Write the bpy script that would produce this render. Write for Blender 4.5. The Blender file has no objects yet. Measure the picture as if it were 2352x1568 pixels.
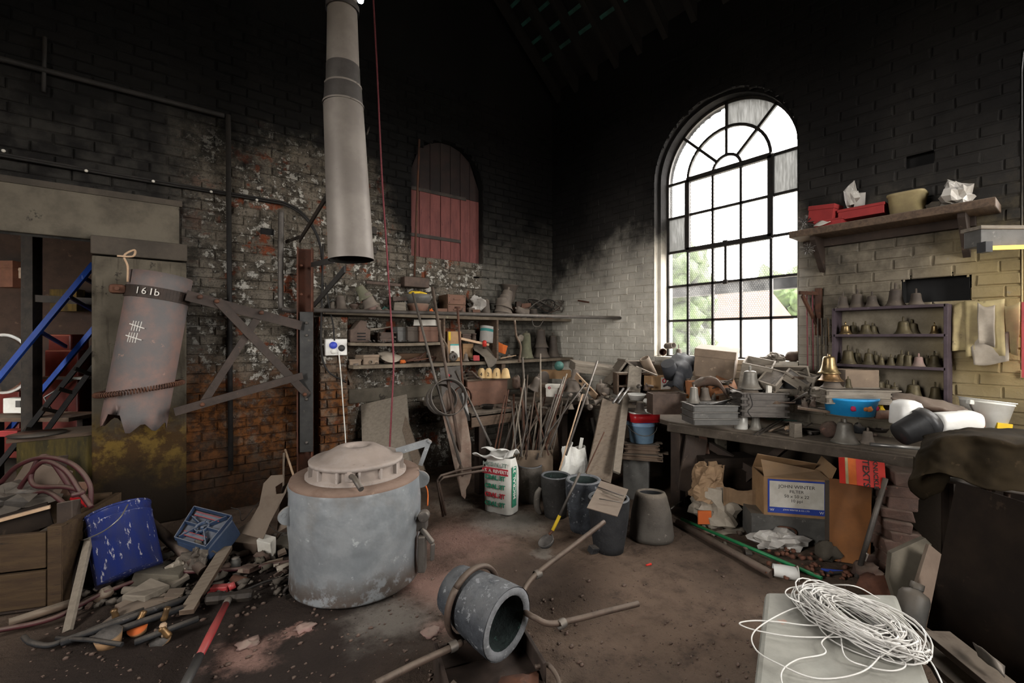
import bpy, math, random
from mathutils import Vector, Matrix, Euler, noise
random.seed(7)
SC = bpy.context.scene
COL = SC.collection
# ------------------------------------------------------------------ camera
# The room corner is the origin: the long wall is the plane y=0, the window wall the plane x=0.
FPX, CX, HY, CAMH = 1030.0, 1176.0, 775.0, 1.6
TH = math.atan(796 / 1030.0)
SN, CS = math.sin(TH), math.cos(TH)
CAM = Vector((4.6386, 5.0092, CAMH))
RIGHT, VIEW = Vector((-CS, SN, 0)), Vector((-SN, -CS, 0))
cam = bpy.data.objects.new('camera', bpy.data.cameras.new('camera'))
COL.objects.link(cam)
cam.matrix_world = Matrix(((-CS, 0, SN, CAM.x), (SN, 0, CS, CAM.y), (0, 1, 0, CAM.z), (0, 0, 0, 1)))
cam.data.sensor_width = 36
cam.data.lens = FPX / 2352 * 36
cam.data.shift_y = -9 / 2352
cam.data.clip_start = 0.02
SC.camera = cam
# ------------------------------------------------------------------ sky, portals, exposure
WORLD_STRENGTH = 12.0
w = bpy.data.worlds.new('overcast_sky')
SC.world = w
w.use_nodes = True
w.node_tree.nodes['Background'].inputs[0].default_value = (1.0, 0.975, 0.94, 1)
w.node_tree.nodes['Background'].inputs[1].default_value = WORLD_STRENGTH
SC.view_settings.view_transform = 'Standard'
SC.view_settings.look = 'None'
SC.view_settings.gamma = 1
SC.view_settings.use_curve_mapping = False
SC.view_settings.exposure = 1.3
SC.cycles.max_bounces = 6; SC.cycles.diffuse_bounces = 3; SC.cycles.glossy_bounces = 2; SC.cycles.transmission_bounces = 3; SC.cycles.transparent_max_bounces = 8
SC.cycles.adaptive_threshold = 0.02; SC.cycles.caustics_reflective = False; SC.cycles.caustics_refractive = False
def portal(loc, sx, sy, rot):
    l = bpy.data.lights.new('window_portal', 'AREA')
    l.shape = 'RECTANGLE'; l.size = sx; l.size_y = sy
    l.cycles.is_portal = True
    o = bpy.data.objects.new('window_portal', l); COL.objects.link(o)
    o.location = loc; o.rotation_euler = rot
PI = math.pi
# window in the picture, the window beyond the frame on the same wall, two unseen windows added behind the camera for more light
portal((-0.22, 2.58, 2.77), 2.8, 1.44, (0, -PI / 2, 0))
portal((-0.22, 5.50, 2.77), 2.8, 1.44, (0, -PI / 2, 0))
portal((2.0, 7.62, 2.55), 1.3, 2.1, (-PI / 2, 0, 0))
portal((7.62, 3.6, 2.55), 2.1, 1.2, (0, PI / 2, 0))

# ------------------------------------------------------------------ pixel of the photograph -> point of the room
def P(px, py, z=None, d=None, X=None, Y=None):
    r = RIGHT * ((px - CX) / FPX) + VIEW + Vector((0, 0, -(py - HY) / FPX))
    if z is not None: d = (z - CAMH) / r.z
    elif X is not None: d = (X - CAM.x) / r.x
    elif Y is not None: d = (Y - CAM.y) / r.y
    return CAM + r * d
def push(p, b): r = Vector(p) - CAM; r.z = 0; return Vector(p) + r * (b / r.dot(VIEW))   # further along the same line of sight
def depth(p): return (Vector(p) - CAM).dot(VIEW)
def mpp(p): return depth(p) / FPX          # metres per photograph pixel at a point

# ------------------------------------------------------------------ mesh helpers
class MB:
    def __init__(s): s.v = []; s.f = []; s.s = []
    def add(s, vs, fs, smooth=False, m=None):
        k = len(s.v)
        s.v += [tuple(m @ Vector(p)) if m else tuple(p) for p in vs]
        s.f += [tuple(i + k for i in f) for f in fs]
        s.s += [smooth] * len(fs)
        return s
    def box(s, c, d, m=None, top=1.0, topy=None):
        x, y, z = (q / 2 for q in d); ty = top if topy is None else topy
        vs = []
        for sz in (-1, 1):
            tx, t2 = (1, 1) if sz < 0 else (top, ty)
            vs += [(c[0] - x * tx, c[1] - y * t2, c[2] + sz * z), (c[0] + x * tx, c[1] - y * t2, c[2] + sz * z),
                   (c[0] + x * tx, c[1] + y * t2, c[2] + sz * z), (c[0] - x * tx, c[1] + y * t2, c[2] + sz * z)]
        return s.add(vs, [(3, 2, 1, 0), (4, 5, 6, 7), (0, 1, 5, 4), (1, 2, 6, 5), (2, 3, 7, 6), (3, 0, 4, 7)], False, m)
    def lathe(s, prof, n=24, m=None, smooth=True, wob=0, seed=0, sq=None):
        rows = []; vs = []; rnd = random.Random(seed)
        ph = [rnd.uniform(0, 6.28) for _ in range(4)]
        for r, z in prof:
            if r <= 1e-6: rows.append([len(vs)]); vs.append((0, 0, z)); continue
            row = []
            for i in range(n):
                a = 2 * PI * i / n
                q = r * (1 + wob * (math.sin(2 * a + ph[0]) * .6 + math.sin(3 * a + ph[1] + z * 9) * .5 + math.sin(5 * a + ph[2] - z * 14) * .3))
                if sq:
                    e = sq; ca, sa = math.cos(a), math.sin(a)
                    q = q / (abs(ca) ** e + abs(sa) ** e) ** (1 / e)
                row.append(len(vs)); vs.append((q * math.cos(a), q * math.sin(a), z))
            rows.append(row)
        fs = []
        for a, b in zip(rows, rows[1:]):
            if len(a) == 1 and len(b) == 1: continue
            for i in range(n):
                j = (i + 1) % n
                if len(a) == 1: fs.append((a[0], b[j], b[i]))
                elif len(b) == 1: fs.append((a[i], a[j], b[0]))
                else: fs.append((a[i], a[j], b[j], b[i]))
        return s.add(vs, fs, smooth, m)
    def tube(s, pts, r, n=8, m=None, smooth=True, flat=None):
        pts = [Vector(p) for p in pts]; k = len(pts)
        rs = r if isinstance(r, (list, tuple)) else [r] * k
        vs = []; fs = []; up = None
        for i in range(k):
            t = (pts[min(i + 1, k - 1)] - pts[max(i - 1, 0)]).normalized()
            if up is None:
                up = Vector((0, 0, 1)) if abs(t.z) < .9 else Vector((1, 0, 0))
            sd = t.cross(up)
            if sd.length < 1e-5: sd = t.orthogonal()
            sd.normalize(); up = sd.cross(t).normalized()
            for j in range(n):
                a = 2 * PI * j / n
                q = sd * math.cos(a) + up * math.sin(a) * (flat or 1)
                vs.append(pts[i] + q * rs[i])
        for i in range(k - 1):
            for j in range(n):
                l = (j + 1) % n
                fs.append((i * n + j, i * n + l, (i + 1) * n + l, (i + 1) * n + j))
        s.add(vs, fs, smooth, m)
        b = len(s.v) - len(vs)
        s.f.append(tuple(b + n - 1 - j for j in range(n))); s.s.append(False)
        s.f.append(tuple(b + (k - 1) * n + j for j in range(n))); s.s.append(False)
        return s
    def bar(s, a, b, w, h, up=(0, 0, 1)):           # flat bar between two points, w across, h along up
        a, b = Vector(a), Vector(b); t = (b - a).normalized(); u = Vector(up)
        sd = t.cross(u).normalized(); u = sd.cross(t).normalized()
        vs = [p + sd * x * w / 2 + u * y * h / 2 for p in (a, b) for x, y in ((-1, -1), (1, -1), (1, 1), (-1, 1))]
        return s.add(vs, [(0, 1, 2, 3), (7, 6, 5, 4), (0, 4, 5, 1), (1, 5, 6, 2), (2, 6, 7, 3), (3, 7, 4, 0)])
    def prism(s, poly, z0, z1, m=None):
        n = len(poly)
        vs = [(x, y, z0) for x, y in poly] + [(x, y, z1) for x, y in poly]
        return s.add(vs, [tuple(range(n - 1, -1, -1)), tuple(range(n, 2 * n))] + [(i, (i + 1) % n, n + (i + 1) % n, n + i) for i in range(n)], False, m)
    def grid(s, fn, nu, nv, smooth=True, m=None):   # fn(u,v) with u,v in 0..1
        vs = [fn(i / nu, j / nv) for j in range(nv + 1) for i in range(nu + 1)]
        fs = [(j * (nu + 1) + i, j * (nu + 1) + i + 1, (j + 1) * (nu + 1) + i + 1, (j + 1) * (nu + 1) + i) for j in range(nv) for i in range(nu)]
        return s.add(vs, fs, smooth, m)
    def lump(s, c, d, seed=0, rough=.25, n=10, m=None, flatten=None):   # irregular clod
        vs = []; fs = []; h = n // 2; off = Vector((seed * 3.7, seed * 1.3, seed * .7))
        for j in range(h + 1):
            t = PI * j / h
            for i in range(n):
                a = 2 * PI * i / n
                p = Vector((math.sin(t) * math.cos(a), math.sin(t) * math.sin(a), math.cos(t)))
                q = 1 + rough * noise.noise(p * 1.7 + off) * 1.6
                z = p.z * q * d[2] / 2
                if flatten is not None: z = max(z, -flatten * d[2] / 2)
                vs.append((c[0] + p.x * q * d[0] / 2, c[1] + p.y * q * d[1] / 2, c[2] + z))
        for j in range(h):
            for i in range(n):
                k = (i + 1) % n
                fs.append((j * n + i, (j + 1) * n + i, (j + 1) * n + k, j * n + k))
        return s.add(vs, fs, True, m)
    def mesh(s, name):
        me = bpy.data.meshes.new(name); me.from_pydata(s.v, [], s.f)
        me.polygons.foreach_set('use_smooth', s.s); me.update()
        return me
    def build(s, name, mt, parent=None, loc=None, rot=None, bevel=0, solid=0, sub=0, label=None, dice=0):
        me = s.mesh(name); me.materials.append(MT[mt] if isinstance(mt, str) else mt)
        o = bpy.data.objects.new(name, me); COL.objects.link(o)
        if parent: o.parent = parent
        if loc is not None: o.location = loc
        if rot is not None: o.rotation_euler = rot if len(rot) == 3 else rot
        if solid:
            q = o.modifiers.new('thickness', 'SOLIDIFY'); q.thickness = solid; q.offset = 0
        if bevel:
            q = o.modifiers.new('edge', 'BEVEL'); q.width = bevel; q.segments = 2; q.limit_method = 'ANGLE'; q.angle_limit = .7
        if sub:
            q = o.modifiers.new('smooth', 'SUBSURF'); q.levels = sub; q.render_levels = sub
        if label: o['label'] = label
        return o
def tag(o, label, cat, group=None, kind=None):
    o['label'] = label; o['category'] = cat
    if group: o['group'] = group
    if kind: o['kind'] = kind
    return o
def thing(name, label, cat, loc=(0, 0, 0), rot=(0, 0, 0), group=None):
    o = bpy.data.objects.new(name, None); COL.objects.link(o); o.empty_display_size = .05
    o.location = loc
    if isinstance(rot, (int, float)): rot = (0, 0, rot)
    o.rotation_euler = rot
    return tag(o, label, cat, group)
def struct(o): o['kind'] = 'structure'; return o
def copy_tree(o, parent=None):
    c = o.copy(); COL.objects.link(c); c.parent = parent
    for ch in list(o.children): copy_tree(ch, c)
    return c
def yaw_cam(extra=0.0): return math.atan2(RIGHT.y, RIGHT.x) + extra   # local x runs to the right as the camera sees it, local y away
YC = yaw_cam()
def Rz(a): return Matrix.Rotation(a, 4, 'Z')
def Tm(x, y, z): return Matrix.Translation((x, y, z))
def Rx(a): return Matrix.Rotation(a, 4, 'X')
def Ry(a): return Matrix.Rotation(a, 4, 'Y')
def text(body, size, mt, parent, loc, rot, name='lettering', sx=1.0, extrude=0.0004, bold=0):
    c = bpy.data.curves.new(name, 'FONT'); c.body = body; c.size = size; c.align_x = 'CENTER'; c.align_y = 'CENTER'
    c.extrude = extrude; c.offset = bold; c.resolution_u = 2
    k = bpy.data.objects.new(name, c); COL.objects.link(k); bpy.context.view_layer.update()
    me = bpy.data.meshes.new_from_object(k.evaluated_get(bpy.context.evaluated_depsgraph_get())); bpy.data.objects.remove(k); bpy.data.curves.remove(c)
    me.materials.clear(); me.materials.append(MT[mt]); o = bpy.data.objects.new(name, me); COL.objects.link(o)
    o.parent = parent; o.location = loc; o.rotation_euler = rot; o.scale = (sx, 1, 1)
    return o

# ------------------------------------------------------------------ materials
MT = {}
def lin(h):
    h = h.lstrip('#'); c = [int(h[i:i + 2], 16) / 255 for i in (0, 2, 4)]
    return tuple((x / 12.92 if x <= .04045 else ((x + .055) / 1.055) ** 2.4) for x in c) + (1,)
class NT:
    def __init__(s, name):
        s.m = bpy.data.materials.new(name); s.m.use_nodes = True; s.t = s.m.node_tree; s.t.nodes.clear()
        s.out = s.n('ShaderNodeOutputMaterial'); MT[name] = s.m
    def n(s, kind, **kw):
        q = s.t.nodes.new(kind)
        for k, v in kw.items(): setattr(q, k, v)
        return q
    def l(s, a, b): s.t.links.new(a, b)
    def setv(s, sock, v):
        if hasattr(v, 'is_linked') or hasattr(v, 'links'): s.l(v, sock)
        else: sock.default_value = v
    def math(s, op, a, b=0.0, clamp=False):
        q = s.n('ShaderNodeMath', operation=op); q.use_clamp = clamp; s.setv(q.inputs[0], a); s.setv(q.inputs[1], b); return q.outputs[0]
    def noise(s, vec, scale, detail=4, rough=.6, dist=0):
        q = s.n('ShaderNodeTexNoise'); s.l(vec, q.inputs['Vector']); q.inputs['Scale'].default_value = scale
        q.inputs['Detail'].default_value = detail; q.inputs['Roughness'].default_value = rough; q.inputs['Distortion'].default_value = dist
        return q.outputs['Fac']
    def ramp(s, fac, a, b, lo=0.0, hi=1.0):         # smooth step of fac from a to b
        q = s.n('ShaderNodeMapRange', interpolation_type='SMOOTHSTEP'); s.setv(q.inputs[0], fac)
        q.inputs[1].default_value = a; q.inputs[2].default_value = b; q.inputs[3].default_value = lo; q.inputs[4].default_value = hi
        return q.outputs[0]
    def mix(s, fac, a, b):
        q = s.n('ShaderNodeMix', data_type='RGBA'); s.setv(q.inputs[0], fac); s.setv(q.inputs[6], a); s.setv(q.inputs[7], b); return q.outputs[2]
    def vmul(s, vec, xyz):
        q = s.n('ShaderNodeVectorMath', operation='MULTIPLY'); s.l(vec, q.inputs[0]); q.inputs[1].default_value = xyz; return q.outputs[0]
    def objvec(s):
        t = s.n('ShaderNodeTexCoord'); i = s.n('ShaderNodeObjectInfo'); k = s.math('MULTIPLY', i.outputs['Random'], 37.0)
        a = s.n('ShaderNodeVectorMath', operation='ADD'); s.l(t.outputs['Object'], a.inputs[0]); s.l(k, a.inputs[1]); return a.outputs[0]
    def pos(s): return s.n('ShaderNodeNewGeometry').outputs['Position']
    def nz(s):
        g = s.n('ShaderNodeNewGeometry'); q = s.n('ShaderNodeSeparateXYZ'); s.l(g.outputs['Normal'], q.inputs[0]); return q.outputs[2]
    def bump(s, h, strength=.3, dist=.01, prev=None):
        q = s.n('ShaderNodeBump'); q.inputs['Strength'].default_value = strength; q.inputs['Distance'].default_value = dist; s.l(h, q.inputs['Height'])
        if prev: s.l(prev, q.inputs['Normal'])
        return q.outputs[0]
    def bsdf(s, col, rough=.8, metal=0.0, normal=None, spec=.3, **kw):
        q = s.n('ShaderNodeBsdfPrincipled'); s.setv(q.inputs['Base Color'], col); s.setv(q.inputs['Roughness'], rough); s.setv(q.inputs['Metallic'], metal)
        q.inputs['Specular IOR Level'].default_value = spec
        if normal: s.l(normal, q.inputs['Normal'])
        for k, v in kw.items(): s.setv(q.inputs[k], v)
        s.l(q.outputs[0], s.out.inputs[0]); return q
DUST = lin('#7d7163')
def mat(name, c1, c2=None, c3=None, scale=6, rough=.8, metal=0.0, bump=.25, bscale=30, bdist=.004, dust=.0, dustc=None, lo=.35, hi=.65, spots=.62, stretch=None, spec=.3):
    """worn surface: c1 and c2 mottled by noise, c3 in spots, settled dust on faces that look up"""
    t = NT(name); v = t.objvec()
    if stretch: v = t.vmul(v, stretch)
    c = lin(c1)
    if c2: c = t.mix(t.ramp(t.noise(v, scale, 6, .65), lo, hi), c, lin(c2))
    if c3: c = t.mix(t.ramp(t.noise(v, scale * 2.3, 5, .7), spots, spots + .06), c, lin(c3))
    m_ = metal
    if dust:
        d = t.math('MULTIPLY', t.ramp(t.nz(), .1, .75), t.ramp(t.noise(v, scale * 1.5, 4, .7), .25, .55, .35, 1.0)); d = t.math('MULTIPLY', d, dust)
        c = t.mix(d, c, lin(dustc) if dustc else DUST)
        if metal: m_ = t.math('MULTIPLY', t.math('SUBTRACT', 1.0, d), metal)
    n = t.bump(t.noise(v, bscale, 5, .7), bump, bdist) if bump else None
    t.bsdf(c, rough, m_, n, spec)
    return t.m
# ------------------------------------------------------------------ materials of the room
def wall_mat(name, side):
    t = NT(name); p = t.pos(); sx = t.n('ShaderNodeSeparateXYZ'); t.l(p, sx.inputs[0]); X, Y, Z = sx.outputs
    n1 = t.noise(p, .9, 4, .6); n2 = t.noise(p, 4.5, 6, .7); n3 = t.noise(p, 16, 6, .75); n4 = t.noise(p, 60, 4, .7)
    rag = t.math('ADD', t.math('MULTIPLY', t.math('SUBTRACT', n1, .5), 1.6), t.math('MULTIPLY', t.math('SUBTRACT', n2, .5), .9))
    zz = t.math('ADD', Z, rag)
    if side == 'window':
        c = t.mix(t.ramp(n2, .35, .65), lin('#b0aa9e'), lin('#c4beb2'))
        c = t.mix(t.ramp(Y, 3.15, 3.55), c, t.mix(t.ramp(n2, .35, .65), lin('#7a7162'), lin('#655d50')))  # left of the window kept paler, its brighter light put into the colour
        warm = t.math('MULTIPLY', t.ramp(Y, 4.1, 4.6), t.ramp(n1, .3, .6, .5, 1.0))  # yellow glow of the strip lamp painted into the wall near it
        c = t.mix(warm, c, lin('#8a7a55'))
        c = t.mix(t.ramp(n3, .60, .72), c, lin('#7d766b'))
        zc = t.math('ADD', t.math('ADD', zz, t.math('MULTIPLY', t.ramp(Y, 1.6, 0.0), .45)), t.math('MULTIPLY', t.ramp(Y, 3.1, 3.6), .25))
        c = t.mix(t.ramp(zc, 2.15, 3.1), c, lin('#2c2a28'))  # upper wall blackened: sooty, with the dimness overhead painted in too
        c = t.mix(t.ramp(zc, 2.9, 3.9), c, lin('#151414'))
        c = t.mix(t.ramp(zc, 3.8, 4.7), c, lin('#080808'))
        low = t.ramp(zz, 1.0, .5)
        c = t.mix(low, c, lin('#3b332b'))
    else:
        c = t.mix(t.ramp(n2, .4, .6), lin('#6a6257'), lin('#3a352e'))
        c = t.mix(t.ramp(n3, .55, .62), c, lin('#26231f'))
        flak = t.math('MULTIPLY', t.ramp(t.math('ADD', n3, t.math('MULTIPLY', t.math('SUBTRACT', n2, .5), .8)), .56, .6), t.ramp(X, 4.9, 4.1))
        c = t.mix(flak, c, lin('#a8a49b'))
        red = t.math('MULTIPLY', t.ramp(t.noise(p, 3.2, 5, .7), .55, .62), t.ramp(X, 4.7, 4.0))
        c = t.mix(red, c, lin('#6b3a26'))
        c = t.mix(t.math('MULTIPLY', t.ramp(n4, .5, .6), .5), c, lin('#1f1c19'))
        # upper wall blackened, sooty plus dim light painted in, more towards the corner; dark paint over the doorway
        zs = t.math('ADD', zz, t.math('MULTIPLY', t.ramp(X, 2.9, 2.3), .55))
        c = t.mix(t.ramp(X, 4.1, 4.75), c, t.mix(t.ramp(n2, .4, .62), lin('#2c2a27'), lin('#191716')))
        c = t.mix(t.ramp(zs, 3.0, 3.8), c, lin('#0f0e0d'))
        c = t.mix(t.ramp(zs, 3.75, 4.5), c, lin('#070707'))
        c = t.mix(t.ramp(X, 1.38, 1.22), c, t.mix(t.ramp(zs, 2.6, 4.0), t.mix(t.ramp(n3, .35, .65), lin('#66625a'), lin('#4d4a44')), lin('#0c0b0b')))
        rust = t.math('MULTIPLY', t.ramp(zz, 1.55, 1.0), t.ramp(n2, .3, .55, .35, 1.0))
        c = t.mix(t.math('MULTIPLY', rust, t.ramp(X, 2.9, 3.15)), c, t.mix(t.ramp(n3, .4, .6), lin('#613c1e'), lin('#2f1d11')))
        c = t.mix(t.math('MULTIPLY', t.ramp(zz, .75, .2), .8), c, lin('#241a12'))
    b = t.bump(n3, .5, .01); b = t.bump(n4, .5, .006, b)
    t.bsdf(c, .9, 0, b, .15)
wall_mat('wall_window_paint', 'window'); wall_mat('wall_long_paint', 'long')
mat('concrete', '#615a4e', '#49433a', '#332e28', scale=3, bump=.5, bscale=25, bdist=.01, rough=.92)
t = NT('jamb_concrete'); p = t.pos(); sx = t.n('ShaderNodeSeparateXYZ'); t.l(p, sx.inputs[0]); n1 = t.noise(p, 2.2, 5, .65); n2 = t.noise(p, 9, 6, .7); n3 = t.noise(t.vmul(p, (9, 9, .8)), 3, 4, .6)
c = t.mix(t.ramp(n1, .35, .65), lin('#5f584c'), lin('#453f36')); c = t.mix(t.ramp(n2, .58, .66), c, lin('#2e2a25')); c = t.mix(t.math('MULTIPLY', t.ramp(n3, .55, .65), .5), c, lin('#383229'))
zz = t.math('ADD', sx.outputs[2], t.math('MULTIPLY', t.math('SUBTRACT', n1, .5), 1.1)); c = t.mix(t.ramp(zz, 1.05, .75), c, t.mix(t.ramp(n2, .42, .58), lin('#3a2a18'), lin('#5d4a22'))); c = t.mix(t.ramp(zz, .75, .3), c, lin('#1f1811'))
bb = t.bump(n2, .6, .012); bb = t.bump(t.noise(p, 60, 4, .7), .4, .004, bb); t.bsdf(c, .92, 0, bb, .15)
mat('render_dark', '#4a4239', '#39332c', scale=4, bump=.4, bscale=25, bdist=.01)
mat('soot_and_hole_black', '#0d0c0c', '#171615', scale=3, bump=.3)  # also colours holes and slots, standing for the shade inside them
mat('rafter_wood', '#0d0b0a', '#151210', scale=4)
mat('roof_slat', '#33645c', '#2c4a44', scale=5, rough=.5)
mat('iron_black', '#25211e', '#37302a', '#4a3a2c', scale=9, rough=.6, metal=.3)
mat('window_iron', '#1b1a19', '#2b2521', scale=20, rough=.6)
mat('shutter_red', '#71423e', '#5f3734', '#44292a', scale=5, stretch=(3, 3, .6), rough=.8)
mat('shutter_soot', '#241815', '#171110', scale=5)
mat('brick_red_far', '#42271c', '#382118', scale=3)
mat('gutter_grey', '#242529', '#2a2b30', scale=3)
mat('hedge_green', '#222d14', '#34421f', scale=3)
mat('yard', '#8f8a80', '#7d786e', scale=2)
mat('white_paint', '#d9d6cf', '#c3bfb6', scale=4)
def floor_mat():
    t = NT('earth_floor'); p = t.pos(); n1 = t.noise(p, 1.1, 4, .6); n2 = t.noise(p, 6, 6, .7); n3 = t.noise(p, 40, 6, .75); n4 = t.noise(p, 160, 3, .7)
    c = t.mix(t.ramp(n1, .35, .65), lin('#6c5a4c'), lin('#584a3f'))
    c = t.mix(t.ramp(n2, .42, .78), c, lin('#40342c'))
    sx = t.n('ShaderNodeSeparateXYZ'); t.l(p, sx.inputs[0])
    def blob(x, y, r0, r1, amt, f=.5):
        q = t.n('ShaderNodeVectorMath', operation='DISTANCE'); t.l(t.vmul(p, (1, 1, 0)), q.inputs[0]); q.inputs[1].default_value = (x, y, 0)
        d = t.math('ADD', q.outputs['Value'], t.math('MULTIPLY', t.math('SUBTRACT', n2, .5), f)); return t.math('MULTIPLY', t.ramp(d, r1, r0), amt)
    # sooty ground left of the furnace and near the hammer
    a = P(560, 1450, z=0); c = t.mix(blob(a.x, a.y, .6, 1.7, .9, .9), c, lin('#211a17'))
    a = P(1240, 1330, z=0); c = t.mix(blob(a.x, a.y, .15, .6, .6, .7), c, lin('#2e2520'))
    for px, py, r0, r1, amt in ((1065, 1230, .05, .55, .9), (1010, 1330, .05, .4, .6), (565, 1490, .03, .2, .8), (690, 1437, .01, .06, .9), (920, 1330, .02, .2, .5), (1000, 1430, 0, .12, .6)):
        a = P(px, py, z=0); c = t.mix(blob(a.x, a.y, r0, r1, amt, .45), c, lin('#8f7065'))
    for px, py, r0, r1, amt in ((1180, 1195, .05, .42, .85), (1050, 1155, .0, .3, .5), (1250, 1265, 0, .12, .5), (1120, 1190, .0, .35, .6), (900, 1410, .05, .35, .5)):
        a = P(px, py, z=0); c = t.mix(blob(a.x, a.y, r0, r1, amt, .5), c, lin('#8d867d'))
    c = t.mix(t.ramp(n3, .66, .72), c, lin('#7c6d60'))
    c = t.mix(t.ramp(n3, .40, .33), c, lin('#1f1915'))
    b = t.bump(n2, .6, .05); b = t.bump(n3, .6, .012, b); b = t.bump(n4, .5, .004, b)
    t.bsdf(c, .93, 0, b, .2)
floor_mat()
def glass_mat(name, dirt, hexa, streak=False):
    t = NT(name); p = t.pos(); tr = t.n('ShaderNodeBsdfTransparent'); tl = t.n('ShaderNodeBsdfTranslucent'); df = t.n('ShaderNodeBsdfDiffuse')
    v = t.vmul(p, (1, 6, .8)) if streak else p
    n = t.noise(v, 7, 5, .7)
    tl.inputs[0].default_value = (.13, .13, .127, 1) if streak else (.2, .2, .195, 1); df.inputs[0].default_value = (.30, .29, .27, 1)
    m1 = t.n('ShaderNodeMixShader'); t.l(t.ramp(n, .3, .75, dirt[0], dirt[1]), m1.inputs[0]); t.l(tr.outputs[0], m1.inputs[1]); t.l(tl.outputs[0], m1.inputs[2])
    last = m1.outputs[0]
    if hexa:      # wired glass: hexagonal mesh as two triangular-lattice distance fields
        sx = t.n('ShaderNodeSeparateXYZ'); t.l(p, sx.inputs[0]); S = .024
        def cell(oy, oz):
            y = t.math('SUBTRACT', t.math('MODULO', t.math('ADD', sx.outputs[1], 10 * S + oy), S), S / 2)
            z = t.math('SUBTRACT', t.math('MODULO', t.math('ADD', sx.outputs[2], oz), S * 1.732), S * .866)
            return t.math('SQRT', t.math('ADD', t.math('MULTIPLY', y, y), t.math('MULTIPLY', z, z)))
        d = t.math('MINIMUM', cell(0, 0), cell(S / 2, S * .866))
        k = t.ramp(d, S * .46, S * .53); wire = t.n('ShaderNodeBsdfDiffuse'); wire.inputs[0].default_value = (.05, .05, .055, 1)
        m2 = t.n('ShaderNodeMixShader'); t.l(t.math('MULTIPLY', k, .95), m2.inputs[0]); t.l(last, m2.inputs[1]); t.l(wire.outputs[0], m2.inputs[2]); last = m2.outputs[0]
    t.l(last, t.out.inputs[0])
glass_mat('glass_clear', (.0, .04), False); glass_mat('glass_wired', (.03, .13), True); glass_mat('glass_dirty', (.93, 1.0), False, True)

# ------------------------------------------------------------------ brickwork
BV = []
def brick_variants(mt):
    out = []
    for k in range(8):
        rnd = random.Random(k + 50); b = MB(); j = lambda: rnd.uniform(-.018, .018)
        f = [(-.5 + .045 + j(), .5 + rnd.uniform(-.15, .15), -.5 + .11 + 3 * j()), (.5 - .045 + j(), .5 + rnd.uniform(-.15, .15), -.5 + .11 + 3 * j()), (.5 - .045 + j(), .5 + rnd.uniform(-.15, .15), .5 - .11 + 3 * j()), (-.5 + .045 + j(), .5 + rnd.uniform(-.15, .15), .5 - .11 + 3 * j())]
        o = [(-.5, .1, -.5), (.5, .1, -.5), (.5, .1, .5), (-.5, .1, .5)]; bk = [(x, -.5, z) for x, _, z in o]
        b.add(bk + o + f, [(8, 9, 10, 11), (4, 5, 9, 8), (5, 6, 10, 9), (6, 7, 11, 10), (7, 4, 8, 11), (0, 1, 5, 4), (1, 2, 6, 5), (2, 3, 7, 6), (3, 0, 4, 7)])
        me = b.mesh('brick'); me.materials.append(MT[mt]); out.append((me, b))
    return out
def course_bricks(u0, u1, z0, z1, holes, L=.238, H=.0885, seed=1):
    """bricks of a wall as (ua, ub, za, zb); holes(zmid) gives intervals of u without brick"""
    rnd = random.Random(seed); out = []; row = 0; z = z0
    while z + H * .6 < z1:
        zm = z + H / 2; cuts = holes(zm); u = u0 - (row % 2) * L * .5 - rnd.uniform(0, .03)
        while u < u1:
            a, b = max(u, u0), min(u + L, u1); segs = [(a, b)]
            for c0, c1 in cuts:
                ns = []
                for p, q in segs:
                    if q <= c0 or p >= c1: ns.append((p, q))
                    else:
                        if p < c0: ns.append((p, c0))
                        if q > c1: ns.append((c1, q))
                segs = ns
            for p, q in segs:
                if q - p > .035: out.append((p, q, z, min(z + H, z1)))
            u += L
        z += H; row += 1
    return out
def lay(parent, bricks, to_world, rotz, mt, pick, nmax=300, proud=.012, T=.03, seed=3):
    var = brick_variants(mt); rnd = random.Random(seed); scored = []
    for br in bricks:
        c = to_world((br[0] + br[1]) / 2, (br[2] + br[3]) / 2)
        scored.append((pick(c), br, c))
    scored.sort(key=lambda q: -q[0]); bulk = MB()
    for i, (s, br, c) in enumerate(scored):
        me, vb = var[rnd.randrange(8)]; sc = ((br[1] - br[0]) - .007, T, (br[3] - br[2]) - .008)
        off = rnd.uniform(-.35, .35) * proud + (-.8 * proud if rnd.random() < .06 else 0)
        m = Matrix.Translation(c) @ Rz(rotz) @ Matrix.Translation((0, off, 0)) @ Matrix.Diagonal((sc[0], sc[1], sc[2], 1))
        if i < nmax and s > 0:
            o = bpy.data.objects.new('brick', me); COL.objects.link(o); o.parent = parent; o.matrix_world = m
        else: bulk.add(vb.v, vb.f, False, m)
    if bulk.v:
        o = bulk.build('brickwork', mt, parent); o['kind'] = 'stuff'
    return parent
def seen_size(c):
    d = depth(c); px = CX + FPX * (Vector(c) - CAM).dot(RIGHT) / d; py = HY - FPX * (c[2] - CAMH) / d
    if d < .5 or not (-20 < px < 2372 and 60 < py < 1100): return 0
    return 1 / d * (1.6 if 330 < py < 840 else 1.0)

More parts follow.
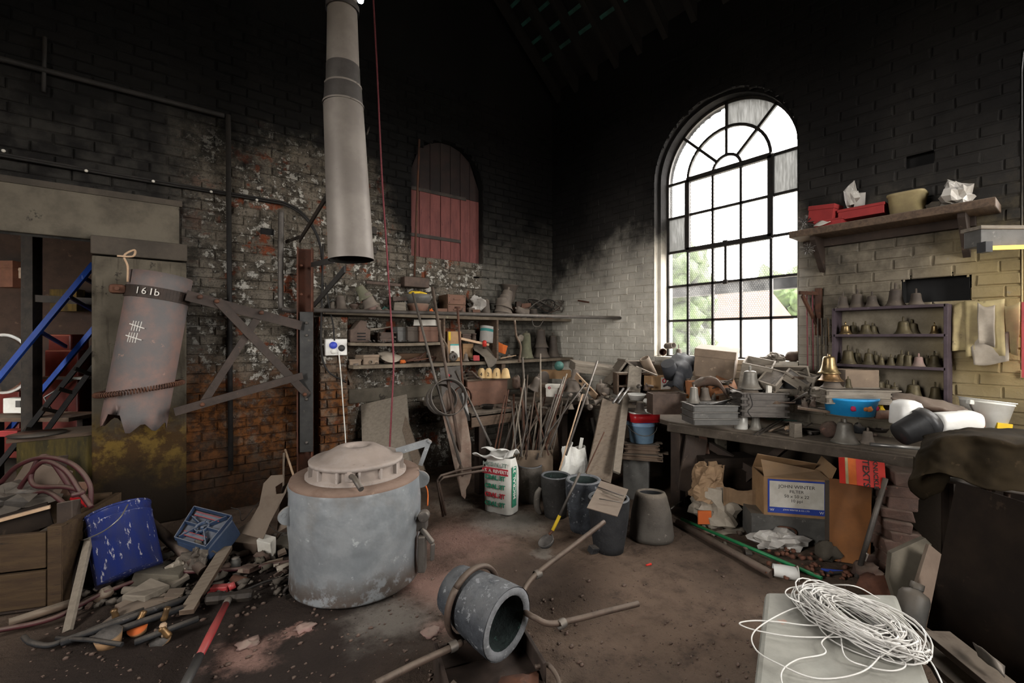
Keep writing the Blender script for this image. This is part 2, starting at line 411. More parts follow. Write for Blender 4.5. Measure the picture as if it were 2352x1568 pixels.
# ------------------------------------------------------------------ window wall (x = 0)
WY0, WY1, WR, WS, WB = 1.85, 3.30, .725, 3.435, 1.38    # opening: y range, radius, spring line, sill
W2 = (4.75, 6.22)
def arch_half(z, r, s):
    if z < s: return r
    return math.sqrt(max(r * r - (z - s) ** 2, 0))
def holes_right(z):
    out = []
    for c in ((WY0 + WY1) / 2, (W2[0] + W2[1]) / 2):
        r = WR + .045
        if z > WB - .02 and z < WS + r: h = arch_half(z, r, WS); out.append((c - h, c + h))
    if 2.93 < z < 3.06: out.append((4.11, 4.27))          # missing brick above the high shelf
    if 1.86 < z < 2.075: e = .06 - math.sqrt(max(0, .06 ** 2 - max(0, z - 2.015) ** 2)); out.append((4.085 + e, 4.465 - e))        # recess behind the bell shelf
    return out
EAVE = 5.0
w_right = MB()
def wall_panel(mb, u0, u1, z0, z1, holes, step, put):    # mortar face with holes, as horizontal strips
    z = z0
    while z < z1 - 1e-6:
        zt = min(z + step, z1); segs = [(u0, u1)]
        for c0, c1 in holes((z + zt) / 2):
            ns = []
            for p, q in segs:
                if q <= c0 or p >= c1: ns.append((p, q))
                else:
                    if p < c0: ns.append((p, c0))
                    if q > c1: ns.append((c1, q))
            segs = ns
        for p, q in segs:
            for k in range(1):
                mb.add([put(p, z), put(q, z), put(q, zt), put(p, zt)], [(0, 1, 2, 3)])
        z = zt
wall_panel(w_right, -.3, 7.6, -.2, EAVE + .3, holes_right, .0295, lambda u, z: (0, u, z))
# outer skin keeps daylight out of the brickwork
wall_panel(w_right, -.3, 7.6, -.2, EAVE + .3, lambda z: [(c - arch_half(z, WR, WS), c + arch_half(z, WR, WS)) for c in (2.575, 5.485) if WB < z < WS + WR], .0295, lambda u, z: (-.3, u, z))
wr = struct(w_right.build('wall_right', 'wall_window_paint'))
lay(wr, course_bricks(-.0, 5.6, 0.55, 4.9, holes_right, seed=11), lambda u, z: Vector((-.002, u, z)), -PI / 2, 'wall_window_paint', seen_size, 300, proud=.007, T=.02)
rec = MB()                                                # recess and missing-brick pocket
rec.box((-.12, 4.275, 1.99), (.02, .46, .30)); rec.box((-.09, 4.19, 3.0), (.02, .22, .2))
for q in ((4.083, 1.97, .012, .23), (4.467, 1.97, .012, .23)): rec.box((-.06, q[0], q[1]), (.12, q[2], q[3]))
rec.box((-.06, 4.275, 1.865), (.12, .40, .012)); rec.box((-.06, 4.275, 2.082), (.12, .40, .012))
rec.build('recess', 'soot_and_hole_black', wr)
rv = MB()                                                 # stepped brick reveals around both windows
for c in (2.575, 5.485):
    for r0, x0, r1, x1 in ((WR + .045, 0.012, WR + .045, -.07), (WR + .045, -.07, WR + .01, -.07), (WR + .01, -.07, WR, -.3)):
        pa = [(-r0, WB)] + [(-r0 * math.cos(a * PI / 24), WS + r0 * math.sin(a * PI / 24)) for a in range(25)] + [(r0, WB)]
        pb = [(-r1, WB)] + [(-r1 * math.cos(a * PI / 24), WS + r1 * math.sin(a * PI / 24)) for a in range(25)] + [(r1, WB)]
        for i in range(len(pa) - 1):
            rv.add([(x0, c + pa[i][0], pa[i][1]), (x0, c + pa[i + 1][0], pa[i + 1][1]), (x1, c + pb[i + 1][0], pb[i + 1][1]), (x1, c + pb[i][0], pb[i][1])], [(0, 1, 2, 3)])
    rv.box((-.14, c, WB - .03), (.33, 2 * WR + .1, .05))
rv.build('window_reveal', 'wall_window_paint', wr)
# ------------------------------------------------------------------ windows
ZR = [1.385, 1.80, 2.21, 2.62, 3.03, 3.435]               # horizontal glazing bars
def make_window(name, c, label):
    root = bpy.data.objects.new(name, None); COL.objects.link(root); root.location = (-.2, c, 0); struct(root); root['label'] = label
    ys = [-.714, -.455, -.155, .155, .455, .714]; x = 0
    fr = MB()
    pts = [(0, -WR, 1.36)] + [(0, -WR * math.cos(a * PI / 32), WS + WR * math.sin(a * PI / 32)) for a in range(33)] + [(0, WR, 1.36)]
    for a, b in zip(pts, pts[1:]): fr.bar(a, b, .045, .03, up=(1, 0, 0))
    fr.box((0, 0, 1.375), (.05, 1.45, .03)); fr.build('window_frame', 'window_iron', root)
    for i, y in enumerate(ys[1:-1]):
        heavy = i in (0, 3)
        b = MB(); b.box((0, y, (1.385 + WS) / 2), (.03, .025, WS - 1.385))
        if heavy: b.box((.008, y, (2.62 + WS) / 2), (.05, .055, WS - 2.62))
        b.build('glazing_bar', 'window_iron', root)
    for i, z in enumerate(ZR[1:]):
        b = MB(); b.box((0, 0, z), (.03, 1.43, .027))
        if i == 2: b.box((.008, 0, z), (.05, .93, .052))
        if i == 4: b.box((.008, 0, z), (.05, .93, .055))
        b.build('glazing_bar', 'window_iron', root)
    for r, q in ((.155, .024), (.455, .034)):
        b = MB(); pp = [(0, -r * math.cos(a * PI / 20), WS + r * math.sin(a * PI / 20)) for a in range(21)]
        for a_, b_ in zip(pp, pp[1:]): b.bar(a_, b_, .03, q, up=(1, 0, 0))
        b.build('glazing_bar', 'window_iron', root)
    for a in (45, 90, 135):
        b = MB(); t = math.radians(a); b.bar((0, .155 * math.cos(t), WS + .155 * math.sin(t)), (0, WR * math.cos(t), WS + WR * math.sin(t)), .03, .030, up=(1, 0, 0)); b.build('glazing_bar', 'window_iron', root)
    b = MB(); b.box((.03, .0, 2.42), (.012, .026, .46)); b.box((.03, .0, 2.63), (.03, .05, .05)); b.box((.03, .0, 2.205), (.03, .045, .05)); b.build('casement_stay', 'window_iron', root)
    for r in range(5):
        for k in range(5):
            side = k in (0, 4)
            g = 'glass_wired'
            if (k, r) in ((0, 3), (4, 4)): g = 'glass_dirty'
            elif (k, r) in ((4, 0), (4, 1), (3, 0), (4, 3)): g = 'glass_clear'
            b = MB(); b.box((0, (ys[k] + ys[k + 1]) / 2, (ZR[r] + ZR[r + 1]) / 2), (.004, ys[k + 1] - ys[k], ZR[r + 1] - ZR[r])); b.build('pane', g, root)
    for ra, rb in ((0, .155), (.155, .455), (.455, WR)):
        for s in range(4 if ra else 1):
            a0, a1 = (s * 45, s * 45 + 45) if ra else (0, 180)
            n = 8; b = MB(); vs = []
            for xx in (-.002, .002):
                for i in range(n + 1):
                    t = math.radians(a0 + (a1 - a0) * i / n); vs += [(xx, ra * math.cos(t), WS + ra * math.sin(t)), (xx, rb * math.cos(t), WS + rb * math.sin(t))]
            h = 2 * (n + 1); fs = []
            for i in range(n): fs += [(2 * i, 2 * i + 1, 2 * i + 3, 2 * i + 2), (h + 2 * i + 2, h + 2 * i + 3, h + 2 * i + 1, h + 2 * i)]
            b.add(vs, fs); b.build('pane', 'glass_dirty' if (rb == WR and s == 1) else 'glass_clear', root)
make_window('window_1', 2.575, 'tall round-headed iron window of wired glass panes')
make_window('window_2', 5.485, 'round-headed iron window beyond the picture')

# ------------------------------------------------------------------ long wall (y = 0) with the doorway and the shuttered window
DX0, DX1, DZ = 5.105, 6.6, 2.40
SX0, SX1, SB, SSP = 1.27, 2.30, 2.57, 3.585              # shutter opening, spring line
def holes_left(z):
    out = []
    if z < DZ: out.append((DX0, DX1))
    if SB < z < SSP + .515: h = arch_half(z, .515, SSP); out.append((1.785 - h, 1.785 + h))
    if 2.62 < z < 2.715: out.append((3.78, 3.9))
    return out
w_left = MB()
wall_panel(w_left, -.3, 7.6, -.2, 8.6, holes_left, .06, lambda u, z: (u, 0, z))
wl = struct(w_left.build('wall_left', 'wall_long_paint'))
def holes_left_b(z):                                       # no bricks where concrete covers the wall
    o = holes_left(z)
    if z < 2.79: o.append((4.53, 7.7))
    return o
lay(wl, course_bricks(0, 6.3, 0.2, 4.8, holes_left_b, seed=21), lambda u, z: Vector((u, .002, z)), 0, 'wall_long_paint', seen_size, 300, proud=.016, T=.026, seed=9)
b = MB(); b.box((3.84, -.06, 2.667), (.17, .1, .14)); b.box((1.785, -.2, 3.35), (1.5, .02, 2.0)); b.box((1.785, -.1, 4.34), (1.5, .2, .02)); b.box((1.785, -.1, 2.4), (1.5, .2, .02))
for s in (-1, 1): b.box((1.785 + s * .74, -.1, 3.35), (.02, .2, 2.0))  # unseen shell behind the shutter, added to stop daylight leaking in
b.build('pocket', 'soot_and_hole_black', wl)
b = MB()
for r, y0, y1 in ((.515, .0, -.16),):
    pa = [(1.785 - r, SB)] + [(1.785 - r * math.cos(a * PI / 24), SSP + r * math.sin(a * PI / 24)) for a in range(25)] + [(1.785 + r, SB), (1.785 - r, SB)]
    for p, q in zip(pa, pa[1:]): b.add([(p[0], y0, p[1]), (q[0], y0, q[1]), (q[0], y1, q[1]), (p[0], y1, p[1])], [(0, 1, 2, 3)])
b.build('window_reveal', 'wall_long_paint', wl)
b = MB(); b.box((6.1, -.02, 2.585), (3.12, .10, .37)); b.build('lintel', 'concrete', wl, bevel=.01)
b = MB(); b.box((5.9, .01, 2.79), (2.76, .06, .05)); b.build('ledge', 'render_dark', wl)
b = MB(); b.box((4.80, -.07, 1.13), (.62, .30, 2.27)); b.build('jamb', 'jamb_concrete', wl, bevel=.012)
b = MB(); b.box((4.80, -.06, 2.35), (.63, .33, .15)); b.build('jamb_cap', 'render_dark', wl, bevel=.008)
# shutter of vertical boards
sh = thing('window_shutter', 'arched red boarded shutter closing the small window high in the long wall', 'shutter', (1.785, -.1, 0))
xs = [-.515 + 1.03 * i / 7 for i in range(8)]
for i in range(7):
    xa, xb = xs[i] + .003, xs[i + 1] - .003; zt = SSP - .15
    b = MB(); b.box(((xa + xb) / 2, (i % 2) * .006, (SB + zt) / 2), (xb - xa, .03, zt - SB)); b.build('plank', 'shutter_red', sh, bevel=.003)
    b = MB(); zl = [SSP + math.sqrt(max(.508 ** 2 - x * x, 0)) for x in (xa, xb)]
    b.add([(xa, -.015, zt + .004), (xb, -.015, zt + .004), (xb, -.015, zl[1]), (xa, -.015, zl[0]), (xa, .012, zt + .004), (xb, .012, zt + .004), (xb, .012, zl[1]), (xa, .012, zl[0])],
          [(3, 2, 1, 0), (4, 5, 6, 7), (0, 1, 5, 4), (1, 2, 6, 5), (2, 3, 7, 6), (3, 0, 4, 7)]); b.build('plank', 'shutter_soot', sh)
for z, L in ((2.86, .72), (3.43, .8)):
    b = MB(); b.box((.5 - L / 2, .03, z), (L, .01, .04)); b.build('strap_hinge', 'iron_black', sh)

# ------------------------------------------------------------------ other walls, floor, roof, yard
b = MB()
def holes_back(z):
    o = []
    if 1.5 < z < 3.6: o.append((1.35, 2.65))  # unseen window opening added to let in more daylight
    return o
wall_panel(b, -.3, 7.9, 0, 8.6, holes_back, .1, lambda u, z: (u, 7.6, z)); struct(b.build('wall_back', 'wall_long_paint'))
b = MB(); wall_panel(b, -.3, 7.6, 0, EAVE + .3, lambda z: [(3.0, 4.2)] if 1.5 < z < 3.6 else [], .1, lambda u, z: (7.6, u, z)); struct(b.build('wall_side', 'wall_long_paint'))  # another unseen opening, added to light the room from behind
def fz(x, y):
    v = noise.noise(Vector((x * 1.1, y * 1.1, 3))) * .03 + noise.noise(Vector((x * 4, y * 4, 9))) * .012 + noise.noise(Vector((x * 13, y * 13, 5))) * .005
    return v - .02
b = MB(); b.grid(lambda u, v: (u * 7.9 - .2, v * 7.9 - .25, fz(u * 7.9 - .2, v * 7.9 - .25)), 200, 200); struct(b.build('floor', 'earth_floor'))
RS = math.tan(math.radians(42)); RIDGE = 3.65
roof = MB()
for s in (-1, 1):
    xe = -.35 if s < 0 else 7.65; xr = RIDGE
    z0 = EAVE - .0; z1 = EAVE + abs(xr - xe) * RS
    roof.add([(xe, -.3, z0), (xe, 7.9, z0), (xr, 7.9, z1), (xr, -.3, z1)], [(0, 1, 2, 3)])
rf = struct(roof.build('ceiling', 'soot_and_hole_black', solid=.04))
for k in range(22):                                        # rafters and the slats between them
    y = .15 + k * .36; b = MB(); b.bar((-.2, y, EAVE + .02), (RIDGE, y, EAVE + (RIDGE + .2) * RS - .12), .07, .14); b.build('rafter', 'rafter_wood', rf)
for k in range(17):
    x = .35 + k * .19; z = EAVE + (x + .35) * RS - .05
    b = MB(); b.bar((x, .1, z), (x, 7.5, z), .045, .03, up=(-RS, 0, 1)); b.build('slat', 'roof_slat', rf)
# yard outside: wall, hedge and a brick gable, seen washed out through the glass
b = MB(); b.box((0, 0, -.4), (90, 90, .2)); struct(b.build('yard_ground', 'yard'))
b = MB()
rnd = random.Random(5)
for i in range(70): q = P(rnd.uniform(1495, 1615), rnd.uniform(590, 830), d=rnd.uniform(11, 12.5)); b.lump(q, (.7, .7, .7), i, .6, 10)
for i in range(40): q = P(rnd.uniform(1745, 1850), rnd.uniform(640, 740), d=rnd.uniform(24, 26)); b.lump(q, (1.4, 1.4, 1.4), i, .6, 10)
tag(b.build('hedge', 'hedge_green'), 'green hedge outside the tall window', 'hedge', kind='stuff')
hs = thing('outbuilding', 'low red-roofed building across the yard outside the tall window', 'building', Vector((*P(1690, 720, d=20)[:2], 0)), (0, 0, YC))
b = MB(); b.box((1.0, 0, 1.2), (5.5, 3.0, 2.4)); b.build('wall', 'white_paint', hs)
b = MB(); b.add([(-1.8, -1.6, 2.35), (1.6, -1.6, 2.35), (1.6, 1.6, 2.35), (-1.8, 1.6, 2.35), (-.7, 0, 3.9), (1.4, 0, 3.9)], [(0, 1, 5, 4), (2, 3, 4, 5), (1, 2, 5), (3, 0, 4), (3, 2, 1, 0)]); b.build('roof', 'brick_red_far', hs)
b = MB(); b.bar((-1.2, -1.5, 2.25), (-1.2, 6.0, 2.25), .12, .14); tag(b.build('gutter_beam', 'gutter_grey'), 'pale horizontal beam just outside the tall window', 'beam')
# ------------------------------------------------------------------ materials of things
mat('furnace_lug', '#8e9192', '#7b7e80', '#a3a6a7', scale=4, rough=.38, metal=.25, bump=.35, bscale=6, bdist=.03, dust=.5, dustc='#8a7462')
t = NT('furnace_paint'); v = t.objvec(); tc = t.n('ShaderNodeTexCoord'); sz = t.n('ShaderNodeSeparateXYZ'); t.l(tc.outputs['Object'], sz.inputs[0])
n1 = t.noise(v, 4, 6, .65); n2 = t.noise(v, 11, 6, .7); c = t.mix(t.ramp(n1, .35, .65), lin('#8d9092'), lin('#777b7e')); c = t.mix(t.ramp(n2, .6, .68), c, lin('#a5a8a9'))
st = t.math('MULTIPLY', t.ramp(t.math('ADD', sz.outputs[2], t.math('MULTIPLY', n1, .30)), .36, .18), t.ramp(n2, .40, .52)); c = t.mix(t.math('MULTIPLY', st, .85), c, lin('#51443a'))
c = t.mix(t.math('MULTIPLY', t.ramp(t.noise(v, 2.5, 4, .6), .55, .7), .35), c, lin('#6f665b'))
bb = t.bump(t.noise(v, 7, 3, .5), .35, .03); bb = t.bump(t.noise(v, 45, 4, .7), .15, .004, bb); t.bsdf(c, .36, .25, bb, .4)
mat('fire_cement', '#857b74', '#978d86', '#6a5a50', scale=7, bump=.5, dust=.5, dustc='#86766a')
mat('rust_plate', '#6d5648', '#5d483c', '#86705f', scale=8, bump=.7, dust=.6, dustc='#7d6a5e')
mat('iron_arm', '#2f2722', '#3b302a', '#4a3a2f', scale=10, rough=.65, metal=.2, bump=.3)
mat('flue_steel', '#7a736c', '#6a635d', '#57504a', scale=3, rough=.55, metal=.2, bump=.12, bscale=12)
mat('flue_band', '#4c4845', '#3f3b39', scale=5, rough=.5, metal=.25)
mat('flue_rust', '#7b625a', '#5e5a59', '#8d7268', scale=3.5, rough=.7, metal=.15, bump=.4, bscale=40)
mat('iron_rust', '#5c3c2c', '#46322a', '#6f4a34', scale=10, rough=.75, metal=.2, bump=.5)
mat('iron_brown', '#41352e', '#52433a', '#2f2723', scale=9, rough=.65, metal=.3, dust=.3)
mat('iron_grey', '#5a5550', '#4a4541', '#6a6058', scale=9, rough=.55, metal=.45, dust=.35)
mat('steel', '#8f8d8a', '#7a7774', scale=9, rough=.35, metal=.7, dust=.25)
mat('post_rust', '#553020', '#42281c', '#68402a', scale=7, rough=.7, bump=.4)
mat('post_grey', '#3d3c3a', '#323130', '#504c46', scale=8, rough=.5, metal=.3)
mat('wood_old', '#5d4c3e', '#4a3c31', '#6f5f4f', scale=5, stretch=(1, 8, 8), dust=.75)
mat('wood_shelf', '#6d6253', '#54493c', '#8a8068', scale=6, dust=.8, bump=.4)
mat('wood_dark', '#3a2e26', '#2d241f', '#4f4034', scale=6, dust=.5)
mat('wood_grey', '#7d7468', '#6a6257', '#8f8678', scale=7, stretch=(1, 6, 6), dust=.5)
mat('wood_brown', '#5a4330', '#4a3626', '#6d5540', scale=6, stretch=(1, 7, 7), dust=.3)
mat('wood_pale', '#b79a7e', '#a3876c', scale=8, dust=.3)
mat('wood_cream', '#c9ab7c', '#b99a6a', scale=9, dust=.15)
mat('wood_purple', '#463b40', '#392f34', '#584d50', scale=7, dust=.4)
mat('wood_red', '#6f5142', '#60463a', '#553d33', scale=7, dust=.4)
mat('bench_top', '#4f463d', '#40382f', '#695d50', scale=9, dust=.6, bump=.5)
mat('bell_dusty', '#6b6158', '#5c534b', '#756a60', scale=8, rough=.75, dust=.55, dustc='#83776a', bump=.25)
mat('bell_dark', '#514840', '#453d37', '#5d534a', scale=8, rough=.7, dust=.4)
mat('bell_shelf', '#4f4630', '#3c3526', '#6a5c3a', scale=14, rough=.55, metal=.35, dust=.35, dustc='#5f574a')
mat('bell_brass', '#94805a', '#786445', '#5d4d36', scale=14, rough=.35, metal=.8)
mat('bell_bronze', '#8a6a45', '#5e4a34', '#a58058', scale=9, rough=.4, metal=.6)
mat('bell_silver', '#78746c', '#65615a', '#88837a', scale=8, rough=.5, metal=.25, dust=.35)
mat('bell_green', '#6b6a55', '#5a5848', '#7b7862', scale=8, dust=.4)
mat('bell_pink', '#8d6f68', '#7b6a62', scale=8, dust=.4)
mat('card', '#9a7a58', '#8a6b4c', scale=6, dust=.35, bump=.1)
mat('card_dusty', '#7b6a59', '#6c5d4f', '#8a7866', scale=6, dust=.7, bump=.15)
mat('card_dark', '#4d443c', '#433b34', '#5b5047', scale=6, dust=.6, bump=.15)
mat('card_orange', '#a9704a', '#9a6542', scale=7, dust=.2, bump=.1)
mat('paper_white', '#cfcac0', '#bdb7ab', scale=8, bump=.1)
mat('paper_grey', '#9f9587', '#8b8173', scale=7, dust=.4)
mat('paper_cream', '#a8996f', '#8f8060', '#776c52', scale=5, bump=.15)
mat('paper_brown', '#8d7358', '#7a624a', scale=6, bump=.3)
mat('plastic_white', '#d6d4cd', '#c6c3ba', '#a9a59a', scale=7, rough=.45, spots=.68)
mat('plastic_pure', '#cfcdc8', '#bfbcb6', scale=5, rough=.4)
mat('plastic_black', '#2a2a2b', '#353434', scale=6, rough=.45, dust=.3, dustc='#5a554e')
mat('plastic_grey', '#5a5854', '#4b4946', '#6a6762', scale=7, rough=.5, dust=.5)
mat('plastic_blue', '#1f2f86', '#26358a', '#b9b8bd', scale=7, rough=.28, spots=.70)
mat('drum_blue', '#222c60', '#2b3158', '#9a98a0', scale=6, rough=.2, spots=.585, stretch=(2.5, 2.5, .8))
mat('crate_blue', '#2b3a55', '#36455c', '#5d6570', scale=7, rough=.5, dust=.75, dustc='#6f7074')
mat('tub_lightblue', '#7e9ab0', '#6f8aa3', '#93a9b8', scale=7, rough=.4)
mat('lid_blue', '#3a49b0', '#3442a0', scale=5, rough=.4)
mat('tin_red', '#a01f22', '#8c1a1e', '#5d1618', scale=8, rough=.3, spots=.66)
mat('paint_red', '#a23a3c', '#8f3133', '#6a2a2a', scale=8, rough=.45, dust=.2)
mat('red_card', '#96302f', '#872a2a', scale=6, rough=.7, dust=.15)
mat('red_bright', '#c0342a', '#ad2d26', scale=5, rough=.5)
mat('hose_red', '#452022', '#391b1d', scale=9, rough=.6, dust=.35)
mat('rope_red', '#642c33', '#7a4044', scale=60, rough=.9, stretch=(1, 1, 4))
mat('rope_tan', '#8a7358', '#75614b', scale=50)
mat('cable_black', '#171514', '#221f1d', scale=9, rough=.7, dust=.08)
mat('cable_grey', '#5f5a54', '#4d4843', scale=9, rough=.6, dust=.4)
mat('wire_white', '#c9c6c1', '#bab6b0', scale=9, rough=.5)
mat('green_pipe', '#1e7a48', '#1a6a3f', scale=8, rough=.4, dust=.1)
mat('green_dark', '#2f4a44', '#3b5a50', scale=8)
mat('teal', '#3f8a86', '#4a938f', scale=8)
mat('crucible_dark', '#33312f', '#282624', '#4d4a47', scale=10, bump=.8, bdist=.008, dust=.45, dustc='#77706a')
mat('crucible_blue', '#3a3d42', '#26282c', '#75777a', scale=9, bump=.9, bdist=.01, dust=.35, dustc='#8a8a8a', spots=.58)
mat('crucible_grey', '#5c564f', '#4a453f', '#7b746b', scale=10, bump=.8, bdist=.008, dust=.7, dustc='#8d857b')
mat('crucible_black', '#262627', '#1d1d1f', '#4a474b', scale=9, bump=.8, bdist=.008, dust=.25)
mat('crucible_in', '#26302e', '#1a201f', '#3d5a52', scale=8, bump=.8, bdist=.01)
mat('crucible_rim', '#6d6e70', '#5a5b5d', '#8a8a8b', scale=12, bump=.8, bdist=.008)
mat('cast_pot', '#4d4842', '#403b36', '#6d675f', scale=9, bump=.7, dust=.5)
mat('slab_stone', '#8a8a82', '#74746d', '#9a7a6c', scale=4, bump=.5, bscale=22, dust=.2, spots=.66)
mat('cloth_dark', '#2a2319', '#1f1a13', '#32291e', scale=6, bump=.4, bscale=120, bdist=.002, spec=.03, rough=.95)
mat('cloth_black', '#26272a', '#303135', scale=6, bump=.3, bscale=60, dust=.4, dustc='#4f4d4b')
mat('leather', '#3d2e26', '#4b3a2f', '#2f2520', scale=8, bump=.5, dust=.35)
mat('rag', '#6a6258', '#5a534a', '#7b7267', scale=8, bump=.5, dust=.3)
mat('foil_plastic', '#b9b4ad', '#a29c95', '#cdc9c4', scale=6, rough=.3, bump=.3)
mat('plate_black', '#29211b', '#1f1915', '#352b23', scale=4, rough=.8, bump=.2, spec=.12)
mat('leaf_iron', '#7a6a5e', '#6b564a', '#8a7b70', scale=9, rough=.7, bump=.4)
mat('plate_brown', '#6a5a4e', '#5d4e43', scale=5, bump=.2, dust=.5)
mat('plate_rust', '#7a4f2c', '#68452a', '#8f6a48', scale=4, rough=.5, bump=.25, spots=.66)
mat('tin_white', '#c4c1ba', '#d5d2cb', '#7d7a74', scale=9, rough=.35, metal=.2)
mat('rubble_brick', '#5a453c', '#4a3a33', '#7a5a4e', scale=9, bump=.8, bdist=.01, dust=.3)
mat('orange', '#c4642a', '#b3582a', scale=8)
mat('yellow', '#c9a92a', '#bd9c22', scale=8)
mat('yellow_old', '#4f431c', '#2f2a18', '#5d5024', scale=6, stretch=(3, 3, .5))
mat('print_green', '#2f7a5a', '#37836a', scale=30); mat('print_greygreen', '#7d8a80', '#8f988e', scale=30); mat('print_red', '#b3353f', '#a52e38', scale=20)
mat('print_black', '#2a2826', '#35322f', scale=30); mat('print_blue', '#2b3f8f', '#33479a', scale=9); mat('print_white', '#d9d6cf'); mat('chalk', '#cfcbc4', '#b7b2aa', scale=60)
mat('glass_green', '#4f7a72', '#5b877e', scale=6, rough=.2); mat('blue_bright', '#1f86c4', '#2a95cf', scale=7, rough=.35); mat('magenta', '#a31f4a', '#8f1a3f', scale=9)
mat('brown_nut', '#a8642c', '#8f5326', scale=12); mat('ladder_blue', '#22489a', '#1e3f88', scale=7, rough=.4); mat('machine_red', '#58201a', '#481a15', scale=6, rough=.5)
mat('timber_frame', '#453522', '#38291b', '#241c14', scale=4, stretch=(1, 8, 8), bump=.4)
mat('sand_red', '#6a4535', '#5a3b2e', scale=20, bump=.6)
mat('ash', '#5a5249', '#48413a', '#746c62', scale=14, bump=.7, bdist=.01)
t = NT('tube_lamp'); e = t.n('ShaderNodeEmission'); e.inputs[0].default_value = (1, .55, .10, 1); e.inputs[1].default_value = 1.3; t.l(e.outputs[0], t.out.inputs[0])
t = NT('bulb'); e = t.n('ShaderNodeEmission'); e.inputs[0].default_value = (.85, .95, 1, 1); e.inputs[1].default_value = 30; t.l(e.outputs[0], t.out.inputs[0])
t = NT('goggle'); t.bsdf(lin('#c9b31f'), .2, 0, None, .5, **{'Transmission Weight': .3})

# ------------------------------------------------------------------ builders of repeated kinds
WLr, WRr = PI, PI / 2          # local x to the right in the picture, along the long wall / along the window wall
def S(p, n): return n * mpp(p)
BELL = [(.0, .985), (.30, .98), (.46, .95), (.515, .885), (.54, .8), (.56, .66), (.60, .5), (.66, .33), (.76, .17), (.88, .07), (1.0, .0), (.97, -.005), (.84, .07), (.70, .2), (.58, .4), (.52, .62), (.47, .85), (.3, .92), (0, .93)]
def bell(label, p, hpx, wpx, mt='bell_dusty', rot=(0, 0, 0), peg=.2, group=None, name='bell', m=None, clap=False):
    k = mpp(p) if m is None else m; h, r = hpx * k, wpx * k / 2
    hb = h * (1 - peg)
    t = thing(name, label, 'bell', p, rot, group)
    b = MB(); b.lathe([(q * r, z * hb) for q, z in BELL], 28); b.build('body', mt, t)
    if peg > .02:
        b = MB(); b.lathe([(.0, h), (r * .10, h), (r * .13, h * (1 - peg * .5)), (r * .12, hb * 1.0), (r * .17, hb * .965), (0, hb * .96)], 10); b.build('stem', mt, t)
    return t
def rod(label, a, b, r=.006, mt='iron_grey', name='metal_rod', group=None, cat='rod', mid=None, n=6):
    a, b = Vector(a), Vector(b); mb = MB(); pts = [Vector((0, 0, 0))] + ([Vector(q) - a for q in mid] if mid else []) + [b - a]
    mb.tube(pts, r, n); o = mb.build(name, mt, None, a); return tag(o, label, cat, group)
def smooth(pts, n=6):          # Catmull-Rom through points
    pts = [Vector(p) for p in pts]; out = []
    q = [pts[0] * 2 - pts[1]] + pts + [pts[-1] * 2 - pts[-2]]
    for i in range(1, len(q) - 2):
        for k in range(n):
            t = k / n; a, b, c, d = q[i - 1:i + 3]
            out.append(.5 * ((2 * b) + (c - a) * t + (2 * a - 5 * b + 4 * c - d) * t * t + (3 * b - a - 3 * c + d) * t ** 3))
    out.append(pts[-1]); return out
def cable(label, pts, r, mt, name='cable', cat='cable', n=8, group=None):
    pts = smooth(pts, n); a = pts[0].copy(); b = MB(); b.tube([p - a for p in pts], r, 6); return tag(b.build(name, mt, None, a), label, cat, group)
def open_box(label, p, w, d, h, rot, mt, wall=.01, name='box', cat='box', group=None, inner=None, flaps=0, base=True):
    """box open at the top: four side parts and a bottom"""
    t = thing(name, label, cat, p, rot, group); j = random.Random(hash(label) % 999)
    for s in (-1, 1):
        b = MB(); b.box((0, s * (d / 2 - wall / 2), h / 2), (w, wall, h)); b.build('side', mt, t)
        b = MB(); b.box((s * (w / 2 - wall / 2), 0, h / 2), (wall, d - 2 * wall, h)); b.build('side', mt, t)
    if base: b = MB(); b.box((0, 0, wall / 2 + .001), (w - 2 * wall, d - 2 * wall, wall)); b.build('bottom', inner or mt, t)
    if flaps:
        for s in (-1, 1):
            a = j.uniform(.5, 1.1); b = MB(); fl = flaps * .9
            b.add([(s * w / 2, -d / 2, h), (s * w / 2, d / 2, h), (s * (w / 2 + fl * math.cos(a)), d / 2, h + fl * math.sin(a) * j.choice((.6, -.5))), (s * (w / 2 + fl * math.cos(a)), -d / 2, h + fl * math.sin(a) * .4)], [(0, 1, 2, 3)])
            b.build('flap', mt, t, solid=.004)
        b = MB(); b.add([(-w / 2, -d / 2, h), (w / 2, -d / 2, h), (w / 2, -d / 2 - flaps * .5, h - flaps * .6), (-w / 2, -d / 2 - flaps * .5, h - flaps * .6)], [(0, 1, 2, 3)])
        if flaps > .0: b.build('flap', mt, t, solid=.004)
    return t
def carton(label, p, w, d, h, rot, mt, name='box', cat='box', group=None, lid=True, over=.006):
    """closed box: body and a lid a little wider, with a seam"""
    t = thing(name, label, cat, p, rot, group)
    b = MB(); b.box((0, 0, h * .44), (w, d, h * .88)); b.build('body', mt, t, bevel=.003)
    b = MB(); b.box((0, 0, h * .86), (w + 2 * over, d + 2 * over, h * .28)); b.build('lid', mt, t, bevel=.004)
    return t
def block(label, p, w, d, h, rot, mt, name='block', cat='block', group=None, chip=.12, seed=1):
    """worn block: a box with knocked corners"""
    rnd = random.Random(seed + int(w * 999)); b = MB(); b.box((0, 0, h / 2), (w, d, h))
    m_ = min(w, d, h) * chip
    b.v = [tuple(c + rnd.uniform(-m_, m_) * (0 if (i == 2 and v[2] < 1e-4) else 1) for i, c in enumerate(v)) for v in b.v]
    o = b.build(name, mt, None, p, rot if not isinstance(rot, (int, float)) else (0, 0, rot), bevel=min(w, d, h) * .06)
    return tag(o, label, cat, group)
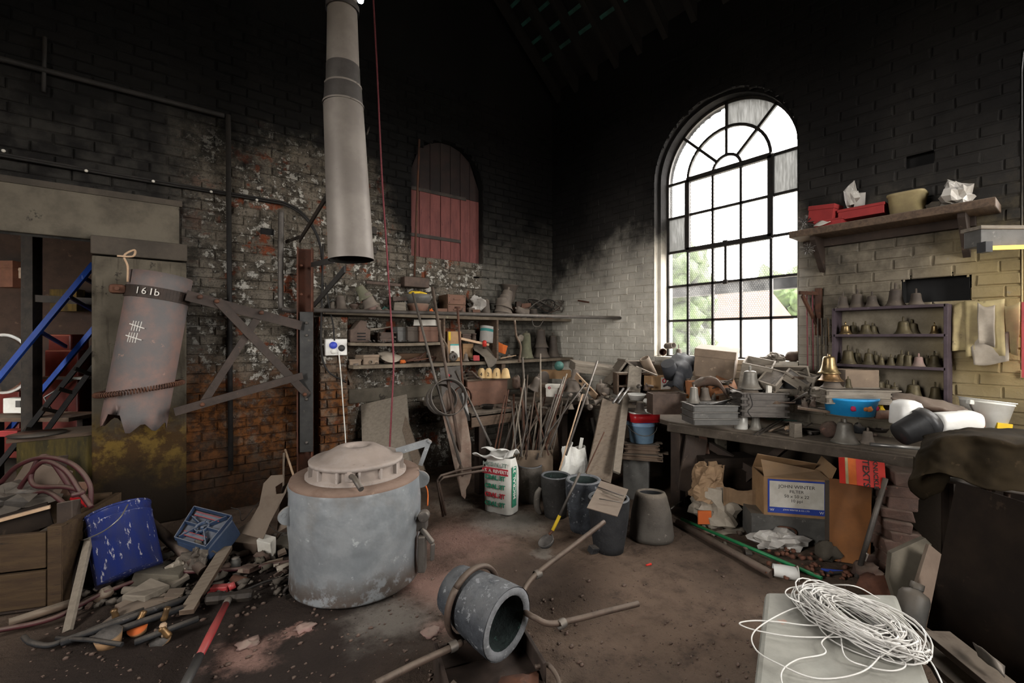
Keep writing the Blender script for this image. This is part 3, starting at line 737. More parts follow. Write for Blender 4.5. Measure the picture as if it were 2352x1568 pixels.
def flask(label, p, w, d, h, rot, mt='iron_grey', tiers=2, name='moulding_flask', group=None, lugs=True, cat='moulding box'):
    """iron moulding box: rectangular frames with raised rims and end lugs"""
    t = thing(name, label, cat, p, rot, group); th = h / tiers; wl = min(w, d) * .09
    for k in range(tiers):
        b = MB(); z = k * th
        for s in (-1, 1):
            b.box((0, s * (d / 2 - wl / 2), z + th / 2), (w, wl, th * .8)); b.box((s * (w / 2 - wl / 2), 0, z + th / 2), (wl, d, th * .8))
            for zz in (z + th * .1, z + th * .9): b.box((0, s * (d / 2), zz), (w + wl * .8, wl * 1.2, th * .18)); b.box((s * (w / 2), 0, zz), (wl * 1.2, d + wl * .8, th * .18))
        b.build('frame', mt, t)
        if lugs:
            for s in (-1, 1):
                b = MB(); b.box((s * (w / 2 + wl * 1.2), 0, z + th * .85), (wl * 2.2, d * .25, th * .25)); b.build('lug', mt, t, bevel=.002)
    b = MB(); b.box((0, 0, h * .9), (w - wl, d - wl, h * .06)); b.build('sand_face', 'ash', t)
    return t
def tray_stack(label, p, w, d, h, n, rot, mt, group=None, name='tray_stack'):
    """one tray of a nested stack for each level, each a thing of its own"""
    th = h / n
    for k in range(n):
        pos = 'lowest' if k == 0 else ('topmost' if k == n - 1 else ('second from bottom' if k == 1 else 'third from bottom'))
        t = thing('metal_tray', f'{label}, {pos} of its stack', 'tray', Vector(p) + Vector((0, 0, k * th)), (0, 0, rot + .03 * math.sin(k * 5)), group)
        b = MB(); o, i = 1.0, .94
        pr = [(.5 * .92, 0), (.5, th * 1.05), (.5 * 1.04, th * 1.05), (.5 * 1.04, th * .85)]
        for s in (-1, 1):
            b.box((0, s * d * .475, th * .5), (w * .97, d * .05, th * .9)); b.box((s * w * .475, 0, th * .5), (w * .05, d * .97, th * .9))
        b.box((0, 0, th * .06), (w * .94, d * .94, th * .1)); b.build('body', mt, t)
        b = MB()
        for s in (-1, 1): b.box((0, s * d * .5, th * .9), (w * 1.05, d * .06, th * .22)); b.box((s * w * .5, 0, th * .9), (w * .06, d * 1.0, th * .22))
        b.build('rim', mt, t, bevel=.003)
def crucible(label, p, h, r, mt, rot=(0, 0, 0), rt=None, wall=.16, rim='crucible_rim', inner='crucible_in', seed=0, name='crucible', belly=.06, spout=False, cat='crucible'):
    t = thing(name, label, cat, p, rot); rt = rt or r; rb = r * .80
    prof = []; n = 9
    for i in range(n):
        q = i / (n - 1); prof.append(((rb + (rt - rb) * q) * (1 + belly * math.sin(PI * q * .9)), h * q))
    wt = rt * wall
    b = MB(); b.lathe([(0, 0)] + [(rb * .96, 0)] + prof, 28, wob=.012, seed=seed); b.build('body', mt, t)
    b = MB(); b.lathe([(rt, h * .997), (rt * .97, h * 1.012), (rt - wt * .8, h * 1.012), (rt - wt, h * .985)], 28, wob=.014, seed=seed)
    if spout: b.v = [(x, y, z - (.10 * h * max(0, 1 - abs(math.atan2(x, -y)) / .45)) * .5) for x, y, z in b.v]
    b.build('rim', rim, t)
    b = MB(); b.lathe([(rt - wt, h * .985), (rt - wt * 1.15, h * .5), (rb - wt, h * .16), (0, h * .13)], 28, wob=.012, seed=seed); b.build('lining', inner, t)
    return t
def bucket(label, p, h, rb, rt, mt, rot=(0, 0, 0), wire='steel', rings=(.12, .8), handle=None, name='bucket', group=None, open_=True, cat='bucket', lid=None):
    t = thing(name, label, cat, p, rot, group)
    R = lambda z: rb + (rt - rb) * z
    prof = [(0, 0), (rb, 0)]
    for z in rings: prof += [(R(z - .015), h * (z - .015)), (R(z) + .004, h * (z - .008)), (R(z) + .004, h * (z + .008)), (R(z + .015), h * (z + .015))]
    prof += [(rt, h * .985)]
    b = MB(); b.lathe(prof, 36); b.lathe([(rt - .004, h * .985), (rb - .004, .006), (0, .006)], 36); b.build('body', mt, t)
    b = MB(); b.lathe([(rt - .004, h * .975), (rt + .006, h * .972), (rt + .006, h), (rt - .004, h)], 36); b.build('rim', lid or mt, t)
    if handle is not None:
        a0, drop, bow = handle; b = MB(); pts = []
        for i in range(17):
            q = PI * i / 16; x = -math.cos(q) * (rt + .01); s = math.sin(q)
            pts.append((x * math.cos(a0) - s * bow * math.sin(a0) * -1, x * math.sin(a0) - s * bow * math.cos(a0), h * .86 - s * drop))
        b.tube(pts, .0035, 6); b.build('handle', wire, t)
        for s in (-1, 1):
            b = MB(); b.box((s * (rt + .004) * math.cos(a0), s * (rt + .004) * math.sin(a0), h * .86), (.03, .03, .03)); b.build('lug', mt, t, bevel=.004)
    return t
def sheet(label, pts, mt, name='cloth', cat='cloth', nu=14, nv=14, amp=.012, seed=1, solid=.004, group=None, freq=7, parent=None):
    """draped sheet: bilinear patch of a grid of control points (rows), wrinkled by noise"""
    R, Cn = len(pts), len(pts[0]); rows = [smooth(r, max(2, nu // (Cn - 1))) for r in pts]; cols = list(zip(*rows)); cols = [smooth(c, max(2, nv // (R - 1))) for c in cols]
    vs = [list(c) for c in zip(*cols)]; o = Vector(pts[0][0]); b = MB(); H, Wd = len(vs), len(vs[0])
    def f(u, v):
        p = vs[round(v * (H - 1))][round(u * (Wd - 1))]; sv = Vector((seed * 5.1, seed, 0)); k = (noise.noise_vector(Vector(p) * freq + sv) + noise.noise_vector(Vector(p) * freq * 2.7 + sv) * .5) * amp; return tuple(Vector(p) + k - o)
    b.grid(f, Wd - 1, H - 1); ob = b.build(name, mt, parent, o, solid=solid)
    return ob if parent else tag(ob, label, cat, group)
def crumple(label, p, dx, dy, dz, mt, seed=0, name='paper', cat='paper', rot=0, rough=.7, n=18, group=None):
    """crumpled sheet: folded lump with sharp facets"""
    b = MB(); b.lump((0, 0, dz * .45), (dx, dy, dz), seed, rough, n, flatten=.85); b.s = [False] * len(b.s)
    rnd = random.Random(seed); b.v = [tuple(c + rnd.uniform(-1, 1) * min(dx, dy, dz) * .045 for c in v) for v in b.v]
    return tag(b.build(name, mt, None, p, (0, 0, rot)), label, cat, group)
def plank(label, a, b_, w, th, mt, up=(0, 0, 1), name='plank', cat='plank', group=None):
    a, b_ = Vector(a), Vector(b_); b = MB(); b.bar((0, 0, 0), b_ - a, w, th, up); return tag(b.build(name, mt, None, a, bevel=min(th, w) * .08), label, cat, group)
def onplane(px, py, A, B):     # ray of a pixel against the vertical plane through A and B
    r = RIGHT * ((px - CX) / FPX) + VIEW + Vector((0, 0, -(py - HY) / FPX)); n = Vector((B.y - A.y, A.x - B.x, 0)); return CAM + r * ((A - CAM).dot(n) / r.dot(n))
# ================================================================== large things
# ---- crucible furnace
fb = push(P(820, 1400, z=0), .41); fb.z = 0
fu = thing('crucible_furnace', 'large grey cylindrical crucible furnace with flanged lid under the hanging flue', 'furnace', fb, (0, 0, YC))
b = MB(); R = .42
prof = [(0, .0), (.405, .0), (.418, .012)] + [(.42 - .006 * math.sin(z * 7), .02 + z * .64) for z in [i / 40 for i in range(41)]] + [(.412, .672), (.395, .674)]
b.lathe(prof, 120)
def dent(v):
    x, y, z = v; r = math.hypot(x, y)
    if r < .3 or z < .03 or z > .65: return v
    k = noise.noise(Vector((x * 9, y * 9, z * 9))) * .010 + min(0, noise.noise(Vector((x * 14 + 3, y * 14, z * 12))) + .25) * .04 * max(0, 1 - abs(z - .38) / .25)
    return (x * (1 + k), y * (1 + k), z)
b.v = [dent(v) for v in b.v]; b.build('shell', 'furnace_paint', fu)
b = MB(); b.lathe([(.42, .66), (.414, .682), (.25, .69), (.25, .66)], 48, wob=.004); b.build('top_plate', 'rust_plate', fu)
lid = MB().lathe([(.325, .685), (.325, .702), (.285, .706), (.28, .77), (.2, .77)], 48).build('lid', 'fire_cement', fu)
MB().lathe([(.22, .768), (.302, .768), (.304, .79), (.292, .798), (.235, .802), (.19, .835), (.135, .865), (.105, .872), (.07, .868), (.066, .80)], 48).build('cap', 'fire_cement', lid)
MB().lathe([(.066, .80), (.0, .80)], 24).build('lining', 'soot_and_hole_black', lid)
for i in range(14):
    a = 2 * PI * (i + .35) / 14; MB().box((.293, 0, .737), (.03, .014, .066), Rz(a)).build('rib', 'fire_cement', lid)
b = MB(); b.tube([(.05, -.27, .745), (.10, -.34, .752), (.17, -.42, .712)], .017, 10); b.build('lid_handle', 'iron_grey', fu)
b = MB(); b.lathe([(.035, .0), (.035, .06), (0, .06)], 14, Tm(.05, -.265, .715)); b.build('handle_boss', 'fire_cement', lid)
b = MB(); b.bar((.24, .1, .80), (.46, .16, .855), .012, .05); b.bar((.46, .16, .855), (.40, .15, .69), .012, .03); b.bar((.45, .16, .87), (.475, .165, .85), .05, .012); b.build('lift_bracket', 'furnace_lug', fu)
def lug(a, z, w, parent, hole=True):
    b = MB(); n = 12; pts = [(0, -.075), (0, .075)] + [(w * math.sin(PI * i / n), .06 * math.cos(PI * i / n)) for i in range(n + 1)]
    b.prism(pts, -.008, .008, Rz(a) @ Tm(.415, 0, z) @ Rx(PI / 2)); o = b.build('lifting_lug', 'furnace_lug', parent, bevel=.002)
    if hole: MB().lathe([(.014, -.009), (.014, .009)], 12, Rz(a) @ Tm(.415 + w * .55, 0, z + .01) @ Rx(PI / 2)).build('lug_hole', 'soot_and_hole_black', o)
    return o
lug(math.radians(8), .62, .07, fu); lug(math.radians(188), .60, .03, fu); lug(math.radians(-140), .5, .075, fu)
b = MB(); b.box((.43, -.02, .36), (.10, .09, .10)); b.lathe([(0, -.03), (.036, -.03), (.036, .03), (0, .03)], 16, Tm(.475, -.1, .43) @ Rx(PI / 2)); b.build('burner_flange', 'iron_grey', fu, bevel=.006)
b = MB(); b.box((.455, -.06, .17), (.05, .08, .24)); b.bar((.45, -.06, .33), (.53, -.08, .24), .03, .03); b.bar((.53, -.08, .24), (.525, -.09, .13), .022, .03); b.build('burner_pipe', 'iron_grey', fu, bevel=.008)
b = MB(); b.tube(smooth([(.40, .12, .62), (.45, .14, .52), (.47, .05, .44)]), .006, 6); b.build('gas_tube', 'orange', fu)

# ---- hanging flue
A, B2 = P(807, 597, d=3.05), P(789, 245, d=3.05); T0 = B2 + (P(786, 0, d=3.05) - B2) * 3.6
fl = thing('flue_pipe', 'tall grey steel flue pipe hanging over the furnace', 'flue', A)
def seg(a, b_, r, mt, name, parent, ra=None, wall=True):
    m = MB(); d = (b_ - a); q = d.to_track_quat('Z', 'Y').to_matrix().to_4x4(); q.translation = a - A; L = d.length
    m.lathe([(r, L), (ra or r, 0)][::-1], 40, q); o = m.build(name, mt, parent)
    if wall: i = MB(); i.lathe([((ra or r) - .008, -.0), (r - .008, L)], 40, q); i.lathe([((ra or r), 0), ((ra or r) - .008, 0)], 40, q); i.build('soot_lining', 'soot_and_hole_black', o)
    return o
seg(A, B2, .129, 'flue_steel', 'lower_section', fl, .148)
c1 = A.lerp(B2, .985); d1 = (T0 - B2).normalized()
seg(B2 - d1 * .02, B2 + d1 * .13, .119, 'flue_band', 'collar', fl, .129, False); seg(B2 + d1 * .12, B2 + d1 * .27, .108, 'flue_band', 'collar', fl, .112, False)
for k in (.0, .125): seg(B2 + d1 * k, B2 + d1 * (k + .012), .134 - k * .1, 'flue_steel', 'bead', fl, None, False)
seg(B2 + d1 * .26, B2 + d1 * .66, .096, 'flue_steel', 'upper_section', fl, .106, False); seg(B2 + d1 * .66, T0, .090, 'flue_steel', 'top_section', fl, .094, False)
q = P(787, 28, d=3.05); seg(q, q + d1 * .04, .108, 'flue_band', 'hanger_band', fl, None, False)
b = MB(); b.lathe([(0, .02), (.02, .012), (.024, 0), (.02, -.02), (0, -.028)], 12); o = b.build('lamp_bulb', 'bulb', None, P(828, -2, d=3.3)); tag(o, 'small bright lamp high beside the top of the flue', 'lamp')

# ---- rusty stanchion with its stays
pp = P(700, 700, Y=.25)
po = thing('stanchion', 'rusty steel channel stanchion standing in front of the brick pier', 'post', (pp.x, .27, 0), (0, 0, PI - .35))
b = MB(); b.box((0, .05, 1.24), (.14, .012, 2.48)); b.box((-.064, 0, 1.24), (.012, .1, 2.48)); b.box((.064, 0, 1.24), (.012, .1, 2.48)); b.build('channel', 'post_rust', po)
b = MB(); b.box((.02, -.07, 1.17), (.12, .014, 1.36)); p_ = b.build('cover_plate', 'post_grey', po, bevel=.003)
for z in (.58, 1.0, 1.74, 1.62): MB().lathe([(0, .018), (.012, .014), (.015, 0)], 10, Tm(.02, -.077, z) @ Rx(PI / 2)).build('bolt', 'iron_grey', p_)
for z in (2.02, 2.3): MB().lathe([(0, .018), (.012, .014), (.015, 0)], 10, Tm(-.03, -.05, z) @ Rx(PI / 2)).build('bolt', 'post_rust', po)
for nm, p1, p2, mt, w_ in (('lower', P(722, 700, d=4.3), P(792, 618, d=3.25), 'post_grey', .05), ('mid', P(716, 608, d=4.35), P(765, 597, d=3.3), 'post_grey', .045), ('upper', P(655, 556, d=4.55), P(690, 543, d=4.35), 'iron_black', .03), ('top', P(688, 552, d=4.35), P(748, 455, d=3.4), 'iron_black', .045)):
    b = MB(); b.bar(Vector((0, 0, 0)), p2 - p1, .012, w_); o = b.build('flat_stay', mt, None, p1); o.parent = po; o.matrix_parent_inverse = Matrix.LocRotScale(po.location, po.rotation_euler, None).inverted()

# ---- swing arm with clamped cylinder
SA, SBp = P(690, 745, d=4.30), P(300, 650, d=3.35)
op = lambda x, y: onplane(x, y, SA, SBp)
def under(o, par):                                   # keep world placement under a thing that already has one
    o.parent = par; o.matrix_parent_inverse = Matrix.LocRotScale(par.location, par.rotation_euler, par.scale).inverted(); return o
sw = thing('swing_arm', 'rusty flat-bar swing arm reaching from the stanchion to the clamped cylinder', 'bracket', SA)
plane_n = Vector((SBp.y - SA.y, SA.x - SBp.x, 0)).normalized()
if plane_n.dot(CAM - SA) < 0: plane_n = -plane_n
def arm(x0, y0, x1, y1, w_, off, name, mt='iron_arm'):
    a, c = op(x0, y0) + plane_n * off, op(x1, y1) + plane_n * off; b = MB(); b.bar((0, 0, 0), c - a, .012, w_); return under(b.build(name, mt, None, a), sw)
arm(428, 678, 692, 748, .085, 0, 'top_bar'); arm(498, 690, 706, 908, .07, .013, 'brace'); arm(594, 728, 466, 928, .06, -.013, 'brace'); arm(398, 945, 692, 862, .065, .026, 'lower_bar')
for x, y in ((458, 682), (496, 692), (598, 718), (697, 905), (462, 928)):
    b = MB(); q = plane_n.to_track_quat('Z', 'Y').to_matrix().to_4x4(); b.lathe([(.018, 0), (.018, .02), (.010, .03), (0, .03)], 10, q); under(b.build('bolt', 'iron_rust', None, op(x, y) + plane_n * .016), sw)
# cylinder in the clamp
ct, cb = op(388, 628) - plane_n * .21, op(322, 982) - plane_n * .21
cy = thing('flue_cylinder', 'scorched steel cylinder with a jagged foot clamped at a slant in the swing arm', 'cylinder', cb)
ax = (ct - cb); L = ax.length; q = ax.to_track_quat('Z', 'Y').to_matrix().to_4x4(); RC = .203
b = MB(); n = 48; vs = []; rows = 14
locv = q.to_3x3().inverted() @ (CAM - cb).normalized(); locr = q.to_3x3().inverted() @ RIGHT; ang0 = math.atan2(locv.y, locv.x); angr = math.atan2(locr.y, locr.x)
sgn = 1 if ((angr - ang0 + PI) % (2 * PI) - PI) > 0 else -1
for j in range(rows + 1):
    for i in range(n):
        a = 2 * PI * i / n; z = L * j / rows
        if j == 0:
            rel = ((a - ang0) * sgn + PI) % (2 * PI) - PI       # 0 faces the camera, negative to the picture's left
            z = .16 * max(0, 1 - abs(rel + .72) / .5) - .03 * max(0, 1 - abs(rel + .05) / .3) + .03 * math.sin(rel * 7)
        vs.append((RC * math.cos(a), RC * math.sin(a), z))
fs = [(j * n + i, j * n + (i + 1) % n, (j + 1) * n + (i + 1) % n, (j + 1) * n + i) for j in range(rows) for i in range(n)]
b.add(vs, fs, True, q); under_o = b.build('shell', 'flue_rust', cy, solid=.006)
def oncyl(s, rel, rr=RC + .006): a = ang0 + sgn * rel; return q @ Vector((rr * math.cos(a), rr * math.sin(a), s))
b = MB(); zz = L * .86
for k in range(28):
    r0 = -1.5 + 3.0 * k / 28; r1 = -1.5 + 3.0 * (k + 1) / 28
    z0, z1 = zz - .05 * math.sin(r0) * 0, zz
    b.add([oncyl(z0 - .045, r0), oncyl(z1 - .045, r1), oncyl(z1 + .045, r1), oncyl(z0 + .045, r0)], [(0, 1, 2, 3)])
b.build('clamp_band', 'iron_arm', cy, solid=.012)
b = MB(); e0 = oncyl(zz, -1.45, RC + .05); b.box(e0, (.1, .1, .07)); o = b.build('clamp_lug', 'iron_rust', cy, bevel=.02); MB().tube([e0 + Vector((.0, .05, 0)), e0 + Vector((0, .08, 0))], .016, 8).build('bolt', 'iron_rust', o)
b = MB(); e1 = oncyl(zz + .06, -1.1, RC + .02); b.tube(smooth([e1, e1 + Vector((0, 0, .12)), e1 + Vector((.02, 0, .20)), e1 + Vector((-.04, .0, .25)), e1 + Vector((-.03, 0, .2)), e1 + Vector((.06, .02, .19))]), .008, 6); b.build('hook', 'wood_pale', cy)
for tx, rl in (('1', -.62), ('6', -.42), ('1', -.22), ('b', -.06)):                # chalked figures
    p0 = oncyl(zz, rl, RC + .022); o = text(tx, .075, 'chalk', cy, p0, (0, 0, 0)); zax = (p0 - q @ Vector((0, 0, zz))).normalized(); up = ax.normalized(); xax = up.cross(zax)
    o.rotation_euler = Matrix((xax, up, zax)).transposed().to_euler()
for row, s in ((0, .64), (1, .565)):
    for k in range(4):
        rl = -.62 + k * .085 - row * .06; b = MB(); b.bar(oncyl(L * s - .045, rl, RC + .005), oncyl(L * s + .03, rl + .02, RC + .005), .004, .007, up=tuple(oncyl(0, rl, 1))); b.build('chalk_tally', 'chalk', cy)
    b = MB(); b.bar(oncyl(L * s + .005, -.72 - row * .06, RC + .008), oncyl(L * s - .02, -.22 - row * .02, RC + .014), .004, .007); b.build('chalk_tally', 'chalk', cy)
# spring ring hung round it
cr = cb.lerp(ct, .235); ring = thing('spring_ring', 'coiled steel spring ring looped around the slanted cylinder', 'spring', cr)
b = MB(); pts = []; N = 1500; Rr = .268; tilt = Matrix.Rotation(math.radians(3), 4, RIGHT) @ Matrix.Rotation(math.radians(-7), 4, VIEW)
for i in range(N + 1):
    a = 2 * PI * i / N; k = a * 90; rad = Rr + .017 * math.cos(k); pts.append(tilt @ Vector((rad * math.cos(a), rad * math.sin(a), .017 * math.sin(k))))
b.tube(pts, .0045, 4); b.build('coil', 'iron_rust', ring)

# ---- brick pier and shelves on the long wall
w_ = MB(); w_.box((3.28, .14, .9), (.28, .26, 1.82)); pr = struct(w_.build('pillar', 'wall_long_paint'))
lay(pr, course_bricks(3.14, 3.42, 0, 1.8, lambda z: [], seed=5), lambda u, z: Vector((u, .28, z)), 0, 'wall_long_paint', lambda c: 1, 300, proud=.012, T=.03, seed=2)
def shelf(name, label, x0, x1, y0, y1, z, th=.03, mt='wood_shelf'):
    t = thing(name, label, 'shelf', ((x0 + x1) / 2, 0, z)); b = MB(); w = x1 - x0
    n = 12; vs = []
    def f(u, v): return (-w / 2 + u * w, y0 + (y1 - y0) * v + (.006 * math.sin(u * 17) if v > .5 else 0), -.012 * math.sin(u * PI))
    b.grid(f, n, 2, False); b.build('board', mt, t, solid=th); return t
s1 = shelf('wall_shelf', 'top dusty shelf of the long wall behind the pipe rail', .02, 3.40, .01, .42, 1.85, .035)
s2 = shelf('wall_shelf', 'short middle shelf of the long wall, under the pipe rail', 2.07, 3.16, .01, .43, 1.535, .03)
s3 = shelf('wall_shelf', 'long lower shelf of the long wall running into the corner', .02, 3.14, .01, .46, 1.30, .035)
def upright(par, x, y, z0, z1, w_=.05, d=.03, mt='wood_old'):
    b = MB(); b.box((x - par.location.x, y, (z0 + z1) / 2 - par.location.z), (d, w_, z1 - z0)); b.build('upright', mt, par, bevel=.004)
upright(s3, 1.32, .22, 1.318, 1.83, .40, .03, 'wood_old'); upright(s2, 2.08, .24, 1.32, 1.82, .36, .025, 'wood_old'); upright(s3, 1.22, .35, .86, 1.28, .12, .06, 'wood_old')
b = MB(); b.prism([(0, 0), (.24, 0), (.24, .03), (.05, .18), (0, .18)], -.015, .015, Tm(3.10 - s3.location.x, .02, -.2) @ Rz(PI / 2) @ Rx(PI / 2)); b.build('bracket', 'wood_old', s3)
for x in (2.02, 1.14):
    b = MB(); b.tube(smooth([P(1010 if x > 2 else 1182, 735, d=5.0) - s3.location, P(1012 if x > 2 else 1186, 770, d=4.98) - s3.location, P(1026 if x > 2 else 1196, 795, d=4.96) - s3.location, P(1030 if x > 2 else 1192, 832, d=4.95) - s3.location]), .012, 6); b.build('curved_batten', 'wood_old', s3)
rl = rod('long scaffold pipe running level along the front of the shelves', P(722, 712, Y=.47), P(1424, 730, d=5.75), .021, 'iron_grey', 'pipe_rail', cat='pipe', n=12)
b = MB(); b.box((1.6, .012, .95), (2.9, .03, .16)); o = b.build('wall_ledge', 'concrete', None, bevel=.02); tag(o, 'rough pale mortar ledge low on the long wall under the shelves', 'ledge')

# ---- corner bench along the long wall
bl = thing('corner_bench', 'heavy old wooden bench along the long wall heaped with patterns', 'bench', (1.45, .75, 0))
b = MB(); b.box((.0, -.1, .82), (1.55, 1.15, .05)); b.build('bench_board', 'bench_top', bl, bevel=.006)
b = MB(); b.box((.1, .45, .76), (1.35, .05, .12)); b.build('apron', 'wood_old', bl, bevel=.006)
for x in (.62, -.55):
    b = MB(); b.box((x, .40, .4), (.09, .09, .8)); b.build('leg', 'wood_dark', bl, bevel=.006)
# ---- window bench
q1, q2 = P(1535, 967, z=.8), P(2098, 1044, z=.8)
e = (q2 - q1).normalized(); wb = thing('window_bench', 'long paint-spattered workbench under the tall window', 'bench', q1)
far = q2 + e * .55
back0, back1 = Vector((.03, q1.y - .35, .8)), Vector((.03, far.y, .8))
b = MB(); poly = [Vector((.62, 1.95, .8)), q1, far, back1, Vector((.03, 1.30, .8)), Vector((.60, 1.30, .8))]
b.prism([(v.x - q1.x, v.y - q1.y) for v in poly], -.045, 0); b.build('bench_board', 'bench_top', wb, bevel=.006)
b = MB(); a_ = Vector((0, 0, -.055)); b.bar(a_ + Vector((.01, 0, 0)), far - q1 + Vector((.01, 0, -.055)), .03, .075); b.build('apron', 'bench_top', wb, bevel=.004)
for s in (.06,):
    b = MB(); v = e * s + Vector((-.06, 0, 0)); b.box((v.x, v.y, -.42), (.10, .10, .74)); b.build('leg', 'wood_dark', wb, bevel=.008)
b = MB(); v = e * 1.9; b.bar(e * .15 + Vector((-.2, 0, -.15)), e * .9 + Vector((-.35, 0, -.55)), .06, .06); b.build('brace', 'wood_dark', wb)
b = MB(); b.bar(e * .9 + Vector((-.2, 0, -.12)), e * .45 + Vector((-.35, 0, -.6)), .06, .06); b.build('brace', 'wood_dark', wb)
# ================================================================== middle of the floor
FL = lambda px, py, z=0.0: Vector((P(px, py, z=z).x, P(px, py, z=z).y, z))
def stand(px, py, back=0.0):                 # point on the floor under a pixel, pushed back by a radius
    p = push(P(px, py, z=0), back); p.z = fz(p.x, p.y); return p
# ---- powder sack
p = stand(1152, 1178, .10); rt = YC - .5
sk = thing('powder_sack', 'upright white sack with red band and green side stripe beside the crucibles', 'sack', p, (0, 0, rt))
def sack_shape(w, d, h, seed, nu=30, nv=18):
    def f(u, v):
        a = 2 * PI * u; e = 4.5; ca, sa = math.cos(a), math.sin(a); q = (abs(ca) ** e + abs(sa) ** e) ** (-1 / e)
        bul = 1 + .05 * math.sin(PI * v) - .10 * max(0, v - .8) * 4 + .02 * noise.noise(Vector((ca * 2, sa * 2, v * 7 + seed)))
        return (q * ca * w / 2 * bul, q * sa * d / 2 * bul * (1 - .5 * max(0, v - .75) * 3), v * h)
    return f
b = MB(); b.grid(sack_shape(.29, .19, .50, 3), 40, 20); b.lathe([(.0, .003), (.09, .003)], 12); b.build('body', 'plastic_white', sk)
b = MB(); b.grid(lambda u, v: (-.155 + .22 * u + .02 * math.sin(v * 5), -.11 + .14 * math.sin(v * 4.2), .535 + .045 * math.cos(v * 5.2) + .012 * math.sin(u * 9)), 14, 12); b.build('folded_top', 'plastic_pure', sk, solid=.008)
b = MB(); b.grid(lambda u, v: (.06 + .09 * u, -.07 + .14 * v + .01 * math.sin(u * 8), .50 + .05 * math.sin(PI * v) + .03 * u), 8, 8); b.build('folded_top', 'plastic_pure', sk, solid=.008)
fy = -.1085
for z, tx, mt_, sz in ((.445, 'MICRAL 3T', 'print_greygreen', .052), (.325, 'CRAL 3T', 'print_green', .056), (.245, 'CRAL 3T', 'print_green', .056), (.165, 'CRAL 3T', 'print_red', .056), (.085, 'CRAL 3T', 'print_green', .056)):
    text(tx, sz, mt_, sk, (-.01, fy, z), (PI / 2, 0, 0), bold=.0014, extrude=.003)
b = MB(); b.box((-.01, fy + .004, .385), (.275, .006, .058)); b.build('printed_band', 'print_red', sk); text('S. A. REVERTE', .042, 'print_white', sk, (.01, fy - .001, .385), (PI / 2, 0, 0), extrude=.002)
b = MB(); b.box((.1525, -.035, .25), (.006, .075, .36)); b.build('printed_band', 'print_green', sk); text('MICRAL 3T', .062, 'print_white', sk, (.1565, -.035, .29), (PI / 2, -PI / 2, PI / 2), bold=.001, extrude=.002)
# ---- crucibles
p = stand(1217, 1157, .12); crucible('pale dusty crucible with a cracked side right behind the powder sack', p, .36, .122, 'crucible_grey', seed=1)
p = stand(1214, 1157, .12) + VIEW * .40 + RIGHT * .0; crucible('empty dusty crucible tilted behind the cracked one', p, .42, .118, 'crucible_grey', rot=(0, 0, 1), seed=2)
p = stand(1276, 1190, .13); c3 = crucible('dark crucible with the lump at its side, between the pale and the blue-black ones', p, .375, .122, 'crucible_dark', seed=3, rt=.132)
b = MB(); b.tube(smooth([(-.135, .0, .26), (-.165, -.01, .2), (-.17, -.02, .1), (-.14, -.02, .03)]), [.02 + .012 * math.sin(PI * i / 18) for i in range(19)], 8); b.build('slag_lip', 'crucible_grey', c3); c3.rotation_euler = (0, 0, YC)
p = stand(1340, 1225, .14); crucible('tall blue-black crucible with a rust-stained side', p, .42, .14, 'crucible_blue', seed=4, rt=.15, wall=.22)
p = stand(1398, 1274, .15); ce = crucible('blackened crucible with a brown plate laid on top', p, .40, .14, 'crucible_black', seed=5, rt=.155)
pl = thing('cover_plate', 'square brown sheet of metal resting on the blackened crucible', 'plate', P(1396, 1146, d=3.4) , (0, 0, 0))
cs = [P(1380, 1104, d=3.52), P(1443, 1124, d=3.46), P(1418, 1186, d=3.22), P(1348, 1166, d=3.27)]; zc = [.468, .455, .425, .436]
cs = [P(*xy, z=z_) for xy, z_ in zip(((1380, 1104), (1443, 1124), (1418, 1186), (1348, 1166)), zc)]
b = MB(); b.add([c - pl.location for c in cs], [(0, 1, 2, 3)]); b.build('sheet', 'plate_brown', pl, solid=.005)
for i, (x0, y0, x1, y1, r_) in enumerate(((1373, 1118, 1432, 1139, .005), (1383, 1127, 1433, 1146, .004), (1376, 1145, 1424, 1153, .0035), (1384, 1131, 1437, 1142, .003))):
    u = P(x0, y0, z=.468); v = P(x1, y1, z=.463); rod(f'{"first second third fourth".split()[i]} thin pencil-like rod from the back on the brown plate', u, v, r_, 'wood_grey' if i % 2 else 'iron_grey', 'small_rod')
p = stand(1497, 1254, .17); t = thing('casting_pot', 'squat tapering iron pot with a sooty mouth, rightmost of the crucible row', 'pot', p, (math.radians(-5), 0, YC))
MB().lathe([(0, 0), (.165, 0), (.172, .03), (.155, .2), (.125, .33), (.112, .36), (.098, .365), (.09, .35)], 28, wob=.01, seed=8).build('body', 'cast_pot', t)
MB().lathe([(.09, .35), (.1, .25), (.13, .1), (0, .06)], 24).build('lining', 'crucible_black', t)
# ---- white crumpled bag behind them
p = stand(1318, 1170, .1); t = thing('paper_sack', 'crumpled white sack standing behind the blue-black crucible', 'sack', p, (0, 0, YC + .2))
b = MB(); b.grid(lambda u, v: tuple(Vector(sack_shape(.23, .14, .58, 9)(u, v)) * 1 + noise.noise_vector(Vector((math.cos(6.28 * u) * 2, math.sin(6.28 * u) * 2, v * 5))) * .03), 34, 22); b.s = [False] * len(b.s); b.build('body', 'plastic_white', t)
b = MB(); b.bar((.06, 0, .55), (.09, .02, .66), .03, .012); b.bar((-.05, 0, .55), (-.02, .0, .63), .05, .012); b.build('torn_top', 'plastic_white', t)
b = MB(); b.box((-.05, -.075, .22), (.04, .004, .05)); b.build('printed_patch', 'print_red', t)
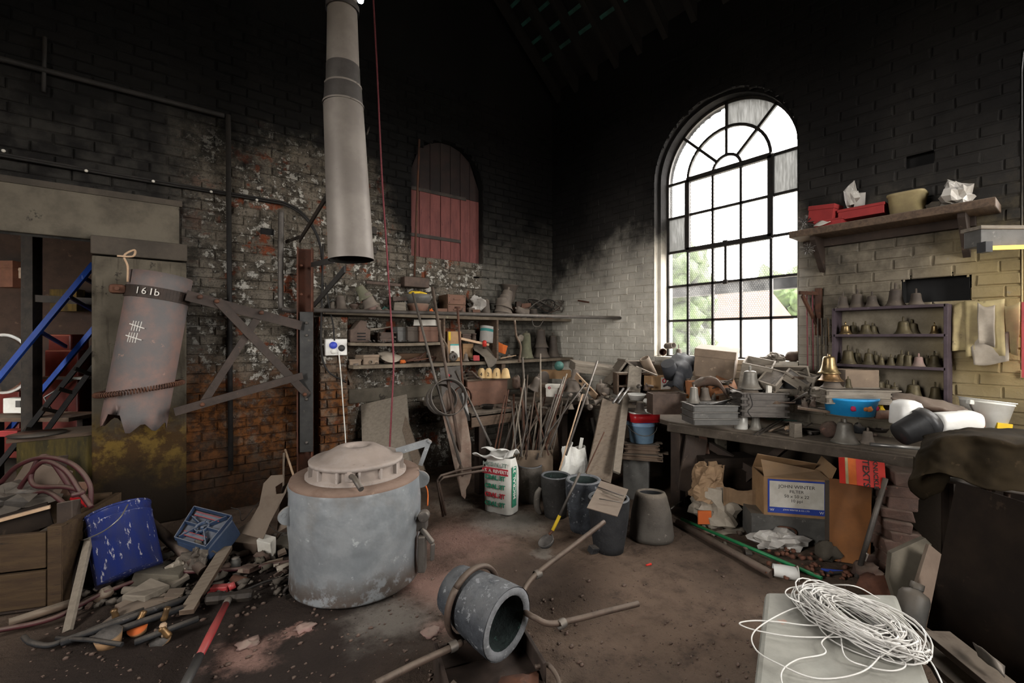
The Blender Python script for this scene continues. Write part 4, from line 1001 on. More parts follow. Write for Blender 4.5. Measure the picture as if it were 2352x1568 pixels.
# ---- ladle
a = P(1332, 1085, d=3.55); bt = FL(1256, 1246, .035)
ld = thing('ladle', 'long-handled ladle with a yellow-taped neck resting on the floor', 'ladle', bt)
m1, m2 = a.lerp(bt, .62), a.lerp(bt, .83)
MB().tube([a - bt, m1 - bt], .011, 8).build('handle', 'iron_grey', ld); MB().tube([m1 - bt, m2 - bt], .013, 8).build('taped_neck', 'yellow', ld)
b = MB(); b.tube([m2 - bt, Vector((0, 0, .03)) + (m2 - bt) * .35], .011, 8); b.build('neck', 'iron_rust', ld)
b = MB(); dr = (a - bt).normalized(); q = Matrix.Rotation(math.atan2(dr.y, dr.x), 4, 'Z'); b.lathe([(0, -.03), (.035, -.024), (.06, .0), (.066, .022), (.06, .022), (.034, -.012), (0, -.018)], 20, q @ Ry(-.5)); b.build('bowl', 'crucible_dark', ld)
# ---- scraps on the floor
b = MB(); b.box((0, 0, .03), (.075, .05, .05)); t = thing('burner_block', 'small charred iron block with holes beside the blackened crucible', 'block', stand(1360, 1262), (0.3, .2, YC + .6)); b.build('body', 'crucible_black', t, bevel=.004)
for i in range(3): MB().box((-.02 + i * .02, -.026, .035), (.01, .002, .018)).build('slot', 'soot_and_hole_black', t)  # thin black strips painted as the shade in the slots
b = MB(); b.lathe([(0, 0), (.006, 0), (.008, .045), (0, .045)], 8, Ry(PI / 2)); tag(b.build('red_stub', 'red_bright', None, stand(1484, 1292) + Vector((0, 0, .012)), (0, 0, YC + .4)), 'tiny bright red cap lying on the earth floor', 'cap')
# ---- crucible in its ring shank, foreground
C0 = P(1166, 1432, d=2.15); axd = (RIGHT * .74 - VIEW * .66 + Vector((0, 0, -.06))).normalized(); Rm = .165; Lc = .38
q = axd.to_track_quat('Z', 'Y').to_matrix().to_4x4(); base = C0 - axd * Lc
pc = crucible('tilted blue-grey crucible lying in the ring shank in front', base, Lc, .155, 'crucible_blue', rt=Rm, wall=.24, seed=6, belly=.07); pc.rotation_euler = q.to_euler()
sh = thing('ring_shank', 'iron ring shank with two bent handles holding the tilted crucible', 'shank', base)
b = MB(); cen = base + axd * .14; u_ = axd.orthogonal().normalized(); v_ = axd.cross(u_)
b.tube([cen - base + (u_ * math.cos(a) + v_ * math.sin(a)) * .173 for a in [2 * PI * i / 40 for i in range(41)]], .02, 8, flat=.7); b.build('ring', 'iron_brown', sh)
def hnd(pts, r_, name='handle'): MB().tube([v - base for v in smooth(pts, 8)], r_, 10).build(name, 'iron_brown', sh)
hnd([P(1195, 1385, d=2.30), P(1205, 1352, d=2.42), P(1225, 1325, d=2.5), P(1258, 1297, d=2.58), P(1310, 1258, d=2.72), P(1388, 1198, d=2.92)], .0145)
hnd([P(1205, 1405, d=2.25), P(1228, 1418, d=2.2), P(1265, 1432, d=2.2), P(1330, 1420, d=2.25), P(1400, 1402, d=2.3), P(1466, 1386, d=2.36)], .0145)
hnd([P(1060, 1475, d=2.12), P(1030, 1490, d=2.05), P(960, 1522, d=1.92), P(860, 1572, d=1.75)], .0155)
for xx, yy, dd in ((1235, 1318, 2.53), (1290, 1432, 2.215), (1040, 1484, 2.07)):
    b = MB(); b.lathe([(.022, -.02), (.024, 0), (.022, .02)], 10, Ry(PI / 2)); b.build('weld', 'iron_grey', sh, P(xx, yy, d=dd) - base)
t = thing('iron_trough', 'rusty iron trough under the tilted crucible at the picture edge', 'trough', P(1120, 1560, d=2.06), (0, 0, YC + .35)); t.location.z = -.02
for bx in (((-.21, .02, .08), (.02, .30, .16)), ((.25, .05, .06), (.02, .26, .12)), ((.02, .19, .06), (.46, .02, .12)), ((.02, 0, .02), (.46, .3, .03))): MB().box(*bx).build('side', 'iron_arm', t, bevel=.004)
b = MB(); b.tube(smooth([(.22, -.04, .08), (.28, -.07, .09), (.28, -.17, .06), (.15, -.21, .03)]), .011, 8); b.build('handle', 'iron_brown', t)
MB().lump((.12, -.1, .03), (.24, .2, .1), 5, .4, 12).build('slag', 'iron_rust', t); b = MB(); b.bar((-.2, -.05, .10), (-.05, -.24, .01), .08, .03); b.build('strut', 'iron_brown', t)
# ---- pedestal with trays, tub and tin
p = stand(1462, 1150, .14); rt = YC - .35
t = thing('metal_drum', 'dull square metal can carrying the trays and the pale blue tub', 'can', p, (0, 0, rt)); b = MB(); b.box((0, 0, .20), (.25, .22, .4)); b.build('body', 'plastic_grey', t, bevel=.01); b = MB(); b.box((0, 0, .405), (.26, .23, .02)); b.build('rim', 'iron_grey', t)
z0 = p.z + .42; flask('wide dusty tray lying on the square metal can', (p.x, p.y, z0), .46, .36, .05, rt + .05, 'wood_old', 1, 'sand_tray', cat='tray'); q2_ = Vector((p.x, p.y, z0 + .052)) + RIGHT * .04
flask('smaller lipped moulding box between the dusty tray and the pale blue tub', q2_, .31, .27, .085, rt + .15, 'wood_old', 2); q3 = q2_ + Vector((0, 0, .087)) + RIGHT * .01
bucket('pale blue plastic tub with a grey handle under the red tin', q3, .215, .115, .14, 'tub_lightblue', (0, 0, YC), 'plastic_grey', (.8,), (0, .1, .14), 'tub', lid='lid_blue')
q4 = q3 + Vector((0, 0, .216)); t = thing('square_tin', 'open square red tin on top of the pale blue tub', 'tin', q4, (0, 0, YC + .12))
b = MB(); b.lathe([(.13, 0), (.148, .0), (.150, .085)], 32, sq=6); b.build('side', 'tin_red', t, solid=.003); b = MB(); b.lathe([(.150, .085), (.152, .1), (.146, .1), (.14, .06), (0, .058)], 32, sq=6); b.build('lining', 'tin_white', t)
b = MB(); b.lathe([(.152, .012), (.152, 0), (.13, -.002), (0, -.001)], 32, sq=6); b.build('bottom', 'tin_red', t)
# ---- planks and boards leaning on the benches
plank('wide dusty plank leaning on the bench beside the pale blue tub', P(1374, 1100, d=4.05), P(1408, 925, d=4.55), .235, .03, 'wood_old', up=tuple(VIEW * -1), cat='plank')
plank('narrow board leaning against the right edge of the wide dusty plank', P(1415, 1085, d=3.98), P(1438, 905, d=4.6), .07, .03, 'wood_grey', up=tuple(VIEW * -1))
plank('short upright board standing behind the crucibles', P(1275, 1130, d=4.75), P(1262, 945, d=4.85), .14, .03, 'wood_old', up=tuple(VIEW * -1))
plank('grey slab leaning low against the long wall beside the furnace', P(893, 1105, d=4.55), P(882, 918, d=5.0), .52, .03, 'wood_grey', up=tuple(VIEW * -1))
plank('narrow pale batten leaning on the edge of the grey slab', P(968, 1085, d=4.5), P(912, 922, d=5.0), .09, .03, 'wood_old', up=tuple(VIEW * -1))
# ---- rusty leaf-shaped plate and the bundle of tools leaning by the shelves
lp = P(1060, 1148, z=.02); t = thing('leaf_plate', 'long rusty leaf-shaped iron plate leaning on the bench', 'plate', lp)
out = [(1068, 1146), (1060, 1138), (1045, 1080), (1028, 1000), (1010, 925), (1025, 895), (1050, 900), (1072, 960), (1082, 1020), (1083, 1090), (1078, 1110), (1073, 1118), (1070, 1125), (1070, 1140)]
dd = lambda y: 3.93 + (1146 - y) / 250 * .62
b = MB(); n = len(out); fr = [P(x, y, d=dd(y)) - lp for x, y in out]; bk = [v + VIEW * .012 for v in fr]; b.add(fr + bk, [tuple(range(n)), tuple(range(2 * n - 1, n - 1, -1))] + [(i, n + i, n + (i + 1) % n, (i + 1) % n) for i in range(n)]); b.build('sheet', 'leaf_iron', t)
# tongs: two long shafts with a double fork at the foot and a ring at the middle
t = thing('ring_tongs', 'long iron lifting tongs with a double forked foot and hoops leaning on the shelves', 'tongs', P(1020, 1150, z=.03))
o_ = t.location
def pth(pts, r_, name, mt='iron_brown'): MB().tube([v - o_ for v in pts], r_, 8).build(name, mt, t)
pth([P(948, 672, d=4.55), P(1003, 880, d=4.35), P(1058, 1068, d=4.12)], .013, 'shaft', 'iron_grey'); pth([P(993, 660, d=4.6), P(1030, 880, d=4.38), P(1064, 1080, d=4.15)], .016, 'shaft')
pth([P(1112, 1070, d=4.0), P(1052, 1080, d=4.05), P(1012, 1092, d=3.9), P(1004, 1102, d=3.86), P(1018, 1186, d=3.88)], .011, 'fork'); pth([P(1112, 1080, d=3.92), P(1052, 1090, d=3.95), P(1018, 1096, d=3.82), P(1008, 1108, d=3.78), P(1024, 1182, d=3.86)], .011, 'fork')
pth([P(1058, 1068, d=4.12), P(1062, 1092, d=3.98)], .013, 'shaft')
def hoop(label, px, py, d, r_, h, tilt, mt='iron_brown', wall=.008):
    b = MB(); b.lathe([(r_, -h / 2), (r_, h / 2), (r_ - wall, h / 2), (r_ - wall, -h / 2), (r_, -h / 2)], 36); o = b.build('iron_hoop', mt, None, P(px, py, d=d)); o.rotation_euler = (Rz(YC) @ Rx(tilt[0]) @ Ry(tilt[1])).to_euler(); return tag(o, label, 'hoop')
hoop('larger iron hoop of the pair hung on the tongs', 1030, 912, 4.28, .175, .09, (1.25, .35), 'iron_grey'); hoop('inner iron hoop nested in the larger hoop on the tongs', 1014, 916, 4.38, .15, .07, (1.2, .45), 'iron_grey'); hoop('thin rusty hoop hanging right of the tongs', 1062, 912, 4.62, .11, .03, (1.4, .6), 'iron_rust')
rod('long grey bar leaning across from the steel plate to the sack', P(1046, 852, d=4.6), P(1128, 1022, d=4.2), .012, 'iron_grey')
t = thing('tee_bar', 'rusty tee bar hanging upright in front of the lower shelf', 'bar', P(1068, 965, d=4.6)); o_ = t.location
pth([P(1051, 706, d=4.62), P(1068, 965, d=4.6)], .012, 'shaft', 'iron_rust'); pth([P(1044, 706, d=4.62), P(1058, 706, d=4.62)], .010, 'crosspiece', 'iron_rust'); pth([P(1053, 972, d=4.6), P(1096, 962, d=4.55)], .009, 'crosspiece', 'iron_rust')
b = MB(); b.bar((0, 0, 0), P(1040, 925, d=4.78) - P(1034, 842, d=4.82), .22, .006, up=tuple(VIEW * -1)); tag(b.build('steel_plate', 'iron_grey', None, P(1034, 842, d=4.82)), 'grey steel plate with red marks hanging under the lower shelf', 'plate'); spo = bpy.data.objects['steel_plate']
for x, y in ((1030, 862), (1037, 874)): b = MB(); b.lathe([(0, .004), (.014, .003), (.016, 0)], 10, (-VIEW).to_track_quat('Z', 'Y').to_matrix().to_4x4()); b.build('red_mark', 'print_red', spo, P(x, y, d=4.77) - spo.location)
b = MB(); b.bar((0, 0, 0), P(1062, 970, d=4.45) - P(1050, 905, d=4.55), .16, .008, up=tuple(VIEW * -1)); tag(b.build('tin_sheet', 'steel', None, P(1050, 905, d=4.55), (0, 0, 0)), 'pale bent tin sheet caught behind the hoops', 'sheet')
# ---- bundle of rods behind the sack
RB = [(1133, 1020, 1160, 908), (1150, 1022, 1190, 930), (1165, 1020, 1172, 925), (1172, 1025, 1205, 870), (1180, 1020, 1180, 905), (1195, 1018, 1218, 930), (1200, 1022, 1202, 870), (1205, 1020, 1240, 940), (1210, 1018, 1197, 900), (1215, 1020, 1200, 820), (1190, 1025, 1232, 955), (1222, 1015, 1238, 925), (1228, 1020, 1196, 915), (1232, 1025, 1295, 865), (1236, 1018, 1246, 700 + 215), (1240, 1020, 1302, 858), (1244, 1030, 1300, 870), (1180, 1022, 1288, 930), (1170, 1015, 1250, 945), (1215, 1025, 1262, 935), (1260, 1015, 1225, 915), (1252, 1022, 1310, 905), (1199, 1022, 1212, 860), (1243, 1020, 1241, 812), (1226, 1022, 1196, 740 + 150), (1186, 1016, 1175, 920), (1158, 1018, 1183, 940), (1268, 1015, 1292, 920), (1140, 1025, 1168, 895), (1176, 1020, 1198, 925), (1208, 1025, 1228, 900), (1188, 1020, 1216, 945), (1220, 1020, 1255, 900), (1234, 1020, 1275, 905), (1248, 1022, 1284, 890), (1200, 1020, 1186, 930), (1226, 1020, 1244, 950), (1164, 1022, 1222, 935)]
for i, (x0, y0, x1, y1) in enumerate(RB):
    r_ = (.008, .010, .007, .009, .012)[i % 5]; dz = 4.45 + .06 * ((i * 7) % 5); rod('thin metal rod in the loose bundle leaning behind the powder sack', P(x0, y0 + 30, d=dz - .1), P(x1, y1, d=dz + .25), r_, ('iron_rust', 'iron_grey', 'iron_brown', 'wood_grey')[i % 4], group='rods leaning behind the sack')
for i, (x0, y0, x1, y1, r_, mt_, lb) in enumerate(((1300, 1045, 1372, 829, .011, 'iron_grey', 'long grey tube leaning over the bench end, nearest the white sack'), (1285, 1080, 1338, 905, .008, 'wood_pale', 'brown stick leaning beside the long grey tube'), (1240, 1020, 1345, 880, .008, 'iron_grey', 'bent dark bar crossing behind the long grey tube'), (1408, 925, 1432, 892, .013, 'steel', 'shiny steel tube, left of the pair poking up over the wide plank'), (1420, 925, 1445, 890, .011, 'steel', 'shiny steel tube, right of the pair poking up over the wide plank'), (1345, 1085, 1388, 992, .006, 'iron_rust', 'thin rusty rod lying against the wide dusty plank'), (1380, 1060, 1360, 960, .02, 'cable_black', 'black hose end hanging behind the wide dusty plank'))):
    rod(lb, P(x0, y0, d=4.0 if i in (0, 1, 5) else 4.35), P(x1, y1, d=4.55 if i != 5 else 4.18), r_, mt_)
for i, (x, y, w_, h_) in enumerate(((1165, 1050, 60, 50), (1225, 1045, 85, 55))):
    p = P(x, y + 30, d=4.55); p.z = max(p.z - .15, .0); open_box(('dusty low tub' if i else 'small dusty bin') + ' holding the feet of the rod bundle', p, S(p, w_), .25, S(p, h_) + .12, YC, 'card_dusty', .012, 'rod_tub', 'tub')
# ---- hammer
hh = stand(528, 1400, .03); hh.z = .06
t = thing('sledge_hammer', 'sledge hammer with a red handle lying on the floor', 'hammer', hh)
b = MB(); hd = FL(575, 1385, 0) - FL(484, 1394, 0); ah = math.atan2(hd.y, hd.x); b.lathe([(0, -.125), (.026, -.125), (.034, -.115), (.035, -.05), (.028, -.035), (.028, .035), (.035, .05), (.034, .115), (.026, .125), (0, .125)], 8, Rz(ah) @ Ry(PI / 2), smooth=False); b.build('head', 'iron_black', t)
e1 = FL(432, 1568, .03) - hh; e1.z = -.01
MB().tube([(0, 0, 0), e1 * .12], [.018, .02], 10).build('collar', 'iron_grey', t); MB().tube([e1 * .1, e1 * .5, e1 * .78], [.017, .021, .019], 10).build('handle', 'paint_red', t); MB().tube([e1 * .78, e1 * 1.25], .022, 10).build('grip', 'plastic_black', t)
# ================================================================== things on the long-wall shelves and the corner bench
Z1, Z2, Z3 = 1.868, 1.552, 1.318
def SH(px, z, Y=.24): p = P(px, HY, Y=Y); p.z = z; return p
def D(px, py, d): return P(px, py, d=d)
def blk(label, p, w, h, dep, mt, rot=0.0, name='block', cat='block', tilt=(0, 0), **k):
    return block(label, p, S(p, w), dep, S(p, h), (tilt[0], tilt[1], YC + rot), mt, name, cat, **k)
def lumpy(label, p, w, h, dep, mt, name, cat, seed=1, rot=0, rough=.4):
    b = MB(); b.lump((0, 0, S(p, h) * .45), (S(p, w), dep, S(p, h)), seed, rough, 16, flatten=.88); return tag(b.build(name, mt, None, p, (0, 0, YC + rot)), label, cat)
# --- top shelf
lumpy('dusty round bundle at the far left end of the top shelf', SH(766, Z1, .12), 20, 26, .12, 'rag', 'bundle', 'bundle', 3)
bell('grey bell shell leaning on the bundle at the left end of the top shelf', SH(786, Z1 + .01, .22), 36, 34, 'bell_dark', (.18, .12, 0), peg=0)
t = thing('insulator', 'small dark flanged pot on the top shelf left of the tilted bells', 'pot', SH(812, Z1, .3)); k = mpp(t.location); MB().lathe([(0, 0), (6 * k, 0), (5 * k, 7 * k), (9 * k, 13 * k), (10 * k, 17 * k), (4 * k, 19 * k), (3 * k, 15 * k), (0, 15 * k)], 16).build('body', 'iron_brown', t)
bell('lower of two nested pinkish bells tilted on the top shelf', SH(858, Z1 + .005, .24), 40, 42, 'bell_pink', (.1, .32, 0), peg=0); bell('upper of two nested bells tilted on the top shelf', SH(852, Z1 + .06, .24), 36, 44, 'bell_dusty', (.05, .38, 0), peg=0)
bell('dull green bell resting on the nested tilted bells', SH(840, Z1 + .16, .22), 32, 36, 'bell_green', (0, .55, 0), peg=0)
lumpy('small mossy green lump on the top shelf right of the nested bells', SH(884, Z1, .25), 15, 16, .08, 'green_dark', 'clod', 'lump', 5)
blk('pale stone cube on the top shelf by the red rope', SH(918, Z1, .30), 28, 24, .13, 'wood_grey', .2, 'stone_block')
t = thing('plant_pot', 'brown clay pot on the top shelf under the grey bowl', 'pot', SH(960, Z1, .24)); k = mpp(t.location); MB().lathe([(0, 0), (19 * k, 0), (25 * k, 24 * k), (22 * k, 24 * k), (16 * k, 3 * k), (0, 3 * k)], 28).build('body', 'wood_red', t)
t = thing('metal_bowl', 'dark grey bowl with a side handle set on the clay pot', 'bowl', SH(960, Z1 + 23 * k, .24)); MB().lathe([(0, 0), (22 * k, 0), (30 * k, 12 * k), (31 * k, 22 * k), (28 * k, 22 * k), (24 * k, 10 * k), (0, 6 * k)], 28).build('body', 'plastic_grey', t); b = MB(); b.bar((25 * k, 0, 12 * k), (62 * k, 0, 9 * k), 10 * k, 9 * k); b.build('handle', 'iron_brown', t)
t = thing('goggles', 'yellow safety goggles lying on the grey bowl', 'goggles', SH(960, Z1 + 46 * k, .3), (.2, 0, WLr)); b = MB(); b.tube(smooth([(-20 * k, 0, 0), (-12 * k, -8 * k, 2 * k), (0, -6 * k, 4 * k), (12 * k, -8 * k, 2 * k), (20 * k, 0, 0), (10 * k, 8 * k, 2 * k), (-10 * k, 8 * k, 2 * k), (-20 * k, 0, 0)]), 3 * k, 6); b.build('frame', 'yellow', t); MB().box((0, -7 * k, 0), (30 * k, 2 * k, 7 * k)).build('lens', 'goggle', t, bevel=.004)
lumpy('small orange lump on the top shelf beside the clay pot', SH(991, Z1, .36), 10, 13, .05, 'orange', 'orange_lump', 'knob', 2); blk('small half brick on the top shelf beside the drawer box', SH(1013, Z1, .36), 24, 14, .1, 'wood_red', .3, 'brick_piece', 'brick')
p = SH(1046, Z1, .26); t = thing('drawer_box', 'brown metal box of two drawers on the top shelf', 'drawer box', p, (0, 0, WLr - .1)); w_, h_ = S(p, 46), S(p, 48); MB().box((0, .1, h_ / 2), (w_, .26, h_)).build('body', 'wood_brown', t, bevel=.004)
for i in (0, 1):
    dr = MB().box((0, -.035, h_ * (.26 + .49 * i)), (w_ * .96, .02, h_ * .45)).build('drawer', 'wood_red', t, bevel=.003); MB().box((0, -.05, h_ * (.28 + .49 * i)), (w_ * .36, .014, .012)).build('handle', 'wood_red', dr)
    for sx in (-1, 1):
        for sz in (-1, 1): MB().lathe([(0, .006), (.007, 0)], 8, Tm(sx * w_ * .4, -.046, h_ * (.26 + .49 * i + sz * .15)) @ Rx(PI / 2)).build('rivet', 'iron_brown', dr)
crumple('crumpled grey plastic sheet on the top shelf right of the drawer box', SH(1097, Z1 + .07, .2), .24, .2, .17, 'foil_plastic', 4, 'plastic_sheet', 'sheet')
carton('small grey carton on the top shelf under the crumpled plastic', SH(1080, Z1, .3), .075, .07, .10, WLr, 'card_dark'); blk('small red-brown block at the shelf edge under the crumpled plastic', SH(1095, Z1, .36), 16, 15, .08, 'wood_red', 0)
bell('plain dusty bell between the plastic sheet and the tall stack on the top shelf', SH(1116, Z1, .28), 42, 30, 'bell_dark', (0, 0, 0), peg=.05)
pk = SH(1154, Z1, .28)
for i, (dz, h_, w_, tl) in enumerate(((0, 46, 52, 0), (.045, 46, 50, -.18), (.115, 52, 46, -.3))): bell(('bottom', 'middle', 'top')[i] + ' bell of the stack of three on the top shelf', pk + Vector((-.01 * i, 0, dz)), h_, w_, 'bell_dusty', (0, tl, 0), peg=.0 if i < 2 else .14)
bell('upturned dark bell balanced behind the stack of three', SH(1172, Z1 + .46, .12), 44, 44, 'bell_dark', (PI - .1, 0, 0), peg=0)
bell('small bell lying on its side right of the stack of three', SH(1206, Z1 + .05, .33), 32, 30, 'bell_dusty', (0, 1.15, 0), peg=.1)
carton('brown tin box behind the small lying bell', SH(1194, Z1, .16), .22, .12, .15, WLr, 'wood_red', 'tin_box'); blk('orange-brown block on top of the brown tin box', SH(1207, Z1 + .155, .16), 23, 9, .07, 'wood_red', .2); blk('dark angled iron piece on the brown tin box', SH(1190, Z1 + .155, .18), 14, 12, .05, 'iron_brown', .5)
bell('low cone-shaped bell near the hose tangle on the top shelf', SH(1224, Z1, .25), 22, 36, 'bell_dark', peg=0)
for i in range(5):
    rn = random.Random(i + 30); c = SH(1230 + i * 13, Z1 + .05, .22); pts = [c + Vector((math.cos(a * 1.05 + i) * (.15 + .07 * rn.random()), math.sin(a * 1.05) * .11, .03 + .19 * abs(math.sin(a * .7 + i)))) for a in range(9)]
    cable(f'{("grey", "black", "brown", "pale grey", "dusty")[i]} loop of old cable in the tangle at the corner end of the shelf', pts, .007, ('cable_grey', 'cable_black', 'iron_brown', 'cable_grey', 'rag')[i], group='cable tangle on the top shelf')
cable('thin cable sagging in a loop under the top shelf pipe', [SH(1222, 1.84, .44), SH(1226, 1.76, .46), SH(1238, 1.75, .46), SH(1248, 1.83, .44)], .006, 'cable_grey')
t = thing('wall_bracket', 'rusty beam end and long bar fixed to the wall above the top shelf', 'bracket', P(948, 650, Y=.05)); b = MB(); b.box((0, .06, 0), (.32, .12, .12)); b.build('beam_end', 'iron_brown', t, bevel=.01); b = MB(); b.bar((.2, .1, -.05), P(842, 648, Y=.12) - t.location, .02, .03); b.build('bar', 'iron_brown', t)
# --- middle shelf
p = SH(822, Z2, .26); t = thing('core_box', 'upright iron core mould with louvre slots on the middle shelf', 'mould', p, (0, 0, WLr)); w_, h_ = S(p, 46), S(p, 50)
MB().prism([(-w_ / 2, 0), (w_ / 2, 0), (w_ / 2, h_ * .55), (w_ * .3, h_ * .68), (w_ * .34, h_ * .95), (0, h_), (-w_ * .34, h_ * .62), (-w_ / 2, h_ * .55)], -.08, .08, Rx(PI / 2)).build('body', 'iron_brown', t, bevel=.006)
for i in range(3): MB().box((.01, -.083, h_ * (.12 + .14 * i)), (w_ * .4, .012, .012)).build('slot', 'soot_and_hole_black', t)  # black bars stand for the shade inside the louvre slots
p = SH(884, Z2, .24); flask('low dark mould with slots on the middle shelf behind the red rope', p, S(p, 36), .16, S(p, 22), WLr, 'iron_brown', 2, lugs=False)
for i in range(3): rod(f'{("long", "middle", "short")[i]} thin rod of the three lying above the middle shelf moulds', SH(842 + i * 4, Z2 + .115 + .012 * i, .3), SH(898 - i * 9, Z2 + .17 - .01 * i, .22), .008, 'wood_grey')
p = SH(916, Z2, .2); carton('dull grey-green tin on the middle shelf', p, S(p, 24), .1, S(p, 34), WLr + .3, 'plastic_grey', 'tin')
p = SH(942, Z2, .18); carton('dark square case left of the brown box on the middle shelf', p, S(p, 30), .2, S(p, 34), WLr, 'card_dark', 'case'); p = SH(979, Z2, .24); carton('brown tin box with a thin handle on the middle shelf', p, S(p, 44), .2, S(p, 34), WLr - .15, 'wood_red', 'tin_box')
blk('white and dark-red carton lying on the brown tin box', SH(977, Z2 + .185, .24), 48, 14, .12, 'paper_white', .0, 'carton', 'box'); blk('small dark block at the right end of the middle shelf', SH(1009, Z2, .3), 22, 12, .09, 'iron_brown', .1)
rn = random.Random(4)
for i in range(12):
    p = SH(852 + i * 8, Z2, .36 + rn.uniform(-.05, .05)); b = MB(); b.lathe([(0, 0), (.009, 0), (.009, .008), (.005, .008), (.005, .045), (0, .045)], 6, Ry(1.35)); tag(b.build('loose_bolt', 'iron_grey', None, p + Vector((0, 0, .01)), (0, 0, rn.uniform(0, 6))), 'loose bolt scattered along the front of the middle shelf', 'bolt', 'bolts on the middle shelf')
# --- lower shelf
p = SH(843, Z3, .3); carton('dusty flattened carton tilted at the left end of the lower shelf', p, S(p, 40), .16, S(p, 22), WLr + .25, 'card_dusty'); p = SH(815, Z3, .34); carton('small dusty carton at the far left of the lower shelf', p, S(p, 24), .1, S(p, 13), WLr - .2, 'card_dusty')
sheet('pale dusty papers spread on the lower shelf behind the red rope', [[SH(868, Z3 + .12, .25), SH(885, Z3 + .14, .2), SH(905, Z3 + .10, .2)], [SH(876, Z3 + .06, .35), SH(896, Z3 + .09, .35), SH(922, Z3 + .07, .32)], [SH(892, Z3 + .02, .42), SH(902, Z3 + .015, .42), SH(915, Z3 + .03, .40)]], 'paper_grey', 'papers', 'paper', 8, 8, .006)
p = SH(945, Z3, .12); block('row of dark timber offcuts at the back of the lower shelf', p, S(p, 70), .08, S(p, 20), (0, 0, WLr), 'wood_brown', 'timber_offcut', 'timber'); lumpy('orange knob at the front edge of the lower shelf', SH(925, Z3, .42), 13, 8, .05, 'orange', 'orange_lump', 'knob', 9)
for i, (x0, x1, dz) in enumerate(((925, 985, .02), (935, 970, .05), (950, 1000, .03), (905, 940, .01), (960, 978, .09))): rod(f'{("longest", "second", "third", "fourth", "stubby raised")[i]} brown offcut rod heaped on the lower shelf', SH(x0, Z3 + .012 + dz * .2, .36 - .02 * i), SH(x1, Z3 + .02 + dz, .25), .010, 'iron_rust', 'offcut')
p = SH(1039, Z3, .3); t = thing('printed_carton', 'tall cardboard carton with a pale blue label on the lower shelf', 'box', p, (0, 0, WLr - .1)); w_, h_ = S(p, 34), S(p, 68); MB().box((0, 0, h_ / 2), (w_, .12, h_)).build('body', 'card', t, bevel=.003); MB().box((.01, -.062, h_ * .33), (w_ * .75, .003, h_ * .4)).build('printed_label', 'paper_white', t); MB().box((.01, -.0635, h_ * .55), (w_ * .75, .003, h_ * .05)).build('printed_stripe', 'teal', t); MB().box((-w_ * .36, -.062, h_ * .84), (w_ * .16, .003, h_ * .28)).build('yellow_strip', 'yellow', t)
t = thing('valve_wheel', 'round metal valve knob in front of the tall carton', 'valve', SH(1041, Z3, .42)); k = mpp(t.location); b = MB(); b.lathe([(4 * k, -3 * k), (10 * k, -4 * k), (11 * k, 0), (10 * k, 4 * k), (4 * k, 3 * k)], 20, Tm(0, 0, 11 * k) @ Rx(PI / 2 - .2)); b.build('wheel', 'iron_grey', t); MB().box((0, -.01, 13 * k), (3 * k, 8 * k, 22 * k)).build('blade', 'iron_brown', t)
p = SH(1070, Z3, .2); carton('mustard card box behind the small bell on the lower shelf', p, S(p, 26), .1, S(p, 38), WLr, 'card', 'card_box'); bell('little dusty bell in front of the mustard card box', SH(1070, Z3, .38), 21, 16, 'bell_dusty'); blk('small red cube at the edge of the lower shelf', SH(1094, Z3, .41), 14, 13, .06, 'paint_red', .1); blk('dull purple block under the hanging rag on the lower shelf', SH(1124, Z3, .34), 16, 12, .06, 'wood_purple', .1)
p = SH(1068, Z3 + .24, .16); carton('dark tin lying on the mustard box beside the white bucket', p, S(p, 22), .08, S(p, 16), WLr, 'iron_brown', 'tin'); t = thing('spool', 'dark ribbed spool lying beside the white bucket', 'spool', SH(1088, Z3 + .25, .2)); MB().lathe([(0, 0), (.036, 0), (.036, .012), (.03, .014), (.03, .07), (.036, .072), (.036, .085), (0, .085)], 18).build('body', 'iron_brown', t)
plank('pale wooden batten sloping under the white bucket', SH(1057, Z3 + .27, .34), SH(1121, Z3 + .19, .34), .05, .03, 'wood_pale'); p = SH(1118, Z3 + .215, .24)
bk = bucket('white plastic tub with a teal band tipped over on the lower shelf', p, .20, .098, .118, 'plastic_pure', (0, 0, 0), 'plastic_white', (.86,), None, 'plastic_tub'); MB().lathe([(.1115, .132), (.1175, .166)], 28).build('printed_stripe', 'teal', bk); bk.rotation_euler = (0, -.26, .2)
t = thing('red_can', 'small red can in front of the tipped white tub', 'can', SH(1113, Z3 + .17, .38)); MB().lathe([(0, 0), (.026, 0), (.026, .06), (.018, .075), (0, .08)], 14).build('body', 'red_bright', t); MB().lathe([(0, -.03), (.022, -.03), (.028, 0)], 14).build('base', 'iron_brown', t)
sheet('grey rag trailing over the edge of the lower shelf', [[SH(1087, Z3 + .2, .2), SH(1110, Z3 + .2, .22), SH(1148, Z3 + .14, .2)], [SH(1090, Z3 + .12, .36), SH(1118, Z3 + .1, .36), SH(1140, Z3 + .03, .36)], [SH(1112, Z3 + .05, .47), SH(1128, Z3 + .02, .47), SH(1140, Z3 + .005, .47)], [SH(1122, Z3 - .11, .485), SH(1128, Z3 - .09, .485), SH(1138, Z3 - .05, .485)]], 'rag', 'rag', 'rag', 12, 12, .018, 4)
blk('orange brick leaning against the upright board on the lower shelf', SH(1148, Z3 + .09, .3), 26, 20, .1, 'orange', 0, 'orange_brick', 'brick', tilt=(0, .35)); rod('pale stick lying at the front of the lower shelf', SH(1150, Z3 + .02, .44), SH(1185, Z3 + .05, .42), .008, 'wood_pale')
